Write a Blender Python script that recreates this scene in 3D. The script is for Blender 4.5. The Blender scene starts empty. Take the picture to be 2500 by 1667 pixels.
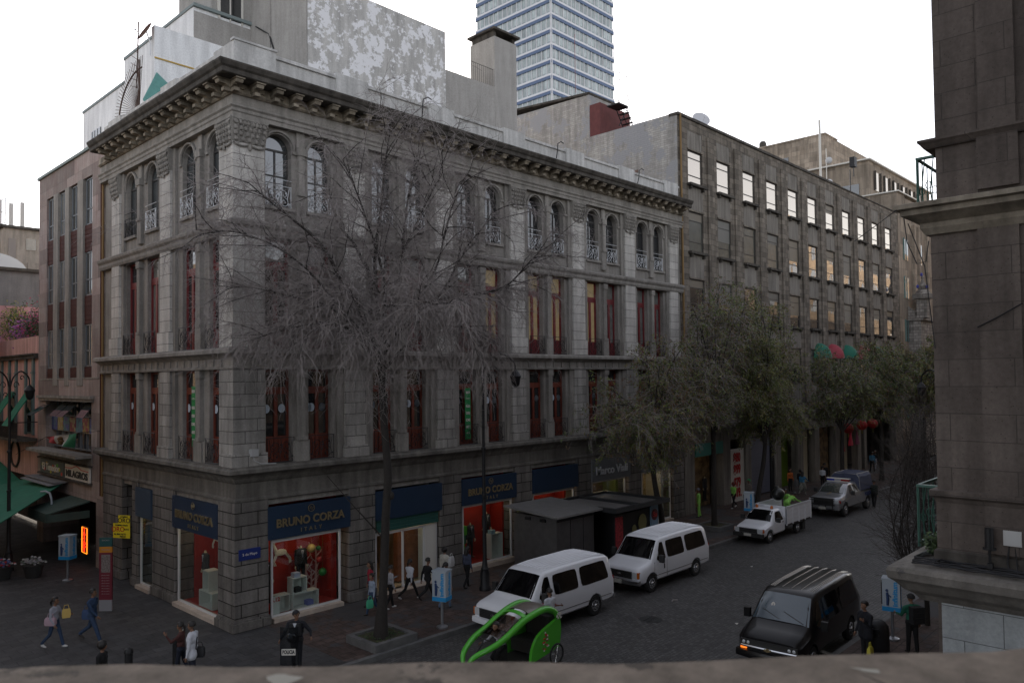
import bpy, bmesh, math, random
import numpy as np
from mathutils import Vector, Matrix, Euler
from math import sin, cos, pi, radians, sqrt, atan2
sc = bpy.context.scene
COL = sc.collection
random.seed(5)
# ---------------------------------------------------------------- camera
CAM = Vector((-12.695, -25.429, 8.6))
_y, _p, _r = radians(43.685), radians(1.656), radians(-0.662)
FW = Vector((cos(_y)*cos(_p), sin(_y)*cos(_p), sin(_p)))
RT = Vector((sin(_y), -cos(_y), 0)); UP = RT.cross(FW)
RT, UP = RT*cos(_r)+UP*sin(_r), UP*cos(_r)-RT*sin(_r)
cd = bpy.data.cameras.new('camera'); cam = bpy.data.objects.new('camera', cd); COL.objects.link(cam)
m = Matrix((RT, UP, -FW)).transposed().to_4x4(); m.translation = CAM
cam.matrix_world = m
cd.sensor_width = 36; cd.lens = 36*1873.85/2500; cd.shift_y = 36.77/2500
cd.clip_start = 0.05; cd.clip_end = 3000
cd.dof.use_dof = True; cd.dof.focus_distance = 30; cd.dof.aperture_fstop = 5.6
sc.camera = cam
# ---------------------------------------------------------------- light
SUN_AZ, SUN_EL = radians(52), radians(15)      # low sun, ahead and behind the buildings
w = bpy.data.worlds.new('World'); sc.world = w; w.use_nodes = True
nt = w.node_tree; bg = nt.nodes['Background']
sky = nt.nodes.new('ShaderNodeTexSky'); sky.sky_type = 'NISHITA'; sky.sun_disc = False
sky.sun_elevation = SUN_EL; sky.sun_rotation = pi/2-SUN_AZ
sky.air_density = 1.0; sky.dust_density = 4.0; sky.ozone_density = 1.0; sky.altitude = 2200
hs = nt.nodes.new('ShaderNodeHueSaturation'); hs.inputs['Saturation'].default_value = .35   # thin bright overcast veil
nt.links.new(sky.outputs[0], hs.inputs['Color']); wb = nt.nodes.new('ShaderNodeVectorMath'); wb.operation = 'MULTIPLY'; wb.inputs[1].default_value = (1.035, .985, .965)   # warm dusk veil
nt.links.new(hs.outputs[0], wb.inputs[0]); nt.links.new(wb.outputs[0], bg.inputs[0]); bg.inputs[1].default_value = 0.15
sd = bpy.data.lights.new('sun', 'SUN'); sd.energy = 2.0; sd.angle = radians(0.5); sd.color = (1, .86, .68)
so = bpy.data.objects.new('sun', sd); COL.objects.link(so)
so.rotation_euler = Vector((cos(SUN_AZ)*cos(SUN_EL), sin(SUN_AZ)*cos(SUN_EL), sin(SUN_EL))).to_track_quat('Z', 'Y').to_euler()
sc.view_settings.view_transform = 'Standard'; sc.view_settings.look = 'None'
sc.view_settings.gamma = 1; sc.view_settings.exposure = 1.3
# ---------------------------------------------------------------- helpers
class MB:
    def __init__(s, tf=None): s.V=[]; s.F=[]; s.M=[]; s.tf=tf
    def add(s, vs, fs, m=0):
        n=len(s.V)
        s.V += [tuple(s.tf(*v)) if s.tf else tuple(v) for v in vs]
        for f in fs: s.F.append(tuple(i+n for i in f)); s.M.append(m)
    def box(s,x0,x1,y0,y1,z0,z1,m=0):
        s.add([(x0,y0,z0),(x1,y0,z0),(x1,y1,z0),(x0,y1,z0),(x0,y0,z1),(x1,y0,z1),(x1,y1,z1),(x0,y1,z1)],
              [(0,3,2,1),(4,5,6,7),(0,1,5,4),(1,2,6,5),(2,3,7,6),(3,0,4,7)],m)
    def hexa(s,p,m=0): s.add(p,[(0,3,2,1),(4,5,6,7),(0,1,5,4),(1,2,6,5),(2,3,7,6),(3,0,4,7)],m)
    def prism(s,poly,a,b,ax='y',m=0):
        n=len(poly)
        f={'y':lambda p,t:(p[0],t,p[1]),'x':lambda p,t:(t,p[0],p[1]),'z':lambda p,t:(p[0],p[1],t)}[ax]
        s.add([f(p,a) for p in poly]+[f(p,b) for p in poly],[tuple(range(n)),tuple(range(2*n-1,n-1,-1))]+[(i,(i+1)%n,n+(i+1)%n,n+i) for i in range(n)],m)
    def tube(s,pts,r,n=6,m=0,cap=True):
        pts=[Vector(p) for p in pts]; k=len(pts)
        if not hasattr(r,'__len__'): r=[r]*k
        vs=[]; up=None
        for i in range(k):
            d=(pts[min(i+1,k-1)]-pts[max(i-1,0)])
            if d.length<1e-9: d=Vector((0,0,1))
            d.normalize()
            if up is None:
                up=Vector((0,0,1)) if abs(d.z)<.9 else Vector((1,0,0))
            a=d.cross(up)
            if a.length<1e-6: a=d.orthogonal()
            a.normalize(); b=d.cross(a); up=-b
            for j in range(n):
                t=2*pi*j/n; vs.append(pts[i]+(a*cos(t)+b*sin(t))*r[i])
        fs=[(i*n+j,i*n+(j+1)%n,(i+1)*n+(j+1)%n,(i+1)*n+j) for i in range(k-1) for j in range(n)]
        if cap: fs+=[tuple(range(n-1,-1,-1)),tuple(range((k-1)*n,k*n))]
        s.add(vs,fs,m)
    def cyl(s,p0,p1,r0,r1=None,n=12,m=0): s.tube([p0,p1],[r0,r0 if r1 is None else r1],n,m)
    def lathe(s,c,prof,n=16,m=0):
        vs=[];k=len(prof)
        for r,z in prof:
            for j in range(n): t=2*pi*j/n; vs.append((c[0]+r*cos(t),c[1]+r*sin(t),c[2]+z))
        fs=[(i*n+j,i*n+(j+1)%n,(i+1)*n+(j+1)%n,(i+1)*n+j) for i in range(k-1) for j in range(n)]
        fs+=[tuple(range(n-1,-1,-1)),tuple(range((k-1)*n,k*n))]
        s.add(vs,fs,m)
    def ell(s,c,r,n=10,k=6,m=0,rot=None):
        if not hasattr(r,'__len__'): r=(r,r,r)
        vs=[]
        for i in range(k+1):
            ph=-pi/2+pi*i/k
            for j in range(n):
                t=2*pi*j/n; v=Vector((r[0]*cos(ph)*cos(t),r[1]*cos(ph)*sin(t),r[2]*sin(ph)))
                if rot: v=rot@v
                vs.append(v+Vector(c))
        s.add(vs,[(i*n+j,i*n+(j+1)%n,(i+1)*n+(j+1)%n,(i+1)*n+j) for i in range(k) for j in range(n)],m)
    def loft(s,rings,m=0,cap=True,closed=True):
        n=len(rings[0]);k=len(rings); vs=[v for r in rings for v in r]
        e=n if closed else n-1
        fs=[(i*n+j,i*n+(j+1)%n,(i+1)*n+(j+1)%n,(i+1)*n+j) for i in range(k-1) for j in range(e)]
        if cap: fs+=[tuple(range(n-1,-1,-1)),tuple(range((k-1)*n,k*n))]
        s.add(vs,fs,m)
    def poly(s,pts,m=0): s.add(pts,[tuple(range(len(pts)))],m)
    def sweep(s,prof,path,m=0):
        # profile [(outward,z)] swept along a plan path of (x,y) with mitred corners; outward is to the right of travel
        rings=[]; P=[Vector(p) for p in path]
        for i,p in enumerate(P):
            d0=(P[i]-P[i-1]).normalized() if i>0 else None
            d1=(P[i+1]-P[i]).normalized() if i<len(P)-1 else None
            n0=Vector((d0.y,-d0.x)) if d0 else None; n1=Vector((d1.y,-d1.x)) if d1 else None
            if n0 and n1:
                n=n0+n1; n=n/(n.length_squared/2) if n.length>1e-6 else n0
            else: n=n0 or n1
            rings.append([(p.x+n.x*o,p.y+n.y*o,z) for o,z in prof])
        s.loft(rings,m)
    def build(s,name,mats,parent=None,world=True,smooth=0,label=None):
        me=bpy.data.meshes.new(name); V=s.V
        if parent and world:
            inv=WM(parent).inverted(); V=[tuple(inv@Vector(v)) for v in V]
        me.from_pydata(V,[],s.F)
        if not isinstance(mats,(list,tuple)): mats=[mats]
        for q in mats: me.materials.append(q)
        me.polygons.foreach_set('material_index',s.M)
        bm=bmesh.new(); bm.from_mesh(me); bmesh.ops.remove_doubles(bm,verts=bm.verts,dist=1e-6) if smooth else None
        bmesh.ops.recalc_face_normals(bm,faces=bm.faces); bm.to_mesh(me); bm.free()
        if smooth:
            me.polygons.foreach_set('use_smooth',[True]*len(me.polygons)); me.set_sharp_from_angle(angle=radians(smooth))
        o=bpy.data.objects.new(name,me); COL.objects.link(o); o.parent=parent
        if label: o['label']=label
        return o
def WM(o):
    L=Matrix.LocRotScale(o.location,o.rotation_euler,o.scale)
    return WM(o.parent)@L if o.parent else L
def thing(name,label,cat,loc=(0,0,0),rz=0,group=None):
    o=bpy.data.objects.new(name,None); COL.objects.link(o); o.empty_display_size=.3
    o.location=loc; o.rotation_euler=(0,0,rz); o['label']=label; o['category']=cat
    if group: o['group']=group
    return o
def tag(o,label,cat,group=None):
    o['label']=label; o['category']=cat
    if group: o['group']=group
    return o
def struct(o): o['kind']='structure'; return o
def copy_tree(o,parent=None):
    c=o.copy(); COL.objects.link(c); c.parent=parent
    for ch in o.children: copy_tree(ch,c)
    return c
def retag(o,label,group=None):
    o['label']=label
    if group: o['group']=group
    return o
def text_mesh(txt,size,depth=.01,bold=0.0,sx=1,spacing=1):
    cu=bpy.data.curves.new('t','FONT'); cu.body=txt; cu.size=size; cu.extrude=depth; cu.offset=bold
    cu.align_x='CENTER'; cu.align_y='CENTER'; cu.space_character=spacing; cu.resolution_u=3
    o=bpy.data.objects.new('t',cu); me=bpy.data.meshes.new_from_object(o)
    V=[(v.co.x*sx,v.co.y,v.co.z) for v in me.vertices]; F=[tuple(p.vertices) for p in me.polygons]
    bpy.data.objects.remove(o); bpy.data.curves.remove(cu); bpy.data.meshes.remove(me)
    return V,F
def put_text(mb,txt,size,org,ux,uy,m=0,depth=.01,bold=0,sx=1,spacing=1,fit=None):
    V,F=text_mesh(txt,size,depth,bold,sx,spacing)
    if fit and V:
        wd=max(v[0] for v in V)-min(v[0] for v in V); k=fit/wd; V=[(v[0]*k,v[1],v[2]) for v in V]
    o=Vector(org); a=Vector(ux); b=Vector(uy); n=a.cross(b)
    mb.add([o+a*v[0]+b*v[1]+n*v[2] for v in V],F,m)
XR=((1,0,0),(0,0,1))            # text on a wall facing -Y
XL=((0,-1,0),(0,0,1))           # text on a wall facing -X
# ---------------------------------------------------------------- materials
MATS={}
def newmat(name):
    m=bpy.data.materials.new(name); m.use_nodes=True; MATS[name]=m
    return m,m.node_tree,m.node_tree.nodes['Principled BSDF']
def pm(name,col,rough=.6,metal=0,spec=.5,emit=None,es=0,coat=0,var=0,vs=3,bump=0,bs=40,alpha=1,obj=False):
    m,nt,b=newmat(name); N=nt.nodes.new; L=nt.links.new
    c=(*col,1); b.inputs['Base Color'].default_value=c; b.inputs['Roughness'].default_value=rough
    b.inputs['Metallic'].default_value=metal; b.inputs['Specular IOR Level'].default_value=spec
    b.inputs['Coat Weight'].default_value=coat; b.inputs['Coat Roughness'].default_value=.05
    b.inputs['Alpha'].default_value=alpha
    if emit: b.inputs['Emission Color'].default_value=(*emit,1); b.inputs['Emission Strength'].default_value=es
    if var or bump:
        if obj:
            tc=N('ShaderNodeTexCoord'); co=tc.outputs['Object']
        else:
            g=N('ShaderNodeNewGeometry'); co=g.outputs['Position']
    if var:
        t=N('ShaderNodeTexNoise'); t.inputs['Scale'].default_value=vs; t.inputs['Detail'].default_value=6; t.inputs['Roughness'].default_value=.65
        L(co,t.inputs['Vector'])
        r=N('ShaderNodeMapRange'); r.inputs[1].default_value=.3; r.inputs[2].default_value=.7; r.inputs[3].default_value=1-var; r.inputs[4].default_value=1+var*.6
        L(t.outputs[0],r.inputs[0])
        mx=N('ShaderNodeVectorMath'); mx.operation='SCALE'; mx.inputs[0].default_value=col; L(r.outputs[0],mx.inputs['Scale']); L(mx.outputs[0],b.inputs['Base Color'])
    if bump:
        t2=N('ShaderNodeTexNoise'); t2.inputs['Scale'].default_value=bs; t2.inputs['Detail'].default_value=4; L(co,t2.inputs['Vector'])
        bp=N('ShaderNodeBump'); bp.inputs['Strength'].default_value=bump; bp.inputs['Distance'].default_value=.02; L(t2.outputs[0],bp.inputs['Height']); L(bp.outputs[0],b.inputs['Normal'])
    return m
def stone(name,c1,c2,brick=None,mortar=(.05,.05,.05),msize=.02,blockvar=.5,rough=.88,bump=.4,patch=None,patchc=(.5,.5,.5),pth=.6,streak=.35,horiz=False,off=.5,specks=0,pscale=1.2,swap=False):
    m,nt,b=newmat(name); N=nt.nodes.new; L=nt.links.new
    b.inputs['Roughness'].default_value=rough; b.inputs['Specular IOR Level'].default_value=.25
    g=N('ShaderNodeNewGeometry'); sp=N('ShaderNodeSeparateXYZ'); L(g.outputs['Position'],sp.inputs[0])
    ad=N('ShaderNodeMath'); ad.operation='ADD'; L(sp.outputs[0],ad.inputs[0]); L(sp.outputs[1],ad.inputs[1])
    cb=N('ShaderNodeCombineXYZ'); L(ad.outputs[0],cb.inputs[0]); L(sp.outputs[2],cb.inputs[1])
    if swap: L(sp.outputs[0],cb.inputs[0]); L(sp.outputs[1],cb.inputs[1])
    big=N('ShaderNodeTexNoise'); big.inputs['Scale'].default_value=.9; big.inputs['Detail'].default_value=8; big.inputs['Roughness'].default_value=.7; L(g.outputs['Position'],big.inputs['Vector'])
    # vertical rain streaks
    ms=N('ShaderNodeMapping'); ms.inputs['Scale'].default_value=(3.2,3.2,.35); L(g.outputs['Position'],ms.inputs[0])
    st=N('ShaderNodeTexNoise'); st.inputs['Scale'].default_value=1; st.inputs['Detail'].default_value=5; L(ms.outputs[0],st.inputs['Vector'])
    rp=N('ShaderNodeValToRGB'); rp.color_ramp.elements[0].position=.3; rp.color_ramp.elements[1].position=.72
    rp.color_ramp.elements[0].color=(*c1,1); rp.color_ramp.elements[1].color=(*c2,1); L(big.outputs[0],rp.inputs[0])
    col=rp.outputs[0]; hgt=None
    def mul(a,fac_out,lo,hi,f0=.3,f1=.7):
        r=N('ShaderNodeMapRange'); r.inputs[1].default_value=f0; r.inputs[2].default_value=f1; r.inputs[3].default_value=lo; r.inputs[4].default_value=hi; L(fac_out,r.inputs[0])
        x=N('ShaderNodeVectorMath'); x.operation='SCALE'; L(a,x.inputs[0]); L(r.outputs[0],x.inputs['Scale']); return x.outputs[0]
    col=mul(col,st.outputs[0],1-streak,1+streak*.5)
    fine=N('ShaderNodeTexNoise'); fine.inputs['Scale'].default_value=14; fine.inputs['Detail'].default_value=6; fine.inputs['Roughness'].default_value=.75; L(g.outputs['Position'],fine.inputs['Vector'])
    col=mul(col,fine.outputs[0],.82,1.15)
    if brick:
        bt=N('ShaderNodeTexBrick'); bt.inputs['Scale'].default_value=1; bt.inputs['Brick Width'].default_value=brick[0]; bt.inputs['Row Height'].default_value=brick[1]
        bt.inputs['Mortar Size'].default_value=msize; bt.inputs['Mortar Smooth'].default_value=.3; bt.offset=off
        bt.inputs['Color1'].default_value=(1-blockvar,)*3+(1,); bt.inputs['Color2'].default_value=(1+blockvar*.35,)*3+(1,); bt.inputs['Mortar'].default_value=(1,1,1,1)
        L(cb.outputs[0],bt.inputs['Vector'])
        x=N('ShaderNodeVectorMath'); x.operation='MULTIPLY'; L(col,x.inputs[0]); L(bt.outputs['Color'],x.inputs[1])
        mx=N('ShaderNodeMix'); mx.data_type='RGBA'; L(bt.outputs['Fac'],mx.inputs[0]); L(x.outputs[0],mx.inputs[6]); mx.inputs[7].default_value=(*mortar,1); col=mx.outputs[2]
    if patch:
        pn=N('ShaderNodeTexNoise'); pn.inputs['Scale'].default_value=pscale; pn.inputs['Detail'].default_value=10; pn.inputs['Roughness'].default_value=.72; L(g.outputs['Position'],pn.inputs['Vector'])
        cr=N('ShaderNodeMapRange'); cr.inputs[1].default_value=pth; cr.inputs[2].default_value=pth+.03; L(pn.outputs[0],cr.inputs[0])
        mx=N('ShaderNodeMix'); mx.data_type='RGBA'; L(cr.outputs[0],mx.inputs[0]); L(col,mx.inputs[6]); mx.inputs[7].default_value=(*patchc,1); col=mx.outputs[2]
    if specks:
        vn=N('ShaderNodeTexVoronoi'); vn.inputs['Scale'].default_value=specks; L(g.outputs['Position'],vn.inputs['Vector'])
        rr=N('ShaderNodeMapRange'); rr.inputs[1].default_value=.06; rr.inputs[2].default_value=.14; rr.inputs[3].default_value=.45; rr.inputs[4].default_value=1; L(vn.outputs[0],rr.inputs[0])
        x=N('ShaderNodeVectorMath'); x.operation='SCALE'; L(col,x.inputs[0]); L(rr.outputs[0],x.inputs['Scale']); col=x.outputs[0]
    L(col,b.inputs['Base Color'])
    bp=N('ShaderNodeBump'); bp.inputs['Strength'].default_value=bump; bp.inputs['Distance'].default_value=.02; L(fine.outputs[0],bp.inputs['Height'])
    if brick:
        bp2=N('ShaderNodeBump'); bp2.invert=True; bp2.inputs['Strength'].default_value=.7; bp2.inputs['Distance'].default_value=.03; L(bt.outputs['Fac'],bp2.inputs['Height']); L(bp.outputs[0],bp2.inputs['Normal']); L(bp2.outputs[0],b.inputs['Normal'])
    else: L(bp.outputs[0],b.inputs['Normal'])
    return m
def glassmat(name,tint=(.02,.022,.025),refl=.12,rough=.03,var=0):
    # opaque dark room seen behind a reflecting pane
    m,nt,b=newmat(name); b.inputs['Base Color'].default_value=(*tint,1); b.inputs['Roughness'].default_value=rough
    b.inputs['IOR'].default_value=1.5+refl*3; b.inputs['Specular IOR Level'].default_value=.5
    N=nt.nodes.new; L=nt.links.new
    tx=N('ShaderNodeTexNoise'); tx.inputs['Scale'].default_value=.8; tx.inputs['Detail'].default_value=1
    g=N('ShaderNodeNewGeometry'); L(g.outputs['Position'],tx.inputs['Vector'])
    bp=N('ShaderNodeBump'); bp.inputs['Strength'].default_value=.06; bp.inputs['Distance'].default_value=.1; L(tx.outputs[0],bp.inputs['Height']); L(bp.outputs[0],b.inputs['Normal'])
    return m
def clearglass(name,tint=(.9,.95,.95),f=.05):
    m=bpy.data.materials.new(name); m.use_nodes=True; nt=m.node_tree; nt.nodes.clear(); N=nt.nodes.new; L=nt.links.new
    o=N('ShaderNodeOutputMaterial'); mx=N('ShaderNodeMixShader'); t=N('ShaderNodeBsdfTransparent'); t.inputs[0].default_value=(*tint,1)
    gl=N('ShaderNodeBsdfGlossy'); gl.inputs['Roughness'].default_value=.02; lw=N('ShaderNodeLayerWeight'); lw.inputs[0].default_value=.5
    p=N('ShaderNodeMath'); p.operation='POWER'; p.inputs[1].default_value=5; L(lw.outputs['Facing'],p.inputs[0])
    a=N('ShaderNodeMath'); a.operation='MULTIPLY_ADD'; a.inputs[1].default_value=.9; a.inputs[2].default_value=f; L(p.outputs[0],a.inputs[0])
    L(a.outputs[0],mx.inputs[0]); L(t.outputs[0],mx.inputs[1]); L(gl.outputs[0],mx.inputs[2]); L(mx.outputs[0],o.inputs[0]); return m
def emitmat(name,col,s):
    return pm(name,(.02,.02,.02),emit=col,es=s)
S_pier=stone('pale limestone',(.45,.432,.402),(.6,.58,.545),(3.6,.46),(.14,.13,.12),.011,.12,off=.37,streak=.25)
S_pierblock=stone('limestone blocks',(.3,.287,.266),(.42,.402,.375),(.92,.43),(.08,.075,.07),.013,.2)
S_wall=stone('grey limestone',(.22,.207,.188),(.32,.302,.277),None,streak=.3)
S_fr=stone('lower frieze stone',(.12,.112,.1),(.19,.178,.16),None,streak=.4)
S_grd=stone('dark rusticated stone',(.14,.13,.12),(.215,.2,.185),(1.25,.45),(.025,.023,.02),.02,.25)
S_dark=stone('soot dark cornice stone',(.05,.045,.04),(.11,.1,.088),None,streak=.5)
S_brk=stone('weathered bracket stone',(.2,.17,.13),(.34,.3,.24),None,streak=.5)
S_plast=stone('grey parapet plaster',(.46,.46,.452),(.6,.597,.588),None,streak=.3,patch=True,patchc=(.2,.2,.2),pth=.68)
# ================================================================ ground
AS=stone('cobbled asphalt',(.08,.078,.078),(.12,.117,.115),(.2,.13),(.05,.049,.048),.014,.35,rough=.55,swap=True,streak=.1)
ADK=stone('dark plaza paving',(.055,.055,.058),(.085,.085,.088),(.6,.4),(.03,.03,.032),.01,.25,rough=.7,swap=True,streak=.2)
PAVE=stone('red brown pavement',(.085,.062,.055),(.12,.088,.078),(.42,.42),(.035,.03,.028),.012,.25,swap=True,patch=True,patchc=(.07,.068,.07),pth=.52,pscale=.35)
KERB=pm('kerb stone',(.12,.12,.12),.85,var=.3)
mb=MB(); mb.poly([(-400,-400,-.16),(700,-400,-.16),(700,700,-.16),(-400,700,-.16)]); struct(mb.build('ground',ADK))
mb=MB(); mb.poly([(-90,-16,-.156),(300,-16,-.156),(300,-5.35,-.156),(-90,-5.35,-.156)]); struct(mb.build('road',AS))
# far pavement with the pedestrian street beside the corner building
mb=MB(); mb.box(.9,71.5,-5.35,.9,-.158,0.0); struct(mb.build('pavement',PAVE))
mb=MB(); mb.box(-12,.9,-5.35,60,-.158,-.002); struct(mb.build('plaza_pavement',ADK))
mb=MB(); mb.box(-12,71.5,-5.55,-5.35,-.155,.004); mb.box(71.5,71.7,-5.5,2,-.155,.004); struct(mb.build('kerb',KERB))
mb=MB(); mb.box(0,140,-21.9,-16.1,-.158,0.0); struct(mb.build('near_pavement',PAVE))
mb=MB(); mb.box(-.2,140,-16.1,-15.92,-.155,.004); struct(mb.build('near_kerb',KERB))
mb=MB(); mb.box(-40,-9.5,-24,-16.1,-.158,0.0); struct(mb.build('corner_pavement',PAVE))
mb=MB(); mb.prism([(11.0+.42*cos(i*pi/8),-9.6+.42*sin(i*pi/8)) for i in range(16)],-.15,-.147,'z')
for i in range(5): mb.box(10.7+i*.13,10.76+i*.13,-9.75,-9.45,-.146,-.142,1)
struct(mb.build('manhole_cover',[pm('cast iron',(.05,.05,.05),.5,.6),pm('iron slots',(.015,.015,.015),.8)]))
# ================================================================ main corner building
FR=lambda u,v,z:(u,v,z)          # right facade, facing -Y
FL=lambda u,v,z:(v,u,z)          # left facade, facing -X
WR=[(1.12+4.68*k+a,1.12+4.68*k+b) for k in range(6) for a,b in ((0,1.05),(1.73,2.75))]
WL=[(.95,2.06),(3.24,4.36),(6.7,7.81),(9.02,10.12)]
LR,LL=29.2,12.8
main=thing('stone_corner_building','four-storey grey limestone building on the street corner with arched top-floor windows and red frames','building',(0,0,0))
def solids(wins,end,a=0.0):
    out=[];u=a
    for s,e in wins: out.append((u,s)); u=e
    out.append((u,end)); return out
mw=MB(); 
PIERS={}
for tf,wins,end,openg in ((FR,WR,LR,[(1.15+4.68*k,4.6+4.68*k) for k in range(6)]),(FL,WL,LL,[(1.13,4.95),(7.14,8.66),(9.3,10.45)])):
    mw.tf=tf; a=0 if tf is FR else .5
    # upper storeys: solid between windows, lintels above
    for (z0,z1,zt) in ((5.66,9.05,9.45),(9.8,13.82,14.3)):
        for s,e in solids(wins,end,a): mw.box(s,e,0,.5,z0,z1,0)
        mw.box(a,end,0,.5,z1,zt,0)
    for s,e in solids(wins,end,a): mw.box(s,e,0,.5,14.94,17.14,0)
    mw.box(a,end,0,.5,14.3,14.94,0)
    for s,e in solids(wins,end,a): mw.box(s,e,0,.5,17.14,18.7,0)
    for s,e in wins:
        c=(s+e)/2; r=(e-s)/2
        arc=[(c-r*cos(pi*i/14),17.14+r*sin(pi*i/14)) for i in range(15)]
        mw.prism(arc+[(e,18.7),(s,18.7)],0,.5,'y',0)
        # archivolt and imposts
        ring=[(c-(r+.09)*cos(pi*i/14),-.05,17.14+(r+.09)*sin(pi*i/14)) for i in range(15)]
        mw.tube(ring,.055,5,0); mw.box(s-.22,s-.02,-.07,0,17.02,17.14,0); mw.box(e+.02,e+.22,-.07,0,17.02,17.14,0)
    # mullion columns between the pair and pier pilasters
    sol=solids(wins,end,0)
    for i,(s,e) in enumerate(sol):
        c=(s+e)/2; h=(e-s)/2
        if i%2==1:   # slim column between paired windows
            for z0,z1 in ((6.55,8.75),(10.75,13.45),(15.6,17.0)):
                mw.box(c-.13,c+.13,-.16,0,z0,z1,0)
                mw.box(c-.19,c+.19,-.2,0,z1,z1+.28,0); mw.box(c-.18,c+.18,-.2,0,z0-.12,z0,0)
            mw.box(c-h,c+h,-.1,0,5.66,6.42,0); mw.box(c-.26,c+.26,-.16,0,5.66,6.4,0)
            mw.box(c-.24,c+.24,-.18,0,9.8,10.62,0); mw.box(c-.2,c+.2,-.14,0,14.5,15.48,0)
            mw.box(c-.17,c+.17,-.1,0,17.3,17.86,0)
        else:
            if i==0: ps,pe=(-.22,e-.12); 
            elif i==len(sol)-1: ps,pe=(c-.5,c+.4) if tf is FR else (c-1.0,c-.1)
            else: ps,pe=(c-.48,c+.48)
            PIERS.setdefault(tf,[]).append((i,ps,pe))
            if i>0:
                q=pe if tf is FL else pe
                mw.box(ps-.26,pe+.26,-.12,0,5.66,9.05,0); mw.box(ps-.26,pe+.26,-.12,0,9.8,13.8,0); mw.box(ps-.26,pe+.26,-.12,0,14.3,17.86,0)
    # ground floor: lintel over openings
    for s,e in openg: mw.box(s,e,.03,.7,4.2,4.4,0)
    # sills under the arched windows
    for s,e in wins: mw.box(s-.1,e+.1,-.12,.3,14.86,14.97,0)
wall=mw.build('wall',S_wall,main)
# rusticated pilasters (pale) above, blocks on the first floor, dark rustication on the ground floor
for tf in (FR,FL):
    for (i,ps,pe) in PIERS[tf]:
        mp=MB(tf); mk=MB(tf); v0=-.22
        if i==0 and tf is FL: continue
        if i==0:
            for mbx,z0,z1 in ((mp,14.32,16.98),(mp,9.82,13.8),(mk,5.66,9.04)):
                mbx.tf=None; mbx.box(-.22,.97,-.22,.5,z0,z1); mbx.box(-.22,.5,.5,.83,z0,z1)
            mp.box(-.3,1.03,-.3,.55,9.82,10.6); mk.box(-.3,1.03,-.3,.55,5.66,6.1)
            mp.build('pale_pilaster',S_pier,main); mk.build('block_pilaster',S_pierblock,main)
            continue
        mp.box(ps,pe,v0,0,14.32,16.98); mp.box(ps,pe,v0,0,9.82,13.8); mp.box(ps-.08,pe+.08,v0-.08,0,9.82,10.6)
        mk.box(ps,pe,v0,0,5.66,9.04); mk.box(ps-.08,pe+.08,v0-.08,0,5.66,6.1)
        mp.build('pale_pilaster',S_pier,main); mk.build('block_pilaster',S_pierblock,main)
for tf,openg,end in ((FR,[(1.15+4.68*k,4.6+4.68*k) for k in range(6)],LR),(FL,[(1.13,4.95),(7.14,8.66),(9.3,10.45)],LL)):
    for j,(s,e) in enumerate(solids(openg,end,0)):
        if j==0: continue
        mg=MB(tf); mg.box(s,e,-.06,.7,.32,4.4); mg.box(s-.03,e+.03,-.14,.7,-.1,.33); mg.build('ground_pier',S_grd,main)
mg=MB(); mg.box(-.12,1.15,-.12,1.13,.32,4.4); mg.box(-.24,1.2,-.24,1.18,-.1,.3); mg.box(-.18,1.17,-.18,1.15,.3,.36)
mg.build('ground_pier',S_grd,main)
# entablatures and cornices swept round the corner
PATH=[(0,LL),(0,0),(LR,0)]
def prof(zs): return zs
def cor(name,pr,mat,label=None):
    # path travels left facade -> corner -> right facade; outward is on the right-hand side
    q=MB(); q.sweep(pr,[(0,12.0),(0,0),(LR,0)] if name=='cornice' else PATH); return q.build(name,mat,main,label=label)
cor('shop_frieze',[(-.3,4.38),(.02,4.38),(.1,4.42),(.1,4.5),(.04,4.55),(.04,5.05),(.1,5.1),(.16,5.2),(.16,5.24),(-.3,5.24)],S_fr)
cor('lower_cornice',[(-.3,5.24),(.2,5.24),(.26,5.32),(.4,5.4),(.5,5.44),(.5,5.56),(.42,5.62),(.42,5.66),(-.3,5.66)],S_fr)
cor('middle_cornice',[(-.3,9.42),(.22,9.42),(.3,9.5),(.44,9.58),(.52,9.6),(.52,9.72),(.44,9.79),(-.3,9.81)],S_wall)
cor('upper_band',[(-.3,13.8),(.22,13.8),(.27,13.9),(.27,14.02),(.36,14.12),(.38,14.22),(.26,14.3),(-.3,14.31)],S_wall)
cor('architrave',[(-.3,17.86),(.26,17.86),(.26,18.0),(.3,18.04),(.3,18.14),(.36,18.2),(.36,18.24),(.24,18.3),(.24,18.62),(-.3,18.62)],S_wall)
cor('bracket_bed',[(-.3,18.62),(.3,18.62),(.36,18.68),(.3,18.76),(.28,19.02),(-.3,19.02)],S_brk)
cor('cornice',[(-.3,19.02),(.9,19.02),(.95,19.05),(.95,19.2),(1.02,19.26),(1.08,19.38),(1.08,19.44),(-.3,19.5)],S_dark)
cor('parapet',[(-.45,19.4),(.0,19.46),(.0,20.38),(.08,20.4),(.08,20.52),(-.5,20.52),(-.5,19.4)],S_plast)
def pblock(tf,*bs):
    q=MB(tf)
    for b in bs: q.box(*b)
    q.build('parapet_block',S_plast,main)
for tf,sol in ((FR,solids(WR,LR)),(FL,solids(WL,LL))):
    for i,(s,e) in enumerate(sol):
        if i%2==0 and i>0: c=(s+e)/2; pblock(tf,(c-.75,c+.75,-.1,.1,19.42,20.62))
pblock(None,(-.1,1.5,-.1,.1,19.42,20.62),(-.1,.1,.1,1.5,19.42,20.62),(-.14,1.55,-.14,.12,20.62,20.7))
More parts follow.
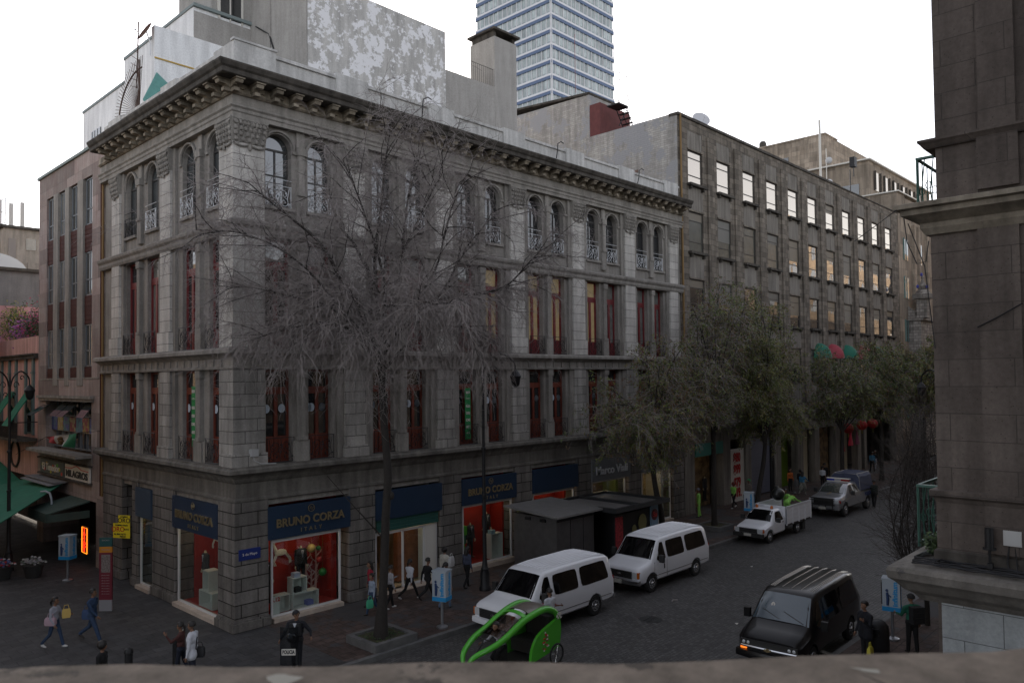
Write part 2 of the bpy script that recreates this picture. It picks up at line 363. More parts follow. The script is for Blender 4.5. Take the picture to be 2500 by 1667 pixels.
# fluted panels in the middle frieze, brackets under the cornice
mf=MB(); mf.sweep([(-.3,9.05),(.24,9.05),(.26,9.12),(.2,9.16),(.2,9.42),(-.3,9.42)],PATH)
for tf,end in ((FR,LR),(FL,LL)):
    mf.tf=tf; u=.6
    while u<end-.3: mf.box(u,u+.1,-.25,-.19,9.15,9.415); u+=.62
mf.build('middle_frieze',S_wall,main)
mk2=MB()
mk2.prism([(-.28,18.74),(-.42,18.76),(-.55,18.84),(-.78,18.86),(-.82,18.94),(-.82,19.0),(-.28,19.0)],-.13,.13,'x')
mk2.box(-.17,.17,-.88,-.28,18.975,19.03); mk2.box(-.1,.1,-.6,-.29,18.63,18.745); mk2.box(.13,.4,-.36,-.28,18.82,18.98)
br0=mk2.build('cornice_bracket',S_brk,main)
nb=0
for tf,end in ((FR,LR),(FL,LL)):
    u=-.25
    while u<(end-.15 if tf is FR else 11.95):
        o=br0 if nb==0 else br0.copy()
        if nb: COL.objects.link(o)
        nb+=1
        if tf is FR: o.location=(u,0,0)
        else: o.location=(0,u,0); o.rotation_euler=(0,0,-pi/2)
        u+=.765
# capitals with carved leaves
def capital(ps,pe):
    q=MB(); W=pe-ps; rn=random.Random(3)
    q.box(-.06,W+.06,-.34,0,.78,.86)
    q.hexa([(0,-.24,0),(W,-.24,0),(W,0,0),(0,0,0),(-.05,-.32,.78),(W+.05,-.32,.78),(W+.05,0,.78),(-.05,0,.78)])
    for r in range(4):
        k=5+r
        for i in range(k):
            x=W*(i+.5)/k+rn.uniform(-.02,.02); z=.1+r*.19
            q.ell((x,-.27-.02*r,z),(.07,.06,.1),6,4); q.ell((x+.03,-.32-.02*r,z+.07),(.035,.04,.03),5,4)
    for sx in (.06,W-.06):
        q.tube([(sx+.09*cos(t)*(1-t/9),-.36,.66+.09*sin(t)*(1-t/9)) for t in np.linspace(0,7,14)],.025,5)
    # swag below
    q.tube([(W*(i/8),-.27,-.04-.1*sin(pi*(i/4%1))) for i in range(9)],.035,5)
    q.ell((W/2,-.28,-.16),(.06,.05,.12),6,5)
    for x in (.08,W-.08): q.ell((x,-.27,-.08),(.05,.05,.06),6,4)
    return q
caps=capital(0,.96).build('capital',S_wall,None,smooth=40); 
first=True
for tf in (FR,FL):
    for (i,ps,pe) in PIERS[tf]:
        o=caps if first else caps.copy()
        if not first: COL.objects.link(o)
        first=False; o.parent=main
        if tf is FR: o.location=(ps if i else -.22,-.0,16.99); o.scale=((pe-ps)/.96,1,1)
        else: o.location=(0,pe if i else .85,16.99); o.rotation_euler=(0,0,-pi/2); o.scale=((pe-ps)/.96,1,1)
    # small capitals over side pilasters are part of the wall steps
# ---------------- windows
M_red=pm('crimson window paint',(.17,.018,.022),.45,var=.25)
M_brn=pm('red brown door wood',(.16,.032,.016),.5,var=.3)
M_blk=pm('black iron',(.018,.018,.02),.5,.3)
M_silver=pm('pale grey painted iron',(.62,.64,.66),.5,.1)
M_dfr=pm('dark window frame',(.04,.038,.036),.5)
G_dark=glassmat('dark window glass',refl=.2); G_mid=glassmat('hazy window glass',(.05,.055,.055),.25)
G_sky=glassmat('sky reflecting glass',(.05,.06,.065),.32)
G_lit=pm('lit curtain behind glass',(.2,.165,.1),.3,emit=(1,.72,.35),es=.035,var=.3)
G_cur=pm('net curtain behind glass',(.16,.16,.15),.15,var=.4,vs=1.5)
M_disc=pm('white round sticker',(.5,.58,.66),.5)
def spiral(c,r,turns,a0,dirn=1,n=12):
    return [(c[0]+r*(1-.85*i/n)*cos(a0+dirn*turns*2*pi*i/n),0,c[1]+r*(1-.85*i/n)*sin(a0+dirn*turns*2*pi*i/n)) for i in range(n+1)]
def rail_mesh(w,h,y,r,bars=True):
    q=MB(lambda a,b,c:(a,b+y,c))
    for z in (0.04,h): q.tube([(0,0,z),(w,0,z)],r*1.2,5)
    for x in (0.02,w-.02): q.tube([(x,0,0),(x,0,h)],r*1.2,5)
    k=h-.04
    for cx,d in ((w*.28,1),(w*.72,-1)):
        q.tube(spiral((cx,k*.68),k*.27,1.3,-pi/2,d),r,4); q.tube(spiral((cx,k*.3),k*.25,1.3,pi/2,d),r,4)
        q.tube([(cx-w*.2*d,0,.05),(cx-w*.12*d,0,k*.5),(cx-w*.2*d,0,k)],r,4)
    q.tube(spiral((w/2,k*.5),k*.2,1.0,0,1),r,4)
    q.tube([(w/2,0,.04),(w/2-.05,0,k*.3),(w/2+.05,0,k*.7),(w/2,0,k)],r,4)
    for i in range(7): q.ell((w*(i+.5)/7,0,k*(.25+.5*(i%2))),(.035,.02,.035),5,4)
    if bars: q.tube([(0,0,h+.24),(w,0,h+.24)],r,5)
    return q
W0=1.05
def win_proto(kind):
    if kind=='door1':
        H=3.39; f=MB(); 
        for x in (0,W0-.09): f.box(x,x+.09,-.05,.05,0,H)
        f.box(.09,W0-.09,-.05,.05,2.6,2.74); f.box(.09,W0-.09,-.05,.05,H-.1,H); f.box(W0/2-.07,W0/2+.07,-.06,.04,0,2.6)
        f.box(.09,W0-.09,-.03,.04,0,.95); f.box(.09,W0-.09,-.05,.05,2.48,2.6)
        for x in (.16,W0/2+.12): f.box(x,x+.26,-.045,-.03,.15,.85)
        o=f.build('window',M_brn); g=MB(); g.box(.09,W0-.09,.0,.02,.95,H-.1); g.build('pane',G_dark,o,False)
        r=rail_mesh(W0+.06,.9,-.36,.012,False); r.tf=None; r.build('railing',M_blk,o,False)
        return o
    if kind=='door2':
        H=4.02; f=MB()
        for x in (0,W0-.1): f.box(x,x+.1,-.05,.05,0,H)
        f.box(.1,W0-.1,-.06,.05,3.02,3.18); f.box(.1,W0-.1,-.05,.05,H-.1,H); f.box(W0/2-.08,W0/2+.08,-.055,.045,0,3.02); f.box(.1,W0-.1,-.03,.04,0,.75)
        f.box(.1,W0-.1,-.045,.045,2.9,3.02)
        for x in (.16,W0/2+.12): f.box(x,x+.24,-.045,-.03,.12,.65)
        o=f.build('window',M_red); g=MB(); g.box(.1,W0-.1,.0,.02,.75,H-.1); g.build('pane',G_dark,o,False)
        r=rail_mesh(W0+.06,.9,-.36,.012,False); r.tf=None; r.build('railing',M_blk,o,False)
        return o
    H=2.2; f=MB(); r=W0/2
    for x in (0,W0-.06): f.box(x,x+.06,-.04,.04,0,H)
    f.box(.06,W0-.06,-.04,.04,H-.07,H+.0); f.box(r-.03,r+.03,-.035,.035,0,H-.07); f.box(.06,W0-.06,-.03,.03,1.2,1.25)
    f.tube([(r-(r-.03)*cos(pi*i/12),0,H+(r-.03)*sin(pi*i/12)) for i in range(13)],.035,5); f.box(.06,W0-.06,-.03,.03,0,.06)
    o=f.build('window',M_dfr); g=MB(); g.prism([(.02,.0),(W0-.02,0)]+[(r+(r-.02)*cos(pi*i/12),H+(r-.02)*sin(pi*i/12)) for i in range(13)],.0,.02,'y'); g.build('pane',G_dark,o,False)
    q=rail_mesh(W0+.0,.82,-.3,.014,True); q.tf=None; q.build('railing',M_silver,o,False)
    return o
PR={k:win_proto(k) for k in ('door1','door2','arch')}
used=set()
def place_win(kind,tf,s,e,z,pane=None,rail=None,back=.3):
    if tf is FL: back=.2
    o=PR[kind] if kind not in used else copy_tree(PR[kind],main)
    used.add(kind); o.parent=main
    o.scale=((e-s)/W0,1,1)
    if tf is FR: o.location=(s,back,z)
    else: o.location=(back,e,z); o.rotation_euler=(0,0,-pi/2)
    for ch in o.children:
        if ch.name.startswith('pane') and pane: 
            ch.material_slots[0].link='OBJECT'; ch.material_slots[0].material=pane
        if ch.name.startswith('railing') and rail:
            ch.material_slots[0].link='OBJECT'; ch.material_slots[0].material=rail
    return o
f2=[G_dark,G_cur,G_dark,G_cur,G_dark,G_lit,G_lit,G_lit,G_lit,G_cur,G_cur,G_cur]
for i,(s,e) in enumerate(WR):
    place_win('arch',FR,s,e,14.94,G_sky if i<4 else (G_mid if i==4 else G_dark))
    place_win('door2',FR,s,e,9.8,f2[i]); o=place_win('door1',FR,s,e,5.66)
    for cx in ((.3,.78) if i%2 else (.16,.78)):
        d=MB(); d.prism([(cx+.14*cos(t),1.95+.16*sin(t)) for t in np.linspace(0,2*pi,15)[:-1]],-.03,-.024,'y'); d.build('round_sticker',M_disc,o,False)
for i,(s,e) in enumerate(WL):
    place_win('arch',FL,s,e,14.94,None,M_blk if i==3 else None); place_win('door2',FL,s,e,9.8,G_cur if i in(2,) else None); place_win('door1',FL,s,e,5.66)
# hidden dark room core so that no light leaks
mc=MB(); mc.box(.5,LR,.5,LL,4.45,19.4); mc.box(2.4,LR,5.2,LL,-.1,4.46); mc.box(.7,2.41,8.7,LL,-.1,4.46); mc.box(LR-.2,LR,.7,5.2,-.1,4.46); mc.build('inner_core',pm('dark interior',(.02,.02,.02),.9),main)
mr=MB(); mr.box(.3,LR,.3,LL,19.42,19.52); mr.build('roof',pm('roof screed',(.2,.2,.2),.9,var=.2),main)
# ================================================================ figures
def _capsule(mb,p0,p1,r0,r1,n=10):
    p0=Vector(p0);p1=Vector(p1);d=p1-p0
    if d.length<1e-5: d=Vector((0,0,1e-3))
    u=d.normalized(); a=u.orthogonal().normalized(); b=u.cross(a); rings=[]
    for k in range(4): t=pi/2*k/4; rings.append((p0-u*r0*cos(t),max(r0*sin(t),1e-4)))
    rings.append((p0,r0)); rings.append((p1,r1))
    for k in range(3,-1,-1): t=pi/2*k/4; rings.append((p1+u*r1*cos(t),max(r1*sin(t),1e-4)))
    mb.loft([[c+(a*cos(2*pi*j/n)+b*sin(2*pi*j/n))*r for j in range(n)] for c,r in rings])
SKIN=pm('brown skin',(.20,.105,.065),.55,var=.1); SKIN2=pm('pale mannequin plastic',(.6,.5,.34),.35)
HAIR=pm('black hair',(.012,.010,.009),.5); SHOE=pm('dark shoes',(.03,.025,.022),.5); WSHOE=pm('white shoes',(.55,.55,.55),.6)
CL={}
def cloth(name,c,v=.12):
    if name not in CL: CL[name]=pm(name,c,.9,var=v,vs=9,bump=.25,bs=30,obj=True)
    return CL[name]
def person(label,loc,face,H=1.7,top=None,bot=None,shoe=None,skin=None,legs=((0,0),(0,0)),arms=((0,.12,.2),(0,.12,.2)),lean=0,hair='short',hairm=None,build=1.0,headturn=0,coat=0,skirt=0,hidehead=False,group=None,cat='person',name='person',z=0,sit=False,cap=None,long_sleeve=True,nod=0,vox=.021):
    """local frame: forward +X, left +Y, feet at z=0. legs: (thigh angle forward, knee bend); arms: (forward swing, out, elbow bend)"""
    k=H/1.7; P=[]
    top=top or cloth('grey cloth',(.1,.1,.1)); bot=bot or cloth('dark trousers',(.02,.022,.03)); shoe=shoe or SHOE; skin=skin or SKIN
    def add(t,a,b,r0,r1=None): P.append((t,Vector(a),Vector(b),r0,r0 if r1 is None else r1))
    hip=Vector((0,0,.93))
    if sit: hip.z=.5
    # lowest foot on the ground
    feet=[]
    for (th,kn) in legs:
        feet.append(-.43*cos(th)-.42*cos(th-kn))
    if not sit: hip.z=-min(feet)+.08
    L=lean; T=lambda x,y,z:hip+Vector((x*cos(L)+z*sin(L),y,-x*sin(L)+z*cos(L)))
    B=build
    add('bot',T(0,-.075,-.02),T(0,.075,-.02),.112*B); add('top',T(0,-.06,.13),T(0,.06,.13),.105*B); add('top',T(.01,-.09,.33),T(.01,.09,.33),.108*B); add('top',T(.0,-.13,.43),T(0,.13,.43),.075*B)
    add('top',T(0,0,.1),T(0,0,.4),.115*B,.12*B); add('bot',T(0,-.06,.02),T(0,.06,.02),.108*B)
    add('skin',T(0,0,.45),T(.015,0,.57),.052,.048)
    hc=T(.03,0,.68)+Vector((nod*.05,0,-nod*.03))
    if not hidehead:
        fx=Vector((cos(headturn),sin(headturn),0)); fy=Vector((-sin(headturn),cos(headturn),0))
        add('skin',hc+Vector((0,0,.03)),hc+Vector((0,0,.03)),.092); add('skin',hc+fx*.03-Vector((0,0,.05)),hc+fx*.035-Vector((0,0,.055)),.06)
        add('skin',hc+fx*.098+Vector((0,0,-.002)),hc+fx*.112-Vector((0,0,.022)),.012,.016)
        for s_ in (1,-1): add('skin',hc+fy*.09*s_+Vector((0,0,.0)),hc+fy*.095*s_-Vector((0,0,.03)),.016,.012)
    for s_,(th,kn) in zip((1,-1),legs):
        a=hip+Vector((0,.09*s_,-.02)); b=a+Vector((sin(th),0,-cos(th)))*.43+Vector((0,.01*s_,0)); c=b+Vector((sin(th-kn),0,-cos(th-kn)))*.42
        add('bot',a,b,.088*B,.062*B); add('bot',b,c+Vector((0,0,.04)),.06*B,.052*B)
        ft=th-kn; dx=Vector((cos(ft*.5),0,sin(ft*.5)))
        add('shoe',c+Vector((0,0,-.03)),c+dx*.14+Vector((0,0,-.045)),.045,.036)
        if skirt: add('bot',a,a+(b-a)*skirt,.12*B,.15*B)
        if coat: add('top',a+Vector((0,0,.03)),a+(b-a)*coat,.115*B,.13*B)
    fing=[]
    for s_,(sw,out,el) in zip((1,-1),arms):
        sh=T(0,.185*s_*B,.42); d1=Vector((sin(sw),sin(out)*s_,-cos(sw)*cos(out))).normalized(); e=sh+d1*.28
        d2=Vector((sin(sw+el),sin(out)*s_*(1-el*.6),-cos(sw+el)*cos(out))).normalized(); wq=e+d2*.25
        add('top',T(0,.12*s_,.43),sh,.07*B,.065*B); add('top',sh,e,.058*B,.046*B); add('top' if long_sleeve else 'skin',e,wq,.043 if long_sleeve else .038,.032 if long_sleeve else .026)
        pal=wq+d2*.075; add('skin',wq,pal,.026,.032)
        side=d2.cross(Vector((0,s_,0))); side=side.normalized() if side.length>.1 else Vector((1,0,0)); inn=Vector((0,-s_,0))
        for i,ln in enumerate((.062,.072,.068,.052)):
            o=pal+side*(.024-.016*i)+d2*.012; fing.append([o,o+d2*ln*.55+inn*.008,o+d2*ln*.9+inn*.03])
        o=wq+side*.03+d2*.03; fing.append([o,o+side*.03+d2*.03,o+side*.032+d2*.058+inn*.01])
    mb=MB()
    for t,a,b,r0,r1 in P: _capsule(mb,a*1,b*1,r0,r1)
    me=bpy.data.meshes.new('body'); me.from_pydata([tuple(Vector(v)*k) for v in mb.V],[],mb.F)
    tmp=bpy.data.objects.new('tmp',me); COL.objects.link(tmp)
    rm=tmp.modifiers.new('r','REMESH'); rm.mode='VOXEL'; rm.voxel_size=vox; sm=tmp.modifiers.new('s','SMOOTH'); sm.iterations=3; sm.factor=.5
    dg=bpy.context.evaluated_depsgraph_get(); me2=bpy.data.meshes.new_from_object(tmp.evaluated_get(dg)); bpy.data.objects.remove(tmp); bpy.data.meshes.remove(me)
    nf=len(me2.polygons); C=np.zeros(nf*3,dtype=np.float32); me2.polygons.foreach_get('center',C); C=C.reshape(-1,3)/k
    best=np.full(nf,9.); idx=np.zeros(nf,int); slot={'top':0,'bot':1,'skin':2,'shoe':3}
    for t,a,b,r0,r1 in P:
        a=np.array(a);b=np.array(b);d=b-a;L2=max(d@d,1e-9); tt=np.clip(((C-a)@d)/L2,0,1); dist=np.linalg.norm(C-(a+tt[:,None]*d),axis=1)-(r0+(r1-r0)*tt)
        q=dist<best; best[q]=dist[q]; idx[q]=slot[t]
    V=[tuple(v.co) for v in me2.vertices]; F=[tuple(p.vertices) for p in me2.polygons]; bpy.data.meshes.remove(me2)
    o=thing(name,label,cat,(loc[0],loc[1],z),face,group)
    body=MB(); body.V=V; body.F=F; body.M=[int(i) for i in idx]
    for f in fing: body.tube([p*k for p in f],[.0095*k,.009*k,.007*k],5,2)
    body.build('body',[top,bot,skin,shoe],o,False,smooth=80)
    if not hidehead:
        h=MB(); c=hc*k; R=Matrix.Rotation(headturn,3,'Z'); n,kk=14,9
        vs=[]
        for i in range(kk+1):
            ph=pi/2-pi*i/kk
            for j in range(n):
                t=2*pi*j/n; x,y,z_=cos(ph)*cos(t),cos(ph)*sin(t),sin(ph)
                r=.12
                if x>.35 and z_<.42: r=.06
                if z_<-.35: r=.07
                vs.append(Vector((c.x,c.y,c.z))+R@Vector((x*r*1.02-.012,y*r*.95,z_*r+.035))*k)
        h.add(vs,[(i*n+j,i*n+(j+1)%n,(i+1)*n+(j+1)%n,(i+1)*n+j) for i in range(kk) for j in range(n)])
        if hair=='long':
            for dy in (-.05,0,.05): h.tube([c+R@Vector((-.05,dy,.02))*k,c+R@Vector((-.09,dy*1.1,-.12))*k,c+R@Vector((-.1,dy*1.2,-.26))*k],[.06*k,.06*k,.03*k],8)
        if hair=='tail': h.tube([c+R@Vector((-.09,0,.03))*k,c+R@Vector((-.15,0,-.03))*k,c+R@Vector((-.14,0,-.16))*k],[.035*k,.04*k,.015*k],8)
        if hair=='big': h.ell(c+R@Vector((-.03,0,.02))*k,(.13*k,.13*k,.13*k),12,8)
        h.build('cap' if cap else 'hair',cap or hairm or HAIR,o,False,smooth=60)
        if cap:
            b=MB(); b.prism([((hc.x*k)+(.09+.06*cos(t))*k*1,(hc.y*k)+.075*k*sin(t)) for t in np.linspace(-pi/2,pi/2,7)],(hc.z+.065)*k,(hc.z+.078)*k,'z'); b.build('cap_peak',cap,o,False)
        e=MB()
        for s_ in (1,-1): e.ell(c+R@Vector((.083,.033*s_,.015))*k,(.012*k,.015*k,.01*k),6,4)
        e.build('eyes',pm('dark eyes',(.01,.008,.006),.2) if 'dark eyes' not in MATS else MATS['dark eyes'],o,False)
    return o
WALK=lambda a:((a,a*.25),(-a*.8,a*.9+.15))
WALKR=lambda a:((-a*.8,a*.9+.15),(a,a*.25))
# ================================================================ shops of the corner building
M_blue=pm('navy sign board',(.008,.026,.06),.5,var=.15,vs=.8); M_gold=pm('brass letters',(.4,.32,.18),.35,.8)
M_wfr=pm('white shop frame',(.6,.6,.6),.4); M_glass=clearglass('shop glass'); M_teal=pm('green roller shutter',(.05,.16,.14),.4,.5)
M_redb=pm('red display backdrop',(.36,.02,.012),.8,var=.2,vs=1.5); M_white=pm('white display paint',(.62,.6,.55),.6); M_deco=pm('pale pink cut-out trees',(.7,.45,.4),.7)
M_lamp=emitmat('warm tube light',(1,.72,.42),2.6); M_floor=pm('cream shop floor',(.5,.4,.26),.35); M_beige=pm('beige door step',(.5,.42,.35),.7,var=.2)
M_slate=pm('slate blue sign board',(.03,.055,.09),.5); M_green=pm('bright green panel',(.09,.38,.02),.6)
def shop(tf,s,e,z0,z1,depth,back,side,floor,light=1,glass=True,step=True,lm=None,frame=True):
    q=MB(tf); q.box(s-.02,e+.02,depth,depth+.05,-.02,4.42,0); q.box(s-.25,s-.0,.7,depth,-.02,4.42,1); q.box(e,e+.25,.7,depth,-.02,4.42,1)
    q.box(s-.02,e+.02,.1,depth,z0-.12,z0-.02,2); q.box(s-.02,e+.02,.2,depth,z1+.12,z1+.2,3)
    q.build('shop_room',[back,side,floor,pm('shop ceiling',(.4,.36,.3),.8) if 'shop ceiling' not in MATS else MATS['shop ceiling']],main)
    if light:
        l=MB(tf); l.box(s+.3,e-.3,.42,.5,z1+.06,z1+.1); l.build('tube_lamp',lm or M_lamp,main)
    if frame:
        f=MB(tf)
        for u in (s,e-.07): f.box(u,u+.07,.02,.1,z0,z1+.1)
        f.box(s+.07,e-.07,.02,.1,z0,z0+.07); f.box(s+.07,e-.07,.02,.1,z1,z1+.1)
        fo=f.build('shop_window',M_wfr,main)
        if glass: g=MB(tf); g.box(s+.07,e-.07,.055,.065,z0+.07,z1); g.build('shop_pane',M_glass,fo)
    if step:
        t=MB(tf); t.box(s,e,-.2,.1,-.05,z0-.005); t.build('shop_sill',M_beige,main)
def sign(label,tf,s,e,z0,z1,mat,txt=None,sub=None,tmat=None,org='x',size=.42):
    o=thing('shop_sign',label,'shop sign',(s,0,z0) if tf is FR else (0,s,z0),0,'blue fascia signs' )
    q=MB(tf); q.box(s,e,-.14,-.02,z0,z1); 
    for u in (s+.14,e-.14):
        for z in (z0+.12,z1-.12): q.ell((u,-.15,z),(.025,.02,.025),6,4)
    q.build('board',mat,o)
    if txt:
        c=(s+e)/2; wdt=(e-s)*.82; X=XR if tf is FR else XL
        t=MB(); P=lambda dz:(c,-.16,z0+dz) if tf is FR else (-.16,c,z0+dz)
        hgt=z1-z0
        put_text(t,txt,size,P(hgt*.46),*X,depth=.025,bold=.008,fit=wdt)
        if sub: put_text(t,sub,.2,P(hgt*.17),*X,depth=.015,spacing=1.9)
        t.build('lettering',tmat or M_gold,o)
        if sub:
            r=MB(tf); ring=[(c+.13*cos(a),-.17,z1-.22+.13*sin(a)) for a in np.linspace(0,2*pi,17)]; r.tube(ring,.012,5); r.tube([(c-.07,-.17,z1-.26),(c-.02,-.17,z1-.15),(c+.02,-.17,z1-.29),(c+.08,-.17,z1-.18)],.012,5)
            r.build('round_emblem',tmat or M_gold,o)
    return o
k=lambda i:1.15+4.68*i
shop(FR,k(0)+.18,k(0)+3.1,.15,2.8,1.5,M_redb,M_redb,M_redb)
shop(FR,k(2)+.12,k(2)+3.3,.2,2.85,1.5,M_redb,M_redb,M_redb)
shop(FR,k(3)+.12,k(3)+3.3,.2,2.85,1.4,M_redb,M_redb,M_redb)
M_warmb=pm('warm brown display',(.1,.06,.03),.7,var=.4); M_grnb=pm('olive green display wall',(.16,.2,.07),.7)
shop(FR,k(4)+.15,k(4)+3.2,.2,2.95,1.6,M_warmb,M_grnb,M_warmb)
M_shelf=pm('bright shelf display',(.5,.38,.2),.7,var=.5,vs=6)
shop(FR,k(5)+.15,k(5)+3.2,.1,3.0,1.8,M_shelf,M_white,M_floor)
shop(FL,1.2,4.85,.15,3.05,1.5,M_redb,M_redb,M_redb)
shop(FL,7.2,8.6,.15,3.05,1.5,M_warmb,M_beige,M_warmb)
# open entrance with raised shutter
shop(FR,k(1)+.15,k(1)+3.35,0.05,2.9,4.5,M_warmb,M_beige,M_floor,1,False,False,None,False)
q=MB(FR); s=k(1)
for i in range(8): q.box(s+.12,s+3.38,-.0+.02*(i%2),.09+.02*(i%2),2.98-i*.075,3.05-i*.075)
q.build('roller_shutter',M_teal,main)
q=MB(FR)
for u in (s+.12,s+1.5,s+3.32): q.box(u,u+.07,.12,.2,.0,2.48)
q.box(s+.19,s+3.32,.12,.2,2.32,2.42); q.box(s+1.57,s+3.32,.12,.2,.0,.12); q.box(s+2.62,s+2.7,.12,.2,.12,2.32); dfr=q.build('entrance_frame',M_wfr,main)
q=MB(FR); q.box(s+1.57,s+2.62,.155,.165,.12,2.32); q.build('entrance_pane',M_glass,dfr)
q=MB(FR); q.box(s+2.72,s+3.3,.1,.6,0,2.4); q.build('white_side_panel',M_white,main)
q=MB(FR); q.box(s+1.7,s+3.1,.7,1.0,.1,2.2); q.build('copper_display_panel',pm('copper brown panel',(.3,.12,.06),.5,var=.4),main)
q=MB(FR); q.box(s+.1,s+3.4,-.3,.3,-.05,.03); q.build('entrance_step',M_beige,main)
sign('navy fascia with brass BRUNO CORZA letters on the long side next to the corner pier',FR,k(0)-.03,k(0)+3.45,2.95,4.12,M_blue,'BRUNO CORZA','ITALY')
sign('plain navy fascia without letters above the open entrance with the green shutter',FR,k(1),k(1)+3.48,2.98,4.14,M_blue)
sign('navy fascia with BRUNO CORZA letters above the window behind the lamp post',FR,k(2),k(2)+3.5,2.98,4.14,M_blue,'BRUNO CORZA','ITALY')
sign('plain navy fascia without letters behind the metal kiosk',FR,k(3),k(3)+3.5,2.98,4.14,M_blue)
GL=pm('silver letters',(.6,.62,.66),.35,.5); M_gr=pm('grey fascia board',(.12,.13,.14),.6)
sign('grey fascia with silver Marco Viali letters',FR,k(4),k(4)+3.5,3.05,4.2,M_gr,'Marco Viali',None,GL,size=.62)
o=thing('shop_sign','silver Viali letters half hidden behind the drooping tree branches','shop sign',(k(5),0,3)); t=MB(); put_text(t,'Viali',.75,(k(5)+1.9,-.16,3.65),*XR,depth=.04,bold=.02); t.build('lettering',GL,o)
q=MB(FR); q.box(k(5),k(5)+3.5,-.12,-.02,3.1,4.2); q.build('board',M_gr,o)
sign('navy fascia with BRUNO CORZA letters on the short side next to the corner pier',FL,1.15,5.0,3.0,4.22,M_blue,'BRUNO CORZA','ITALY')
sign('small slate blue blank fascia beside the gold shop doorway',FL,7.1,8.75,3.0,4.2,M_slate)
# doorway and its dark door
q=MB(FL); q.box(9.3,10.45,.45,.5,0,4.2); q.build('dark_doorway',pm('dark red door',(.06,.018,.01),.6,var=.3),main)
# street name plate
o=thing('street_sign','small blue enamel street name plate reading 5 de Mayo on the corner pier','street sign',(.3,-.13,2.5))
q=MB(); q.box(.02,.82,-.16,-.13,2.42,2.8); q.build('plate',pm('blue enamel',(.015,.03,.16),.35),o)
t=MB(); put_text(t,'5 de Mayo',.13,(.42,-.165,2.61),*XR,depth=.003); t.build('lettering',M_white,o)
# gold dealer signs on the left facade
yl=pm('yellow card sign',(.75,.6,.02),.6); rdl=pm('red print',(.5,.03,.02),.6); bkl=pm('black print',(.02,.02,.02),.6)
Y0=Vector((.62,-.78,0))
def hang(label,c,w_,h_,lines):
    o=thing('hanging_sign',label,'sign',c); q=MB(); a=Vector((sin(.5),-cos(.5),0)); n=Vector((-cos(.5),-sin(.5),0))
    c=Vector(c); zz=Vector((0,0,1))
    q.hexa([c-a*w_/2-zz*h_/2,c+a*w_/2-zz*h_/2,c+a*w_/2-zz*h_/2-n*.02,c-a*w_/2-zz*h_/2-n*.02,c-a*w_/2+zz*h_/2,c+a*w_/2+zz*h_/2,c+a*w_/2+zz*h_/2-n*.02,c-a*w_/2+zz*h_/2-n*.02]); q.build('card',yl,o)
    for tx,sz,dx,dz,mt in lines:
        t=MB(); put_text(t,tx,sz,c+a*dx+zz*dz+n*.004,a,(0,0,1),depth=.003,bold=.004); t.build('lettering',mt,o)
    return o
hang('yellow card with red ORO letters hanging in front of the other gold dealer card',(-.4,9.55,2.3),.86,.62,[('COMPRO PAGO',.09,0,.23,bkl),('ORO',.3,-.17,.05,rdl),('PLATA',.09,.25,.06,bkl),('AL MAS ALTO',.1,-.07,-.15,bkl),('PRECIO',.09,.07,-.25,bkl)])
hang('yellow card with black ORO letters partly hidden behind the nearer card',(-.28,9.6,2.68),.6,.5,[('COMPRO',.09,0,.18,bkl),('ORO',.29,0,.02,bkl)])
# ---------------- mannequins and displays
SUIT=cloth('black suit cloth',(.012,.012,.015)); GREY=cloth('charcoal suit cloth',(.03,.03,.033)); REDC=cloth('dark red coat cloth',(.2,.015,.02)); SHIRT=cloth('white shirt cloth',(.6,.6,.65))
def mann(label,loc,face,top=SUIT,bot=SUIT,H=1.75,z=.15,shirt=True):
    o=person(label,loc,face,H,top,bot,skin=SKIN2,hidehead=True,arms=((0,.1,.15),(0,.1,.15)),name='mannequin',cat='mannequin',group='shop window mannequins',z=z,build=1.05,vox=.026)
    if shirt:
        q=MB(); q.prism([(-.05,1.42),(.05,1.42),(0,1.16)],.11,.14,'x'); s_=q.build('shirt_front',SHIRT,o,False)
        q=MB(); q.prism([(-.014,1.4),(.014,1.4),(.02,1.22),(0,1.18),(-.02,1.22)],.14,.15,'x'); q.build('tie',pm('grey tie',(.1,.1,.14),.5) if 'grey tie' not in MATS else MATS['grey tie'],o,False)
    return o
mann('headless mannequin in a black suit beside the white cubes in the corner window',(3.1,1.0),-pi/2,z=.72)
mann('headless mannequin in a black suit at the left edge of the corner window',(1.6,.9),-pi/2,z=.45)
mann('headless mannequin in a grey waistcoat high in the window behind the lamp post',(k(2)+2.3,.75),-pi/2,GREY,SUIT,z=.75)
mann('headless mannequin in a dark jacket beside the green boxes',(k(2)+1.2,.7),-pi/2,GREY,GREY,z=.4)
mann('headless mannequin behind the kiosk under the blank navy fascia',(k(3)+1.0,.8),-pi/2)
mann('headless mannequin in a black jacket under the grey fascia',(k(4)+2.2,.7),-pi/2,SUIT,SUIT,z=.3)
mann('headless mannequin in a dark red jacket under the grey fascia',(k(4)+.6,.9),-pi/2,REDC,SUIT,z=.3)
mann('headless mannequin in a charcoal suit in the short side window',(.75,4.0),pi,GREY,GREY,z=.5)
mann('headless mannequin in a dark red coat in the short side window',(.7,2.3),pi,REDC,SUIT,z=.4)
mann('headless mannequin in the small window beside the doorway',(.7,7.9),pi,GREY,SUIT,z=.4)
def cubes(label,tf,boxes,grp='white display cubes'):
    for i,(u0,u1,v0,v1,z0,z1) in enumerate(boxes):
        o=MB(tf); t=.03
        o.box(u0,u1,v0,v1,z0,z0+t); o.box(u0,u1,v0,v1,z1-t,z1); o.box(u0,u0+t,v0,v1,z0+t,z1-t); o.box(u1-t,u1,v0,v1,z0+t,z1-t); o.box(u0+t,u1-t,v1-t,v1,z0+t,z1-t)
        tag(o.build('display_cube',M_white),label[i],'display cube',grp)
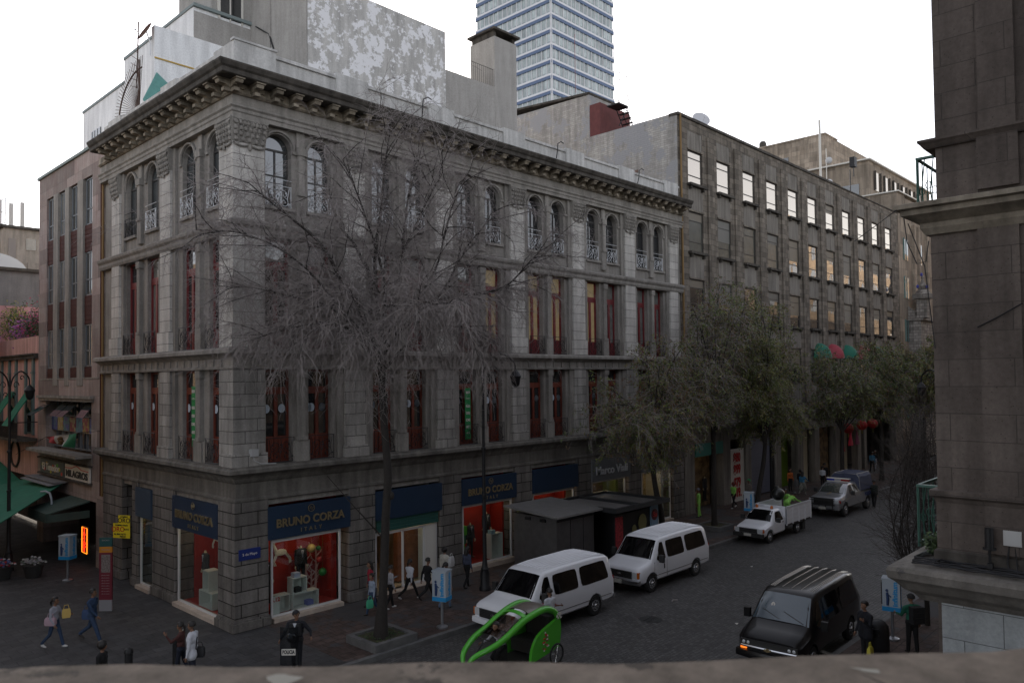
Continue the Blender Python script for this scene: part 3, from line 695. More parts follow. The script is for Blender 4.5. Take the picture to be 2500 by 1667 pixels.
cubes(['small white open cube standing on top in the corner window','wide white open cube under the small one in the corner window','white open cube at the left behind the price card'],FR,[(2.35,2.95,.3,.7,.72,1.3),(2.35,3.45,.3,.7,.15,.71),(1.75,2.3,.4,.8,.15,.75)])
cubes(['tall white open cube in the short side window','low white open cube in the short side window'],FL,[(2.9,3.4,.35,.8,.76,1.5),(2.5,3.6,.3,.75,.15,.75)])
cubes(['white open shelf cube in the window behind the lamp post'],FR,[(k(2)+2.15,k(2)+2.9,.25,.6,.2,1.35)])
# folded shirts and shoes on the cubes
for lab,(x,y,z),c in (('small stack of folded shirts on the top cube',(2.55,.45,1.3),(.5,.5,.6)),('black shoes in the small cube',(2.6,.45,.75),(.02,.02,.02)),('stack of blue folded shirts in the wide cube',(3.1,.45,.18),(.2,.2,.45)),('pile of folded shirts on the shelf behind the lamp post',(k(2)+2.3,.4,1.35),(.3,.4,.45))):
    q=MB()
    for i in range(4): q.box(x-.12,x+.14,y-.12,y+.12,z+i*.045,z+i*.045+.035)
    tag(q.build('folded_shirts',pm('folded '+lab[:12],c,.8)),lab,'folded clothes','goods in the shop windows')
def dtree(x,h,y=1.38):
    q=MB(); rn=random.Random(int(x*10)); q.tube([(x-.05,y,.15),(x,y,h*.5),(x,y,h)],[.07,.04,.02],5)
    for i in range(6):
        z=h*(.4+.1*i); sgn=(-1)**i; L_=.25+.1*rn.random(); q.tube([(x,y,z),(x+sgn*L_*.6,y,z+.15),(x+sgn*L_,y,z+.4)],[.03,.022,.012],5); q.tube([(x+sgn*L_*.6,y,z+.15),(x+sgn*L_*.9,y,z+.2)],[.02,.01],5)
    return q
for lab,x,h in (('tall pale cut-out tree at the right of the corner window',4.0,2.1),('pale cut-out tree holding the gold ball in the corner window',3.55,2.0),('small pale cut-out tree in the corner window',3.8,1.2)):
    tag(dtree(x,h).build('display_tree',M_deco),lab,'display tree','pale cut-out trees')
for lab,(x,z),r,c in (('large gold ball hanging in the corner window',(3.5,2.15),.17,(.5,.36,.12)),('green ball hanging low in the corner window',(4.0,1.15),.16,(.02,.2,.04)),('small red ball hanging in the corner window',(3.85,1.65),.12,(.4,.03,.03)),('small green ball hanging high in the corner window',(3.82,2.1),.1,(.02,.16,.04))):
    q=MB(); q.ell((x,.9,z),r,12,8); q.tube([(x,.9,z+r),(x,.9,2.95)],.004,4); tag(q.build('hanging_ball',pm('ball '+lab[:8],c,.3),smooth=60),lab,'hanging ball','balls in the corner window')
def deer(tf,u,z,s,lab):
    q=MB(tf); P=lambda a,b:(u+a*s,1.35,z+b*s)
    q.ell(P(0,0),(.2*s,.04,.1*s),10,6); q.tube([P(-.15,.05),P(-.22,.25),P(-.2,.36)],[.06*s,.035*s,.04*s],6); q.tube([P(-.2,.36),P(-.3,.34)],[.04*s,.02*s],5)
    for a,b in ((-.18,.4),(-.12,.4)): q.tube([P(a,b),P(a-.02,.52),P(a+.06,.6)],[.012]*3,4)
    for a,b in ((-.15,-.05),(-.1,-.05),(.14,-.04),(.18,-.02)): q.tube([P(a,b),P(a-.1+.25*(a>0),b-.2),P(a-.05+.2*(a>0),b-.32)],[.02*s]*3,4)
    tag(q.build('display_reindeer',M_white),lab,'reindeer figure','white reindeer figures')
deer(FR,2.45,2.1,1.3,'white leaping reindeer figure in the corner window'); deer(FL,4.3,2.4,1.2,'white leaping reindeer figure in the short side window')
for i,(u,z,w_,h_,c) in enumerate(((.2,1.9,.4,.35,(.03,.25,.1)),(.35,1.5,.5,.4,(.1,.42,.03)),(.2,1.1,.6,.4,(.02,.15,.07)),(.25,.25,.5,.82,(.1,.42,.03)),(.2,2.25,.3,.3,(.08,.35,.03)))):
    q=MB(FR); u+=k(2); q.box(u,u+w_,.5+.02*i,.9,z,z+h_); q.box(u+w_/2-.03,u+w_/2+.03,.49+.02*i,.91,z,z+h_+.01); tag(q.build('gift_box',pm('gift green %d'%i,c,.6)),['dark green gift box near the top of the pile','bright green gift box in the middle of the pile','wide dark green gift box','tall bright green gift box at the bottom of the pile','small green gift box on top of the pile'][i],'gift box','green gift boxes in the window behind the lamp post')
q=MB(FL); q.box(1.25,2.0,.5,.6,.15,3.0); tag(q.build('display_screen',M_green),'bright green display panel in the short side window','display panel')
o=thing('price_card','white price card with red 5.12 print standing in the corner window','price card',(1.45,.2,.15)); q=MB(); q.box(1.4,1.72,.14,.15,.2,.85); q.build('card',M_white,o); t=MB(); put_text(t,'5.12',.2,(1.56,.135,.72),*XR,depth=.002,bold=.008); t.build('print',rdl,o)
# security light box on first floor pier, cable
q=MB(); q.box(.35,.62,-.42,-.23,6.0,6.25); q.tube([(.5,-.3,6.0),(.5,-.32,5.85),(.75,-.35,5.72),(1.3,-.4,5.69)],.02,5); tag(q.build('junction_box',pm('pale grey box',(.4,.4,.4),.5)),'pale grey junction box on the corner pier above the shop cornice','junction box')
# ================================================================ striped building on the side street
S_str=stone('pink and grey striped ashlar',(.29,.21,.195),(.38,.34,.315),(2.3,.8),(.16,.13,.12),.006,.4,off=.5,streak=.2)
M_cof=pm('brown spandrel panel',(.065,.02,.017),.75,spec=.2,var=.3); M_lbl=pm('pale blue steel frame',(.16,.18,.2),.5,.1)
S_str2=1
stp=thing('striped_office_building','office building with pink and grey stone stripes left of the corner building','building',(0,18,0))
q=MB(FL); y0,y1=12.85,23.2
cols=[(14.6,15.8),(16.75,17.93),(18.7,19.75),(20.6,21.8)]
q.box(y0,14.6,0,12,3.0,20.05); q.box(21.8,y1,0,12,3.0,20.05); q.box(14.6,21.8,0,12,18.7,20.05); q.box(14.6,21.8,-.0,.6,8.0,8.83)
q.box(14.6,21.8,.6,12,3.0,18.7); q.box(14.6,21.8,0,.6,3.0,3.8); q.box(y0,y0+1.0,-.02,12,-.1,3.0); q.box(y1-1.1,y1,-.02,12,-.1,3.0)
wo=q.build('wall',S_str,stp)
for a,b in ((15.8,16.75),(17.93,18.7),(19.75,20.6)):
    q=MB(FL); q.box(a+.06,b-.06,-.03,.6,8.5,18.72); q.prism([(8.55,-.12),(8.2,.0),(8.55,.0)],a+.1,b-.1,'x') if 0 else None; q.build('vertical_fin',S_wall,stp)
for a,b in cols:
    for z0,z1 in ((16.4,18.66),(12.92,15.05),(9.44,11.5)):
        q=MB(FL); 
        for u in (a-.0,(a+b)/2-.03,b-.06): q.box(u,u+.06,.1,.16,z0,z1)
        q.box(a,b,.1,.16,z0,z0+.06); q.box(a,b,.1,.16,z1-.06,z1); q.box(a,b,.1,.16,z0+.75,z0+.8); f=q.build('window',M_lbl,stp)
        g=MB(FL); g.box(a,b,.13,.15,z0,z1); g.build('pane',G_cur if random.random()<.6 else G_mid,f)
    for z0,z1 in ((15.05,16.4),(11.5,12.92),(8.83,9.44)):
        q=MB(FL); q.box(a-.02,b+.02,.06,.3,z0+.02,z1-.02)
        for i in range(1,int((z1-z0)/.22)): q.box(a-.02,b+.02,.045,.06,z0+.22*i,z0+.22*i+.02)
        q.build('brown_panel',M_cof,stp)
q=MB(FL); q.box(14.3,22.7,-.14,.1,7.72,7.86); q.box(14.2,22.8,-.22,.1,7.86,8.0); q.build('window_hood',S_wall,stp)
q=MB(FL); q.box(14.6,22.4,.55,.6,5.2,7.72); q.build('dark_window',G_dark,stp)
q=MB(FL)
for i in range(9): q.box(14.6+i*.96,14.66+i*.96,.4,.5,5.2,7.72)
for z in (5.25,6.1,6.9,7.65): q.box(14.6,22.4,.4,.5,z,z+.06)
q.build('window_bars',M_lbl,stp)
POST=[(.1,.12,.35),(.35,.25,.1),(.12,.2,.3),(.3,.08,.1),(.1,.25,.3),(.4,.35,.2)]
for i in range(7):
    q=MB(FL); u=14.9+i*1.0; q.box(u,u+.92,.3,.34,6.15,6.88); 
    for j in range(9): q.ell((u+.1+.8*random.random(),.3,6.25+.55*random.random()),(.12,.012,.12),6,4,1)
    q.build('poster',[pm('poster ink %d'%i,POST[i%6],.6,var=.5,vs=5),pm('poster figure %d'%i,POST[(i+2)%6],.6)],stp)
for u,a in ((15.0,.15),(17.3,.4),(18.6,.35),(21.2,.75)):
    q=MB(FL); q.hexa([(u,-.1-a,6.95),(u+1.1,-.1-a,6.95),(u+1.1,-.06-a,6.95),(u,-.06-a,6.95),(u,.3,7.7),(u+1.1,.3,7.7),(u+1.1,.34,7.7),(u,.34,7.7)]); q.build('open_casement',G_sky,stp)
q=MB(FL); q.box(14.4,22.6,-.75,.1,5.05,5.2); q.box(14.4,22.6,-.05,.1,4.66,5.04); q.build('balcony_slab',S_wall,stp)
q=MB(FL); q.box(14.4,22.6,-.2,.0,4.6,4.68); q.box(14.4,22.6,-.2,.0,3.78,3.84); q.build('sign_frame',S_dark,stp)
q=MB(FL); q.box(12.9,23,2.0,11.9,-.1,3.01); q.build('light_leak_block',pm('dark leak block',(.02,.008,.006),.8),stp)  # unseen solid block added to keep sunlight from leaking in behind
q=MB(FL); q.box(13.6,22.8,-.02,-.0,8.83,8.9); q.build('window_sill_line',S_wall,stp); q=MB(FL); q.box(12.85,23.3,-.1,.1,19.98,20.12); q.build('roof_edge',pm('green copper edge',(.12,.16,.15),.6),stp)
for i in range(6):
    u=14+i*1.6; q=MB(FL); q.tube([(u,-.1,20.1),(u+.1,.3,20.35)],.02,4); q.tube([(u+.1,.3,20.3),(u+1.7,.3,20.3)],.015,4); q.build('roof_rail',M_silver,stp)
# downpipes between the two buildings
o=thing('downpipes','brown rain pipes running down between the corner building and the striped building','drain pipe',(0,13.3,0))
for u,r,mt in ((12.9,.055,pm('ochre pipe',(.2,.12,.04),.6)),(13.1,.045,M_cof)):
    q=MB(FL); q.tube([(u,-.08,3.4),(u,-.08,18.6)],r,8); q.build('pipe',mt,o)
# signs on the band
o=thing('restaurant_sign','colourful painted sign board with fruit on the left half of the sign band','shop sign',(-.1,19.6,3.85),0,'signs above the restaurant')
q=MB(FL); q.box(18.3,22.3,-.12,-.03,3.86,4.6); q.build('board',pm('dark green board',(.05,.07,.07),.5),o)
t=MB(); put_text(t,'El Tenedor',.5,(-.14,20.4,4.2),*XL,depth=.01,bold=.01,fit=2.9); t.build('lettering',M_white,o)
for i in range(10):
    q=MB(FL); q.ell((18.6+i*.36,-.13,3.98+.5*((i*7)%5)/5),(.15,.012,.1),8,5); q.build('painted_fruit',pm('fruit %d'%i,[(.5,.05,.03),(.45,.45,.05),(.1,.35,.06),(.5,.3,.05)][i%4],.6),o)
o=thing('restaurant_sign','white sign board with black curved lettering on the right half of the sign band','shop sign',(-.1,16,3.85),0,'signs above the restaurant')
q=MB(FL); q.box(14.5,18.1,-.12,-.03,3.86,4.6); q.build('board',M_white,o)
t=MB(); put_text(t,'MILAGROS',.46,(-.14,16.3,4.12),*XL,depth=.01,bold=.012,fit=3.2); t.build('lettering',bkl,o)
q=MB(FL); q.tube([(14.6,-.13,4.38),(15.6,-.13,4.4),(16.0,-.13,4.5),(16.3,-.13,4.55),(16.6,-.13,4.5),(17.0,-.13,4.4),(18.0,-.13,4.38)],.02,5); q.build('curved_line',rdl,o)
# neon tattoo sign
o=thing('neon_sign','vertical neon sign with red TATTOOS letters in a glowing orange frame','neon sign',(-.3,13.95,.55))
NR=emitmat('red neon',(1,.03,.008),1.2); NO=emitmat('orange neon',(1,.26,.015),1.3)
q=MB(); A=lambda y,z:(-.36,y,z); q.box(-.33,-.3,13.95,14.75,.6,1.88) ; q.build('backing',bkl,o)
q=MB(); q.tube([A(14.0,.65),A(14.7,.65),A(14.7,1.83),A(14.0,1.83),A(14.0,.65)],.013,6); q.build('frame_tube',NO,o)
t=MB()
for i,ch in enumerate('TATTOOS'): put_text(t,ch,.22,(-.37,14.35,1.73-i*.158),*XL,depth=.006,bold=.0,sx=2.0)
t.build('lettering',NR,o)
# ================================================================ awnings, planters, wall of the restaurant
M_awn=pm('dark green canvas',(.008,.15,.09),.85,var=.2,vs=2); M_awd=pm('faded green canvas',(.045,.075,.062),.85,var=.2)
o=thing('awning','faded dark green box awning over the restaurant door','awning',(-.9,16,2.6))
q=MB(); q.hexa([(-1.85,14.75,2.55),(0,14.75,2.93),(0,17.5,2.95),(-1.85,17.6,2.58),(-1.85,14.75,2.6),(0,14.75,2.99),(0,17.5,3.0),(-1.85,17.6,2.63)]); q.box(-1.88,-1.84,14.72,17.62,2.2,2.62); q.box(-1.86,-.02,14.72,14.76,2.2,2.56); q.build('canvas',M_awd,o)
o=thing('awning','large bright green tent awning sloping down over the restaurant terrace','awning',(-2,19,3))
q=MB(); q.hexa([(-4.1,13.6,2.5),(-.1,18.3,3.55),(-.1,25.0,3.2),(-4.1,25.0,2.5),(-4.1,13.6,2.54),(-.1,18.3,3.6),(-.1,25.0,3.25),(-4.1,25.0,2.54)]); q.build('canvas',M_awn,o)
q=MB(); q.box(-.7,-.08,18,23,3.62,3.66); q.hexa([(-.9,17.9,3.5),(0,17.9,3.62),(0,23,3.62),(-.9,23,3.5),(-.9,17.9,3.53),(0,17.9,3.66),(0,23,3.66),(-.9,23,3.53)]); q.build('grey_sheet',pm('grey tarpaulin',(.2,.2,.21),.6),o)
for y in (14.2,19,24):
    q=MB(); q.tube([(-3.9,y,0),(-3.9,y,2.55)],.03,6); q.build('post',M_silver,o)
o=thing('awning','second green tent awning at the left edge beyond the lamp post','awning',(-2,29,3))
q=MB(); q.hexa([(-4,25.6,2.6),(-.1,25.6,2.9),(-.1,33,4.2),(-4,33,3.6),(-4,25.6,2.64),(-.1,25.6,2.94),(-.1,33,4.24),(-4,33,3.64)]); q.build('canvas',M_awn,o)
def planter(lab,x,y,cols):
    o=thing('flower_planter',lab,'planter',(x,y,0),0,'flower planters of the restaurant'); q=MB(); q.lathe((0,0,0),[(.3,0),(.42,.5),(.45,.55),(.4,.55)],12); q.build('pot',pm('planter clay '+lab[:6],(.03,.03,.03),.8),o,False)
    q=MB(); rn=random.Random(2)
    for i in range(60): 
        a=rn.uniform(0,6.3); r=rn.uniform(0,.5); q.ell((r*cos(a),r*sin(a),.6+rn.uniform(0,.35)*(1-r)),(.06,.06,.04),5,4,rn.randrange(3))
    q.build('flowers',[pm(lab[:5]+'petal%d'%i,c,.7) for i,c in enumerate(cols)],o,False)['kind']='stuff'
planter('round planter with white and grey flowers in front of the dark restaurant',-2.55,14.0,[(.5,.5,.5),(.15,.18,.15),(.35,.35,.38)])
planter('round planter with red and white flowers at the left edge of the picture',-3.6,14.6,[(.5,.5,.5),(.4,.03,.05),(.1,.12,.3)])
q=MB(FL); q.box(13.6,75,1.8,1.9,-.05,3.4)  # shade under the awnings put into this sheet's near-black colour
tag(q.build('restaurant_recess',pm('shop front painted in shade',(.018,.01,.008),.8,var=.3)),'recessed restaurant front with awning shade put into its near-black brown','shop front')
# ================================================================ pink building
M_pink=stone('salmon stucco',(.5,.29,.26),(.6,.37,.33),None,streak=.35); M_tl=pm('grey teal wood',(.09,.14,.14),.6,var=.2)
pk=thing('salmon_building','salmon pink building with teal window strips and green awnings at the left edge','building',(0,28,0))
q=MB(FL); q.box(23.22,75,0,.6,5.65,11.3); q.box(23.22,75,.0,.6,3.4,5.65); q.box(23.22,40,.6,9,3.4,9.9); q.build('wall',M_pink,pk)
q=MB(FL); q.box(23.22,40,-.22,.0,10.05,10.25); q.box(23.22,40,-.32,.0,10.25,10.33); q.build('cornice',S_dark,pk)
for u in (23.85,25.3,27.3,28.8,30.5,32): 
    q=MB(FL); q.box(u,u+.32,-.1,0,5.75,10.05); q.box(u-.05,u+.37,-.14,0,9.2,9.3); q.build('teal_pilaster',M_tl,pk)
for lab_i,(a,b) in enumerate(((24.25,25.25),(27.65,28.75),(30.9,31.9))):
    q=MB(FL); q.box(a,b,-.04,.02,5.8,8.2); q.build('teal_shutter_door',M_tl,pk)
    q=MB(FL); q.box(a+.15,b-.15,-.06,-.04,5.9,8.0); q.build('pane',G_dark,pk)
    q=MB(FL); q.hexa([(a-.1,-1.25,6.3),(b+.15,-1.25,6.3),(b+.15,-1.2,6.3),(a-.1,-1.2,6.3),(a-.1,-.1,8.15),(b+.15,-.1,8.15),(b+.15,-.04,8.15),(a-.1,-.04,8.15)]); q.build('window_awning',M_awn,pk)
q=MB(FL); q.box(23.3,40,-1.0,0,5.45,5.6); q.build('balcony_slab',S_dark,pk)
q=MB(FL)
for i in range(90): u=23.35+i*.11; q.box(u,u+.02,-.97,-.95,5.6,6.5)
q.box(23.3,33.3,-.99,-.93,6.48,6.53); q.box(23.3,23.34,-.97,0,6.48,6.53); q.build('balcony_railing',M_blk,pk)
q=MB(FL); ring=[(27.6+.9*cos(t),-.05,4.5+.75*sin(t)) for t in np.linspace(0,2*pi,21)]; q.tube(ring,.06,6); q.build('round_sign_frame',S_dark,pk)
# house behind its roof terrace
hb=thing('grey_rendered_house','grey rendered wall over a pink band behind the roof terrace of the salmon building','building',(0,33,9.9))
q=MB(); q.box(-4,9,33,42,13.75,16.05); q.build('wall',stone('grey render',(.16,.16,.165),(.21,.21,.215),None,streak=.2),hb)
q=MB(); q.box(-4,9,32.98,42,9.9,13.74); q.build('pink_wall',stone('pink wash',(.45,.24,.26),(.5,.29,.3),None,streak=.2),hb)
q=MB(); q.box(-4.2,9.2,32.7,42,16.05,16.25); q.build('roof_edge',S_dark,hb)
q=MB(); q.prism([(.2+2.2*cos(t),16.2+1.3*sin(t)) for t in np.linspace(0,pi,13)],35,41,'y'); q.build('barrel_roof',pm('pale sheet metal roof',(.45,.47,.5),.4,.3),hb)
fc=thing('old_tan_house','tan plaster house with a small window far behind the left edge','building',(4,46,14))
q=MB(); q.box(3.0,9,44,52,14,20.8); q.box(4.6,9,43.8,44,14,18.2); q.build('wall',stone('tan plaster',(.3,.26,.22),(.4,.35,.3),None,streak=.3),fc)
q=MB(); q.box(3.3,3.8,43.9,44,17.9,20); q.build('shuttered_opening',pm('faded shutter',(.25,.22,.2),.8),fc)
q=MB(); q.box(4.5,5.2,43.93,44.02,19.2,20.1); q.build('window',G_dark,fc); q=MB(); q.box(2.7,9.2,43.7,52,20.8,21.0); q.build('roof',S_dark,fc)
ch=thing('church_fragment','carved stone church gable with small pinnacles at the far left edge','church',(1,46,14))
q=MB(); q.box(-1.5,2.8,46,49,12,19.2); q.prism([(-1.5,19.2),(2.8,19.2),(1.9,20.2),(.6,19.6)],46,49,'y')
for x in (.2,1.3,2.3): q.lathe((x,46,19),[(.35,0),(.4,.5),(.3,.9),(.34,1.0),(.02,2.0)],8); q.box(x-.12,x+.12,45.8,46,14,19)
q.build('wall',stone('church stone',(.28,.2,.16),(.38,.28,.23),(.8,.4),(.12,.1,.08),.02,.3),ch)
an=thing('phone_mast','thin lattice phone mast with white panel antennas on the skyline far left','antenna mast',(3.6,48,22))
q=MB()
for x,y in ((3.2,48),(4.0,48),(3.6,48.7)): q.tube([(x,y,13),(x,y,24)],.05,4)
for z in range(6): q.tube([(3.2,48,18+z),(4.0,48,19+z),(3.6,48.7,18.5+z)],.03,4)
q.build('lattice',M_silver,an)
for x,z in ((2.6,21.4),(3.4,21.5),(4.2,21.3),(5.0,21.5)): q=MB(); q.box(x,x+.28,47.6,47.8,z,z+2.2); q.build('panel_antenna',pm('panel %.1f'%x,(.5,.48,.45),.5),an)
# bougainvillea on the terrace
def leafblob(name,lab,c,r,n,cols,cat='plant',sz=.09,seed=1):
    rn=random.Random(seed); q=MB()
    for i in range(n):
        v=Vector((rn.gauss(0,.5),rn.gauss(0,.5),rn.gauss(0,.45)))
        p=Vector(c)+Vector((v.x*r[0],v.y*r[1],v.z*r[2])); a=Vector((rn.uniform(-1,1),rn.uniform(-1,1),rn.uniform(-1,1))).normalized()*sz; b=a.orthogonal().normalized()*sz*.5
        q.add([p-a,p+b,p+a,p-b],[(0,1,2,3)],rn.randrange(len(cols)))
    return q
LG=pm('leaf green',(.05,.085,.025),.7,var=.3); LD=pm('leaf dark',(.03,.05,.02),.7,var=.3); PU=pm('bougainvillea purple',(.3,.08,.28),.7); PKF=pm('bougainvillea pink',(.4,.05,.12),.7); YE=pm('yellow green leaf',(.2,.2,.04),.7)
for lab,c,r,ms,sd in (('purple bougainvillea bush on the salmon terrace',(.9,28.6,11.9),(.9,1.0,.9),[PU,PU,LG],1),('dark green shrub at the right end of the salmon terrace',(.8,24.9,12.2),(.8,1.0,1.1),[LD,LG,LD,PKF],2),('yellow green tall shrub at the left of the salmon terrace',(.9,31.6,12.5),(.8,1.1,1.2),[YE,LG],3),('reddish bush in the middle of the salmon terrace',(.9,26.6,12.0),(.8,.9,.8),[PKF,LD,LG,LD],4)):
    o=thing('terrace_shrub',lab,'shrub',(c[0],c[1],10.9),0,'shrubs on the terrace'); leafblob('f',lab,c,r,1300,ms,seed=sd).build('foliage',ms,o); q=MB(); q.tube([(c[0],c[1],10.9),(c[0],c[1],c[2])],.05,5); q.build('stem',LD,o)
# flags
def flag(lab,P,nx,emb=True):
    """P: corner points top-left, top-right, bottom-right, bottom-left of the cloth"""
    o=thing('flag',lab,'flag',P[0]); a,b,c,d=[Vector(p) for p in P]; out=a.lerp(c,.5)-a; nrm=(b-a).cross(d-a).normalized()
    for i,mt in enumerate((pm('flag red'+lab[:9],(.35,.02,.03),.8),pm('flag white'+lab[:9],(.55,.55,.55),.8),pm('flag green'+lab[:9],(.01,.16,.08),.8))):
        q=MB(); g=[]; n=6
        for s in range(n+1):
            u=(i+s/n)/3
            for v in range(7):
                w_=v/6; p=a.lerp(b,u).lerp(d.lerp(c,u),w_)+nrm*.09*sin(u*11+w_*3)*1.0; g.append(p)
        q.add(g+[p+nrm*.006 for p in g],[(s*7+v,s*7+v+1,(s+1)*7+v+1,(s+1)*7+v) for s in range(n) for v in range(6)]+[(49+s*7+v,49+(s+1)*7+v,49+(s+1)*7+v+1,49+s*7+v+1) for s in range(n) for v in range(6)]); q.build('stripe',mt,o,smooth=60)
    e=MB(); m_=a.lerp(b,.5).lerp(d.lerp(c,.5),.5)
    for dx,dz,rr in ((0,0,.16),(.08,.1,.09),(-.09,.06,.1),(0,-.16,.07),(.12,-.05,.06)): e.ell(m_+(b-a).normalized()*dx+Vector((0,0,dz))-nrm*0,(.13,.13,rr),8,5)
    e.build('eagle_emblem',pm('emblem brown '+lab[:9],(.12,.06,.02),.7),o)
    return o
flag('red white and green flag hanging from a wire before the striped building',[(-1,18.1,5.95),(-1,13.1,6.35),(-1,14.0,5.62),(-1,17.6,5.75)],0)
flag('green white and red flag cut by the left edge of the picture',[(-1.2,31.6,13.0),(-1.2,29.6,11.9),(-1.2,28.6,10.6),(-1.2,31.6,10.6)],0)
q=MB(); q.tube([(-2.9,15.5,5.4),(-1,18.1,5.95),(-1,13.1,6.38),(0,13.0,6.4)],.012,4); tag(q.build('flag_wire',M_blk),'thin wire carrying the flag from the left lamp post to the corner building','wire')
# ================================================================ roofs behind the corner building
S_white=stone('white washed wall',(.78,.79,.8),(.85,.86,.87),None,streak=.18,patch=True,patchc=(.4,.4,.4),pth=.72)
S_mott=stone('peeling white wall',(.44,.43,.415),(.56,.55,.53),None,streak=.3,patch=True,patchc=(.76,.76,.78),pth=.505,pscale=1.9)
S_conc=stone('grey rendered concrete',(.33,.318,.3),(.4,.385,.365),None,streak=.15)
S_bw=stone('rough rendered brick wall',(.36,.34,.32),(.48,.46,.43),(.5,.14),(.28,.27,.25),.01,.15,patch=True,patchc=(.33,.33,.34),pth=.5,pscale=.5)
S_red=pm('red oxide plaster',(.13,.036,.035),.8,var=.2)
wb=thing('white_stepped_building','white stepped building rising behind the cornice at the left','building',(3,18,19))
q=MB(); q.box(3,12,19.0,25.7,15,25.15); q.box(3,12,10.25,19.0,19.5,26.45); q.build('wall',S_white,wb)
q=MB(); q.box(2.95,12,18.98,25.8,25.15,25.3); q.build('roof_edge',pm('grey green edge',(.2,.24,.24),.7),wb); q=MB(); q.box(2.95,12,10.1,19.02,26.45,26.6); q.build('roof_edge',MATS['grey green edge'],wb)
q=MB(); q.box(2.94,3,22.6,24.0,22.6,23.6); q.build('window',G_sky,wb)
q=MB(); 
for y in (22.6,23.07,23.54,23.95): q.box(2.9,2.96,y,y+.05,22.6,23.6)
q.box(2.9,2.96,22.6,24.0,22.55,22.62); q.build('window_bars',M_silver,wb)
sl=MB(); sl.box(.72,4.6,9,9.3,19.5,24.4); s_=thing('white_party_wall','tall white freestanding wall slab on the roof behind the short facade','wall',(.7,9,19.5)); sl.build('slab',S_white,s_)
q=MB(); q.hexa([(.72,8.96,22.92),(2.5,8.96,22.9),(2.5,9,22.9),(.72,9,22.92),(.72,8.96,22.98),(2.5,8.96,22.96),(2.5,9,22.96),(.72,9,22.98)]); q.build('yellow_line',pm('ochre line',(.5,.33,.08),.7),s_)
q=MB(); q.hexa([(-.05,8.2,20.6),(1.4,8.4,20.8),(1.6,8.9,21.6),(.8,8.9,22.2),(-.05,8.25,20.7),(1.4,8.45,20.9),(1.6,8.95,21.7),(.8,8.95,22.3)]); tag(q.build('green_tarpaulin',pm('faded teal tarpaulin',(.13,.33,.3),.7,var=.2)),'faded teal tarpaulin hanging on the white slab above the cornice','tarpaulin')
bk=thing('mottled_white_house','block with peeling white paint standing behind the long roof parapet','building',(5,4,19.5))
q=MB(); q.box(5.96,14.28,5,12,19.5,27.15); q.build('wall',S_mott,bk)
for i,x in enumerate((10.2,13.0)): q=MB(); q.ell((x,7,27.2),(.55,.55,.4),12,8); q.build('roof_dome',pm('brown dome %d'%i,(.2,.16,.14),.7),bk)
q=MB(); q.box(5.9,8.2,5.03,12.5,19.5,33); q.box(5.82,5.9,8.2,8.5,19.5,33); q.build('grey_wall',S_conc,bk)
q=MB(); q.tube([(5.84,7.9,20.5),(5.84,7.9,24.6),(5.84,8.3,25.4),(5.84,9.6,26.2)],.035,5); q.build('conduit',M_blk,bk)
q=MB(); q.box(3.02,5.9,10.2,14,19.5,26.25); q.box(3.9,5.9,10.3,14,26.25,31); q.build('stair_block',S_conc,bk)
q=MB(); q.box(4.3,5.4,10.24,10.3,26.4,27.9); q.build('window',G_dark,bk)
q=MB(); q.box(4.2,4.32,10.2,10.3,26.3,28.0); q.box(5.4,5.5,10.2,10.3,26.3,28.0); q.box(4.8,4.86,10.2,10.3,26.3,28.0); q.build('window_frame',M_white,bk)
gw=thing('grey_chimney_house','grey rendered roof wall with a tall square chimney in front of the glass tower','building',(14,5,19.5))
q=MB(); q.prism([(14.29,19.5),(19.8,19.5),(19.8,25.15),(18.05,25.2),(14.29,25.15)],5.02,8,'y'); q.build('wall',S_conc,gw)
q=MB(); q.box(18.02,19.82,5.0,7.0,19.5,28.15); q.build('chimney',S_conc,gw)
q=MB(); q.box(18.05,18.25,5.1,6.9,28.15,28.5); q.box(19.6,19.8,5.1,6.9,28.15,28.5); q.box(17.85,20.0,4.85,7.1,28.5,28.62); q.build('chimney_cap',S_dark,gw)
q=MB()
for i in range(12): q.tube([(16.3+i*.15,5.1,25.15),(16.3+i*.15,5.1,26.2)],.012,4)
q.tube([(16.2,5.1,26.2),(18.0,5.1,26.2)],.015,4); q.build('roof_railing',M_blk,gw)
lb=thing('laundry_line','wires with small hanging cloths on the roof beside the mottled block','clothes line',(15,6,25))
q=MB(); q.tube([(14.3,6,26.9),(18,6,26.4)],.008,3); q.tube([(14.3,6,26.0),(18,6,25.6)],.008,3); q.tube([(14.6,6,25.1),(14.9,6,26.0),(15.6,6,25.1)],.015,3); q.build('wires',M_blk,lb)
for x in (15.8,17.3): q=MB(); q.box(x,x+.3,6.0,6.02,25.2,25.7); q.build('cloth',pm('cloth %.0f'%x,(.3,.3,.33),.9),lb)
bw=thing('rendered_side_wall_house','house behind with a rough grey rendered side wall below the red plaster block','building',(29.4,7,19))
q=MB(); q.prism([(7.05,19.5),(18,19.5),(18,29.2),(14,28.5),(7.05,28.3)],29.4,32.6,'x'); q.build('wall',S_bw,bw)
q=MB(); q.prism([(7.0,28.3),(18,29.2),(18,29.35),(7.0,28.45)],29.3,32.7,'x'); q.build('roof_edge',S_dark,bw)
q=MB(); q.box(29.36,32.9,6.1,7.0,22,27.5); q.build('red_wall',S_red,bw)
st=thing('fire_escape','black iron fire escape stair with railings against the red plaster wall','stair',(30,5,24.5))
q=MB()
for i in range(9): q.box(30.3+i*.2,30.55+i*.2,4.6,5.4,27.0-i*.3,27.04-i*.3)
for y in (4.6,5.4): q.tube([(30.3,y,27.0),(32.1,y,24.4)],.04,4); q.tube([(30.3,y,28.0),(32.1,y,25.4)],.03,4)
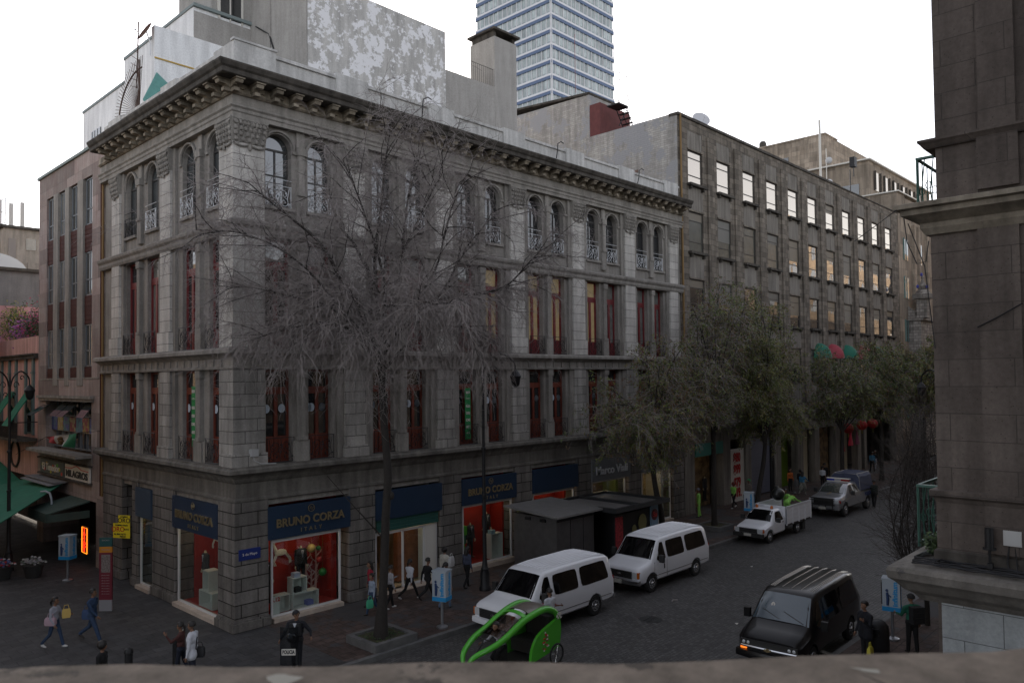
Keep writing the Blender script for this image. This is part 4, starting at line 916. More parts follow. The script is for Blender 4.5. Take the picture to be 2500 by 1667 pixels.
q.build('steps',M_blk,st); q=MB(); q.box(29.3,30.4,4.5,5.5,27.0,27.08)
for i in range(8): q.tube([(29.3+i*.15,4.5,27.05),(29.3+i*.15,4.5,29.1)],.015,4)
q.tube([(29.3,4.5,29.1),(30.4,4.5,29.1),(30.4,5.5,29.1)],.02,4); q.tube([(29.6,4.7,25.6),(30.6,4.7,27)],.04,4); q.build('landing',M_blk,st)
an=thing('roof_antenna','thin roof antennas with a stay wire beside the fire escape','antenna',(33,6,25)); q=MB(); q.tube([(34.2,6,25),(34.6,6,31.5)],.02,3); q.tube([(31.5,6,27.6),(31.6,6,30.6)],.02,3); q.tube([(34.55,6,31.3),(31.5,6,28.6)],.012,3); q.tube([(27.8,7,28),(27.8,7,32)],.02,3); q.build('rods',M_red,an)
def hook(lab,x):
    q=MB(); q.tube([(x,-.1,19.9),(x-.15,-.3,20.2),(x-.1,-.3,20.6),(x+.15,-.3,20.75),(x+.35,-.3,20.7)],.025,5); tag(q.build('iron_hook',M_blk),lab,'iron hook','iron hooks on the parapet')
hook('curved iron hook on the parapet near the glass tower',17.3); hook('curved iron hook on the parapet near the grey stone building',24.6); hook('curved iron hook above the bare tree on the cornice',8.4)
# spiked guards on the left roof edge
fg=thing('spiked_guard','rusty fan-shaped guard of radiating iron spikes on the roof edge','security guard',(.4,13.3,20.5),0)
q=MB()
for i in range(26):
    a=pi*(.02+.52*i/25); q.tube([(.3,9.6,20.6),(.3,9.6+3.0*cos(a),20.6+2.4*sin(a))],.014,3)
q.tube([(.3,9.6+2.4*cos(pi*(.02+.52*i/12)),20.6+1.9*sin(pi*(.02+.52*i/12))) for i in range(13)],.035,5)
q.tube([(.3,9.6,20.4),(.3,9.6,22.9)],.04,5)
q.build('spikes',pm('rusty iron',(.07,.04,.03),.8),fg)
fg=thing('spiked_guard','short row of iron spikes beside the white slab wall','security guard',(1,11,22),0)
q=MB()
for i in range(9): q.tube([(.6,10.6,22.0+i*.32),(.6,11.4,22.3+i*.36)],.014,3)
q.tube([(.6,10.7,22.0),(.6,10.5,25.0)],.03,4); q.build('spikes',MATS['rusty iron'],fg)
def dish(lab,c,r,az,el=.5,mat=None):
    o=thing('satellite_dish',lab,'satellite dish',c,az,'satellite dishes'); q=MB(); rings=[]
    for i in range(6):
        t=i/5; rings.append([(cos(el)*(.12*r*t*t)-sin(el)*0-.0+(-sin(el)*r*t*sin(a)),r*t*cos(a),cos(el)*r*t*sin(a)+sin(el)*.12*r*t*t) for a in np.linspace(0,2*pi,17)[:-1]])
    q.loft(rings[::-1]+[[(x-.03,y,z) for x,y,z in rr] for rr in rings]); q.build('dish',mat or pm('dish grey '+lab[:5],(.5,.5,.52),.5),o,False,smooth=50)
    q=MB(); q.tube([(-.05,0,0),(-.2,0,-.5),(-.2,0,-1.0)],.03,5); q.tube([(0,0,-r*.9),(r*.9,0,0)],.015,4); q.ell((r*.9,0,0),(.05,.05,.05),6,4); q.build('bracket',M_silver,o,False)
dish('white satellite dish on the roof edge of the grey stone building',(33.6,.8,26.0),.62,-2.2,.5); dish('brown satellite dish seen from the side on the white slab wall',(.45,9.3,24.1),.45,2.9,.6,pm('rusty dish',(.25,.12,.08),.6))
an=thing('roof_antenna','thin rooftop aerials above the white stepped building','antenna',(2,7,25)); q=MB()
for x,y,z0,z1 in ((1.2,6.5,25.5,28.6),(1.9,6.2,25.5,28.4),(.9,7.0,25.5,27.8)): q.tube([(x,y,z0),(x,y,z1)],.018,3)
q.tube([(.9,7,27),(1.9,6.2,27.3)],.012,3); q.build('rods',M_silver,an)
# ================================================================ grey stone building along the street
S_gr=stone('brown grey ashlar',(.16,.138,.114),(.24,.21,.176),(.62,.36),(.065,.06,.055),.012,.4)
S_grp=stone('plain spandrel stone',(.19,.175,.155),(.25,.232,.208),None,streak=.4)
gb=thing('grey_stone_building','long grey ashlar office building with three rows of steel windows beyond the corner building','building',(50,0,0))
gx=[30.43+3.72*i for i in range(11)]; gw_=1.8; X0,X1=29.3,71.5
rows=((20.98,23.15,'t'),(16.6,19.2,'m'),(12.4,14.85,'l'),(8.4,10.7,'b'))
q=MB(FR)
us=[X0]+[v for x in gx for v in (x,x+gw_)]+[X1]
for i in range(0,len(us),2):
    q.box(us[i],us[i+1],0,.6,5.5,24.4)
    c=(us[i]+us[i+1])/2
    if 0<i<len(us)-2: q.box(c-.42,c+.42,-.12,0,5.5,24.4)
q.box(X0,X1,-.0,.6,24.4,25.15); q.box(X0,X1,.6,16,5.5,25.1)
q.box(X0,X1,3.2,16,-.1,5.52); q.box(X0,X0+.2,.5,3.2,-.1,5.52); q.box(X1-.2,X1,.5,3.2,-.1,5.52)  # unseen closing walls, added so sun cannot leak into the bays
for a in (35.2,37.4,42.0,46.5,49.8,54.2): q.box(a,a+.15,.5,3.2,-.1,5.51)
q.build('wall',S_gr,gb)
for x in gx:
    q=MB(FR); q.box(x,x+gw_,.52,.6,5.5,24.4); zz=5.5
    for z0,z1,_ in rows[::-1]: q.box(x,x+gw_,.0,.53,zz,z0-.0); zz=z1
    q.box(x,x+gw_,.02,.53,zz,24.4); q.build('spandrel_strip',S_grp,gb)
q=MB(FR); q.box(X0-.1,56,-.1,.6,25.1,25.28); q.box(56,X1,-.08,.6,25.1,25.2); q.build('roof_edge',S_dark,gb)
q=MB(FR); q.box(X0,61,-.35,.02,5.28,5.5); q.box(X0,61,-.2,.02,5.1,5.28); q.box(X0,61,-.02,.5,4.3,5.1); q.build('street_cornice',S_grp,gb)
q=MB(); q.box(29.25,29.31,.05,16,19.6,25.25); q.build('side_wall',S_bw,gb)
q=MB(); q.tube([(29.45,-.1,5.6),(29.45,-.1,25.2)],.07,6); q.build('ochre_rain_pipe',MATS['ochre pipe'],gb)
q=MB(); q.box(29.22,29.26,3.0,5.2,20.5,22.2); q.build('brick_patch',stone('bare brick patch',(.25,.15,.12),(.33,.2,.17),(.3,.1),(.2,.18,.16),.012,.3),gb)
q=MB(); q.box(28.9,29.25,3.1,3.5,21.6,21.8); q.build('cut_beam',M_blk,gb)
M_stw=pm('dark steel window frame',(.03,.028,.026),.5)
G_warm=glassmat('upper street glass',(.05,.045,.04),1.2); 
M_bl1=pm('cream roller blind',(.15,.13,.1),.5); M_bl2=pm('grey roller blind',(.12,.12,.11),.5)
def gwin(x,z0,z1,kind,i):
    f=MB(FR); w_=gw_
    for u in (0,w_-.07): f.box(x+u,x+u+.07,.06,.14,z0,z1)
    h=z1-z0
    for z in (0,.25*h,.77*h,h-.07): f.box(x+.07,x+w_-.07,.06,.14,z0+z,z0+z+.05)
    o=f.build('window',M_stw,gb); g=MB(FR); g.box(x+.07,x+w_-.07,.09,.11,z0+.07,z1-.07)
    g.build('pane',{'t':G_sky2,'m':(G_warm if i>3 else G_bld),'l':G_dark,'b':G_dark}[kind],o)
    if (i*7+len(kind+str(z0)))%3!=1 and kind!='t' or (i*5)%7==2:
        hb_=h*(.2+.5*((i*37)%10)/10); bl=MB(FR); bl.box(x+.07,x+w_-.07,.078,.088,z1-.07-hb_,z1-.07); bl.build('roller_blind',[M_bl1,M_bl2][i%2],o)
    s=MB(FR); s.box(x-.15,x+w_+.15,-.28,.3,z0-.16,z0-.0); s.box(x+.05,x+.2,-.2,0,z0-.36,z0-.16); s.box(x+w_-.2,x+w_-.05,-.2,0,z0-.36,z0-.16); s.build('sill',S_dark,o)
    t=MB(FR); t.box(x-.08,x+w_+.08,-.05,.02,z1,z1+.1); t.build('lintel',S_gr,o)
G_bld=pm('drawn blind behind glass',(.075,.08,.07),.25,var=.3,vs=2)
G_sky2=glassmat('mirror like office glass',(.18,.16,.135),2.2)
G_sky2.node_tree.nodes['Principled BSDF'].inputs['Specular Tint'].default_value=(1,.9,.78,1)
for i,x in enumerate(gx):
    for z0,z1,kd in rows: gwin(x,z0,z1,kd,i)
for n,(x,c) in enumerate(((50.6,0),(53.3,1),(56.6,0),(60.2,1),(63.9,0))):
    q=MB(); rings=[]
    for i in range(7):
        t=pi/2*i/6; rings.append([(x+(1.05)*cos(a)*1.0,-.02-1.0*sin(t)*abs(sin(a))-.0,10.0+1.25*cos(t)*abs(sin(a))) for a in np.linspace(0,pi,11)])
    q.loft(rings,cap=False,closed=False)
    o=q.build('window_canopy',pm('canopy red %d'%n,(.32,.04,.06),.7) if c else pm('canopy green %d'%n,(.01,.14,.09),.7),gb,smooth=60)
# street level shops of the grey building
M_shut=pm('blue grey roller shutter',(.16,.17,.22),.5,.3); M_door=pm('lime green door',(.1,.17,.01),.6); M_pil=S_grp
def bay(x0,x1,z1,mat,name,d=.25): q=MB(FR); q.box(x0,x1,d,d+.1,0,z1); return q.build(name,mat,gb)
piers=[(29.3,30.5),(34.2,35.2),(37.4,38.2),(42.0,43.0),(46.0,47.0),(49.3,50.2),(53.6,54.7),(58.7,59.6),(60.4,61.0)]
for a,b in piers+[(69,71.5)]: q=MB(FR); q.box(a,b,-.05,.5,0,4.32 if a<69 else 5.5); q.build('ground_pier',S_grp,gb)
q=MB(FR)
for i in range(34): q.box(38.2,42,.22+.02*(i%2),.3,.1+i*.12,.22+i*.12)
q.build('roller_shutter',M_shut,gb); bay(43,46,4.3,M_door,'green_door',.8); bay(61,69,5.5,pm('dark side entrance',(.008,.008,.01),.9),'dark_opening',2.4)  # near-black panel stands in for the dark area past the last pier
M_cream=pm('cream lit shop wall',(.5,.45,.32),.7); M_or=pm('orange lit shop wall',(.4,.14,.02),.7)
M_ylw=pm('yellow lit shop',(.22,.15,.08),.7,var=.9,vs=2)
bay(30.5,34.2,4.3,M_ylw,'lit_shop_wall',1.0); bay(35.2,37.4,3.6,M_white,'price_poster',.1); bay(47,49.3,4.3,M_cream,'lit_shop_wall',.6); bay(50.2,53.6,4.3,M_ylw,'lit_shop_wall',.6); bay(54.7,56.9,4.3,M_or,'lit_shop_wall',.5); bay(56.9,58.7,4.3,M_cream,'lit_shop_wall',.9)
for a,b in ((31.6,32.6),(55.2,56.2)):
    q=MB(FR); q.box(a,b,.12,.18,4.2,4.25); q.build('tube_lamp',M_lamp,gb)  # added tubes that brighten the shop walls; no such lamps seen here
t=MB(); 
for tx,z in (('$80',3.0),('$99',2.2),('$79',1.3),('$19.',.6)): put_text(t,tx,.85,(36.3,.06,z),*XR,depth=.01,bold=.03,sx=.75)
t.build('red_price_lettering',pm('red price print',(.4,.01,.01),.6),gb)
q=MB(FR); q.box(30.6,34.1,-.1,0,3.5,4.3); q.build('teal_fascia',pm('teal fascia',(.04,.2,.17),.6),gb)
t=MB(); put_text(t,'Opticas',.6,(45.0,-.08,4.75),*XR,depth=.02); t.build('gold_lettering',M_gold,gb)
q=MB(FR); q.box(54.9,58.4,-.12,-.02,4.35,5.05); q.build('grey_sign_board',M_gr,gb)
for n,x,z in ((0,31.5,.3),(1,33.0,.4)): mann(['headless mannequin in a dark suit in the yellow lit shop of the grey building','headless mannequin in a grey suit in the yellow lit shop of the grey building'][n],(x,.7),-pi/2,[SUIT,GREY][n],SUIT,z=z,shirt=False)
def lantern(lab,x,z,y=-.5,r=.42):
    o=thing('paper_lantern',lab,'paper lantern',(x,y,z),0,'red paper lanterns'); q=MB()
    q.lathe((0,0,-r),[(.12,0),(.3*r/.42,.08),(.42*r/.42,.26),(.46*r/.42,.42),(.42*r/.42,.58),(.3*r/.42,.76),(.12,.84)],18)
    for i in range(12): a=2*pi*i/12; q.tube([(.14*cos(a),.14*sin(a),-r),(.43*cos(a),.43*sin(a),-.15),(.47*cos(a),.47*sin(a),0),(.43*cos(a),.43*sin(a),.17),(.14*cos(a),.14*sin(a),r)],.012,3)
    q.build('paper_shade',pm('red paper '+str(x),(.4,.02,.02),.6),o,False,smooth=40); q=MB(); q.tube([(0,0,-r),(0,0,-r-.35)],.05,6); q.tube([(0,0,r),(0,0,r+.5)],.01,3); q.build('tassel',YE,o,False)
lantern('red paper lantern above the orange lit shop',55.3,4.0); lantern('red paper lantern in the middle of the three',58.6,4.1); lantern('red paper lantern farthest along by the dark entrance',61.3,4.1)
for n,(x,z,c) in enumerate(((55.0,2.2,(.4,.03,.05)),(56.9,2.6,(.5,.02,.06)),(58.5,2.6,(.2,.05,.1)))):
    q=MB(); q.loft([[(x+r*cos(a),-.1+.3*r*sin(a),z+dz) for a in np.linspace(0,2*pi,11)[:-1]] for r,dz in ((.1,1.2),(.28,1.05),(.2,.7),(.5,-.2))]); tag(q.build('hanging_dress',pm('dress %d'%n,c,.8)),['red dress hanging under the first lantern','pink red dress hanging between the lanterns','dark plum dress hanging by the farthest lantern'][n],'dress','dresses hanging outside the lantern shop')
# ================================================================ farther buildings
S_bei=stone('beige sandstone',(.3,.245,.19),(.42,.355,.285),(1.1,.6),(.2,.17,.14),.012,.3)
S_bei2=stone('beige smooth stone',(.27,.225,.175),(.36,.3,.24),(1.1,1.3),(.2,.17,.14),.012,.4)
b1=thing('beige_office_building','beige stone building at the far end with a stepped roof terrace and slit windows','building',(80,0,0))
q=MB(); q.box(71.6,84,-.0,8,-.1,27.1); q.box(71.6,74,-.0,6,27.1,27.4); q.box(76.5,140,.3,20,-.1,25); q.box(73,95,3.2,14,25,31.6); q.build('wall',S_bei2,b1)
q=MB(); q.box(72.6,95.3,2.9,14,31.6,31.75); q.box(71.4,84.2,-.2,8,27.4,27.52); q.build('pale_coping',M_white,b1)
for i in range(6):
    x=74.6+i*3.0; q=MB(); q.box(x,x+1.6,3.1,3.19,28.6,30.6); o=q.build('window',G_sky2,b1)
    q=MB(); q.box(x+1.6,x+1.7,2.95,3.2,28.6,30.7); q.box(x-.1,x,2.95,3.2,28.6,30.7); q.build('window_frame',S_dark,o)
for z in (4,8,12,16.5,20.5): 
    for x in (73.2,78): q=MB(); q.box(x,x+1.3,-.06,-.01,z,z+2.2); o=q.build('window',G_mid,b1); q=MB(); q.box(x-.12,x,-.12,0,z,z+2.3); q.box(x+.6,x+.66,-.1,-.06,z,z+2.2); q.build('window_frame',pm('teal frame',(.1,.18,.17),.6) if 'teal frame' not in MATS else MATS['teal frame'],o)
for x in (76,77.5,80.6): q=MB(); q.box(x,x+.6,-.3,0,4,24.5); q.build('tall_pilaster',S_bei,b1)
q=MB(); q.box(72.9,73,4.2,7.2,27.6,29.2); q.build('window',G_mid,b1)
b2=thing('beige_tower_block','taller beige stone block with two small windows behind the grey roofline','building',(90,14,0))
q=MB(); q.box(85,100,12.4,26,0,39.2); q.build('wall',S_bei,b2)
q=MB(); q.box(84.9,89,12.3,26,39.2,39.4); q.box(84.95,85,10,10.1,30,31); q.build('roof_edge',S_bei,b2)
for y in (17.2,20.6): q=MB(); q.box(84.93,85,y,y+1.6,35.6,37.2); q.build('window',G_mid,b2)
q=MB(); q.lathe((85.6,21,39.3),[(.5,0),(.5,.7),(.3,1.0)],8); q.build('roof_vent',S_dark,b2)
an=thing('white_roof_mast','thin white mast with small dishes on the grey roof before the beige tower','antenna mast',(62,4,25)); q=MB(); q.tube([(62,4,25),(62,4,33.5)],.12,6); q.tube([(62,4,33.5),(62,4,38)],.03,4); q.tube([(63.5,4,25),(63.5,4,31)],.04,4); q.build('mast',M_white,an)
for z in (27.6,29.8): q=MB(); q.ell((63.6,3.8,z),(.25,.35,.35),8,6); q.build('small_dish',pm('small dish %.0f'%z,(.5,.5,.5),.5),an)
an=thing('floodlight_pole','short pole with a dark floodlight box on the far grey roof','floodlight',(68,4,26)); q=MB(); q.tube([(67,3,25),(67,3,29.4)],.06,4); q.box(68.3,69.0,3,3.5,30,31); q.tube([(68.6,3.2,29),(68.6,3.2,30)],.05,4); q.build('pole',M_blk,an)
q=MB(); q.box(66.3,67.6,2.2,3.2,25.1,26.6); tag(q.build('red_roof_box',S_red),'small red box on the far end of the grey roof','roof box')
# baroque parapet with tiled pinnacle
bz=thing('baroque_pinnacle_house','carved baroque house parapet with a tile-topped stone pinnacle seen beside the pillar','building',(76,-1,0))
q=MB(); q.box(74.2,90,-1.2,.0,0,14.4); q.box(74.0,90,-1.5,0,14.2,14.6); q.prism([(-1.3,14.6),(.4,14.6),(.4,16.2),(-.1,15.6),(-.6,15.2),(-1.3,16.4)],74.2,74.6,'x'); q.build('wall',stone('baroque stone',(.24,.22,.2),(.36,.33,.3),(.5,.3),(.1,.09,.08),.02,.4),bz)
q=MB(); q.box(73.9,74.9,-1.9,-.9,14.4,16.4); q.box(73.6,75.2,-2.2,-.6,16.4,16.9); q.lathe((74.4,-1.4,16.9),[(.75,0),(.6,.3),(.3,.5),(.42,.8),(.25,1.1),(.1,1.5),(.16,1.7),(.04,2.0)],10); q.build('pinnacle',MATS['baroque stone'],bz)
for i,(y,z) in enumerate(((-1.9,17.6),(-1.0,17.7),(-1.4,18.9))): q=MB(); q.ell((74.1,y,z),(.14,.14,.2),7,5); q.build('tile_ball',pm('blue tile %d'%i,(.05,.06,.3),.3),bz)
# glass tower
TG=stone('tower glass band',(.38,.45,.46),(.6,.66,.65),(1.6,3.93),(.3,.35,.37),.05,.4,rough=.12,bump=0,streak=.3)
TG.node_tree.nodes['Principled BSDF'].inputs['Specular IOR Level'].default_value=.9
TB=pm('tower blue band',(.1,.15,.26),.5); TW=pm('tower white mullion',(.7,.7,.72),.4)
tw=thing('glass_tower','tall glass office tower with blue bands rising behind the roofs','tower',(148,113,0))
xa,ya=134.1,99.7; LX,LY=27.0,27.7
q=MB(); q.box(xa+.3,xa+LX-.3,ya+.3,ya+LY-.3,0,150); q.build('glass_shaft',TG,tw)
ib=MB(); ib.box(xa,xa+LX,ya,ya+LY,0,.8); b0=ib.build('blue_band',TB,tw,False); 
wbm=MB(); wbm.box(xa+.02,xa+LX-.02,ya+.02,ya+LY-.02,0,.5); w0=wbm.build('white_band',TW,tw,False)
b0.parent=tw; w0.parent=tw
for i in range(38):
    z=2.2+3.93*i
    o=b0 if i==0 else b0.copy(); p=w0 if i==0 else w0.copy()
    if i: COL.objects.link(o); COL.objects.link(p)
    o.location=(-148,-113,z); p.location=(-148,-113,z+.82)
q=MB()
for i in range(17): x=xa+LX*i/16; q.box(x-.06,x+.06,ya+.1,ya+.34,0,150)
for i in range(17): y=ya+LY*i/16; q.box(xa+.1,xa+.34,y-.06,y+.06,0,150)
q.build('mullions',TW,tw)
# ================================================================ near side: pillar of the opposite corner building
S_pil=stone('pinkish brown ashlar',(.105,.086,.075),(.165,.138,.12),(.95,.42),(.07,.06,.054),.006,.15,specks=13,patch=True,patchc=(.1,.088,.08),pth=.66,pscale=1.6)
S_led=stone('worn pale ledge stone',(.13,.12,.105),(.24,.222,.2),None,streak=.3,patch=True,patchc=(.1,.095,.09),pth=.6)
S_tile=stone('pale grey tiled wall',(.36,.39,.4),(.47,.5,.51),(1.05,.5),(.12,.13,.13),.006,.12,rough=.5,streak=.15)
pb=thing('near_corner_building','brown ashlar corner of the opposite building at the right edge with heavy cornices','building',(.7,-21.8,0))
Q=lambda u,v,z:(.7+v,-21.87-u,z)     # face towards -X: u runs towards -Y, v inward
q=MB(Q); 
q.box(.1,9,0,9,12.3,30); q.box(0.1,9,-.0,9,11.3,12.3); q.box(0,9,0,9,6.75,10.85); q.box(-.02,9,-.02,9,5.85,6.6); q.box(.02,9,.1,9,0,5.2)
q.box(.72,1.2,-.07,0,12.3,30); q.box(.68,1.22,-.07,0,11.4,12.2); q.box(.66,1.2,-.06,0,6.75,10.85); q.box(.66,1.2,-.07,-.02,5.9,6.6)
q.build('wall',S_pil,pb)
P2=[(15,-21.87),(.7,-21.87),(.7,-31)]
def cor2(name,pr,mat):
    q=MB(); q.sweep(pr,P2); q.build(name,mat,pb)
cor2('upper_cornice',[(-.4,10.78),(.06,10.8),(.12,10.9),(.12,10.98),(.26,11.06),(.34,11.1),(.34,11.18),(.42,11.2),(.42,11.27),(.3,11.3),(-.4,11.34)],S_brk)
cor2('small_cornice',[(-.4,12.17),(.05,12.17),(.1,12.24),(.13,12.27),(.13,12.31),(-.4,12.34)],S_pil)
cor2('plinth_moulding',[(-.4,6.6),(.03,6.6),(.05,6.66),(.1,6.7),(.1,6.78),(-.4,6.84)],S_pil)
cor2('dark_base',[(-.4,5.62),(.06,5.62),(.06,5.84),(0,5.88),(-.4,5.9)],S_dark)
P2=[(15,-21.6),(.68,-21.6),(.68,-31)]
cor2('street_ledge',[(-.4,5.0),(.0,5.02),(.08,5.12),(.2,5.2),(.3,5.32),(.38,5.38),(.4,5.5),(.37,5.56),(.1,5.62),(-.4,5.62)],S_led)
q=MB(Q); q.box(.02,9,-.03,.1,0,5.03); q.build('tile_cladding',S_tile,pb)
q=MB(Q); q.box(-.03,.02,-.02,.1,0,5.03); q.build('wall_corner',S_pil,pb)
M_grn=pm('verdigris railing paint',(.05,.13,.1),.5,var=.2)
for lab,z0,z1,x0 in (('upper',11.35,12.42,2.2),('lower',5.64,6.66,1.75)):
    rl=thing('balcony_railing','green iron balcony railing beside the pillar, %s one'%lab+(' against the sky' if lab=='upper' else ' above the worn ledge'),'railing',(x0,-21.4,z0),0,'green balcony railings')
    q=MB(); y=-21.42
    for yy in (-21.86,-21.3): q.box(x0,x0+.04,yy,yy+.04,z0,z1)
    q.box(x0-.02,x0+.06,-21.86,-21.26,z1,z1+.04); q.box(x0,x0+4,-21.3,-21.26,z1,z1+.04); q.box(x0,x0+4,-21.3,-21.26,z0+.05,z0+.08)
    for i in range(5): q.tube([(x0+.02,-21.75+.1*i+.045*cos(t),z0+.5+.045*sin(t)*1.5+.1*(i%2)) for t in np.linspace(0,2*pi,9)],.008,4)
    for i in range(4): q.tube([(x0+.02,-21.82+.14*i,z0),(x0+.02,-21.76+.14*i,z0+.5),(x0+.02,-21.82+.14*i,z1)],.01,4)
    for i in range(14): q.tube([(x0+.3*i,-21.28,z0),(x0+.3*i,-21.28,z1)],.01,4)
    q.build('bars',M_grn,rl)
# fittings on the pillar
o=thing('floodlight','black cylindrical floodlight standing on the worn ledge','floodlight',(.55,-22.75,5.7)); q=MB(); q.cyl((.5,-22.6,6.0),(.5,-22.6,6.3),.062,.058,14); q.cyl((.5,-22.6,5.98),(.5,-22.6,6.01),.09,.09,14); q.tube([(.5,-22.6,5.98),(.52,-22.6,5.8),(.55,-22.6,5.62)],.02,6); q.box(.47,.55,-22.64,-22.57,5.7,5.78); q.build('housing',M_blk,o)
q=MB(); q.box(.6,.7,-22.99,-22.76,6.05,6.27); q.box(.595,.6,-22.97,-22.78,6.07,6.25); tag(q.build('white_junction_box',pm('white plastic box',(.5,.5,.49),.4),smooth=30),'white plastic junction box on the pillar beside the black floodlight','junction box')
q=MB(); q.tube([(.64,-22.83,6.05),(.62,-22.8,5.8),(.56,-22.84,5.64)],.014,5); q.tube([(.64,-22.9,6.05),(.62,-22.92,5.8),(.5,-22.95,5.64)],.01,5); tag(q.build('cable_drop',M_blk),'black cables dropping from the white junction box to the ledge','cables')
rn=random.Random(9)
q=MB()
for kx in range(6):
    pts=[]; off=rn.uniform(-.05,.08)
    for i in range(26):
        u=-.32+i*.12; pts.append((.7-.28+.03*kx+off*sin(i*.5+kx)*.5,-21.87-u,5.64+.012*kx+.015*abs(sin(i*.9+kx))))
    pts=[(1.4,-21.6+.02*kx,5.66)]+pts; q.tube(pts,.011,5)
for kx in range(5): q.tube([(.55+.1*rn.random(),-21.8-.1*rn.random(),5.66),(.45,-21.95,5.75),(.5+.1*rn.random(),-22.1-.3*rn.random(),5.67),(.62,-22.0,5.7)],.008,4)
tag(q.build('cables',M_blk),'bundle of black cables lying along the worn stone ledge','cables')
q=MB(); q.tube([(.45,-21.55,11.15),(.5,-21.58,10.7),(.55,-21.7,10.35),(.6,-21.82,10.38),(.62,-21.86,10.7)],.008,4); q.tube([(.5,-21.6,11.0),(.6,-21.8,10.3),(.64,-21.88,9.3),(.66,-21.9,9.0)],.008,4); q.tube([(.28,-21.5,11.2),(.1,-21.3,11.0),(-.2,-21.0,10.7)],.006,4) ; q.tube([(.62,-22.5,9.3),(.6,-22.8,9.45),(.58,-23.1,9.62)],.01,4)
tag(q.build('loose_cables',M_blk),'loose black cables dangling below the upper cornice of the pillar','cables')
q=MB(); q.ell((1.2,-21.6,5.78),(.16,.12,.14),7,5)
LB=leafblob('l','',(1.3,-21.62,5.8),(.22,.12,.16),260,[LD,LG],sz=.05,seed=8); LB.tube([(1.3,-21.62,5.6),(1.3,-21.62,5.9)],.015,4); tag(LB.build('ledge_plant',[LD,LG]),'small plant and clutter growing at the corner of the worn ledge','plant')
# own balcony parapet
S_own=stone('parapet stone',(.14,.115,.09),(.29,.24,.192),None,streak=.05,patch=True,patchc=(.1,.085,.07),pth=.6,pscale=4)
for n_ in S_own.node_tree.nodes:
    if n_.type=='TEX_NOISE' and abs(n_.inputs['Scale'].default_value-.9)<.01: n_.inputs['Scale'].default_value=7
pp=thing('stone_parapet','worn brown stone balcony parapet crossing the bottom of the picture','parapet',(-11.5,-24.3,7))
q=MB(); hd=Vector((FW.x,FW.y,0)).normalized(); rr=Vector((hd.y,-hd.x,0)); zt=8.215
c0=Vector((CAM.x,CAM.y,0))
def PQ(u,v,z): p=c0+rr*u+hd*v; return (p.x,p.y,z)
q.tf=PQ
n=40; rings=[]; rn=random.Random(4)
for i in range(n+1):
    u=-2.6+5.2*i/n; j=.004*sin(i*1.7)+.003*rn.random(); e=.055*max(0,(u-.42))
    rings.append([(u,.62,zt-.02),(u,1.06,zt-.004+j+e),(u,1.1,zt-.03+j+e),(u,1.1,zt-.12),(u,1.04,zt-.2),(u,1.04,6.0),(u,.62,6.0)])
q.loft(rings); q.build('coping',S_own,pp,smooth=40)
q=MB(PQ); q.tube([(.43,1.09,zt-.002),(.45,1.05,zt-.001),(.445,1.0,zt-.001),(.47,.95,zt-.001)],[.001,.0016,.0014,.002],4); q.build('crack',S_dark,pp)
for cx,cy in ((-.3,1.0),(.46,1.02)):
    q=MB(PQ); q.add([(cx+.02*(1+.4*sin(3*a))*cos(a),cy+.022*(1+.3*cos(2*a+1))*sin(a),zt+.0012) for a in np.linspace(0,2*pi,15)[:-1]],[tuple(range(14))]); q.build('pale_chip',pm('pale chipped stone',(.42,.4,.34),.9) if 'pale chipped stone' not in MATS else MATS['pale chipped stone'],pp)
# the rest of the near side street front (out of frame, gives shade and reflections)
S_nb=stone('warm street front',(.42,.3,.2),(.56,.43,.3),(1.0,.5),(.2,.17,.14),.012,.3)
nb=thing('near_side_row','row of warm stone street fronts on the near side beyond the pillar building','building',(60,-24,0))
q=MB(); q.box(9.7,140,-40,-22.0,0,17); q.box(60,85,-40,-22.5,17,24); q.box(85,160,-40,-22.5,17,32); q.build('wall',S_nb,nb)
for i in range(34): 
    x=12+i*3.7
    for z in (7,11.5): 
        if i%1==0: q=MB(); q.box(x,x+1.3,-21.98,-21.93,z,z+2.6); q.build('window',G_dark,nb)
for i in range(20):
    x=86.5+i*3.7
    for z in (18.5,22.5,26.5): q=MB(); q.box(x,x+1.4,-22.5,-22.43,z,z+2.5); q.build('window',G_dark,nb)
ob=thing('own_building','building the picture is taken from, behind and beside the balcony','building',(-20,-30,0))
q=MB(); q.box(-45,-13.6,-45,-27.5,0,20); q.box(-13.6,-9,-45,-29.5,0,20); q.build('wall',S_pil,ob)
lbk=thing('west_side_building','stone building across the side street, out of the picture on the left','building',(-22,15,0))
q=MB(); q.box(-30,-13.5,0,90,0,18); q.box(-13.5,0,75,90,0,16); q.build('wall',S_nb,lbk)
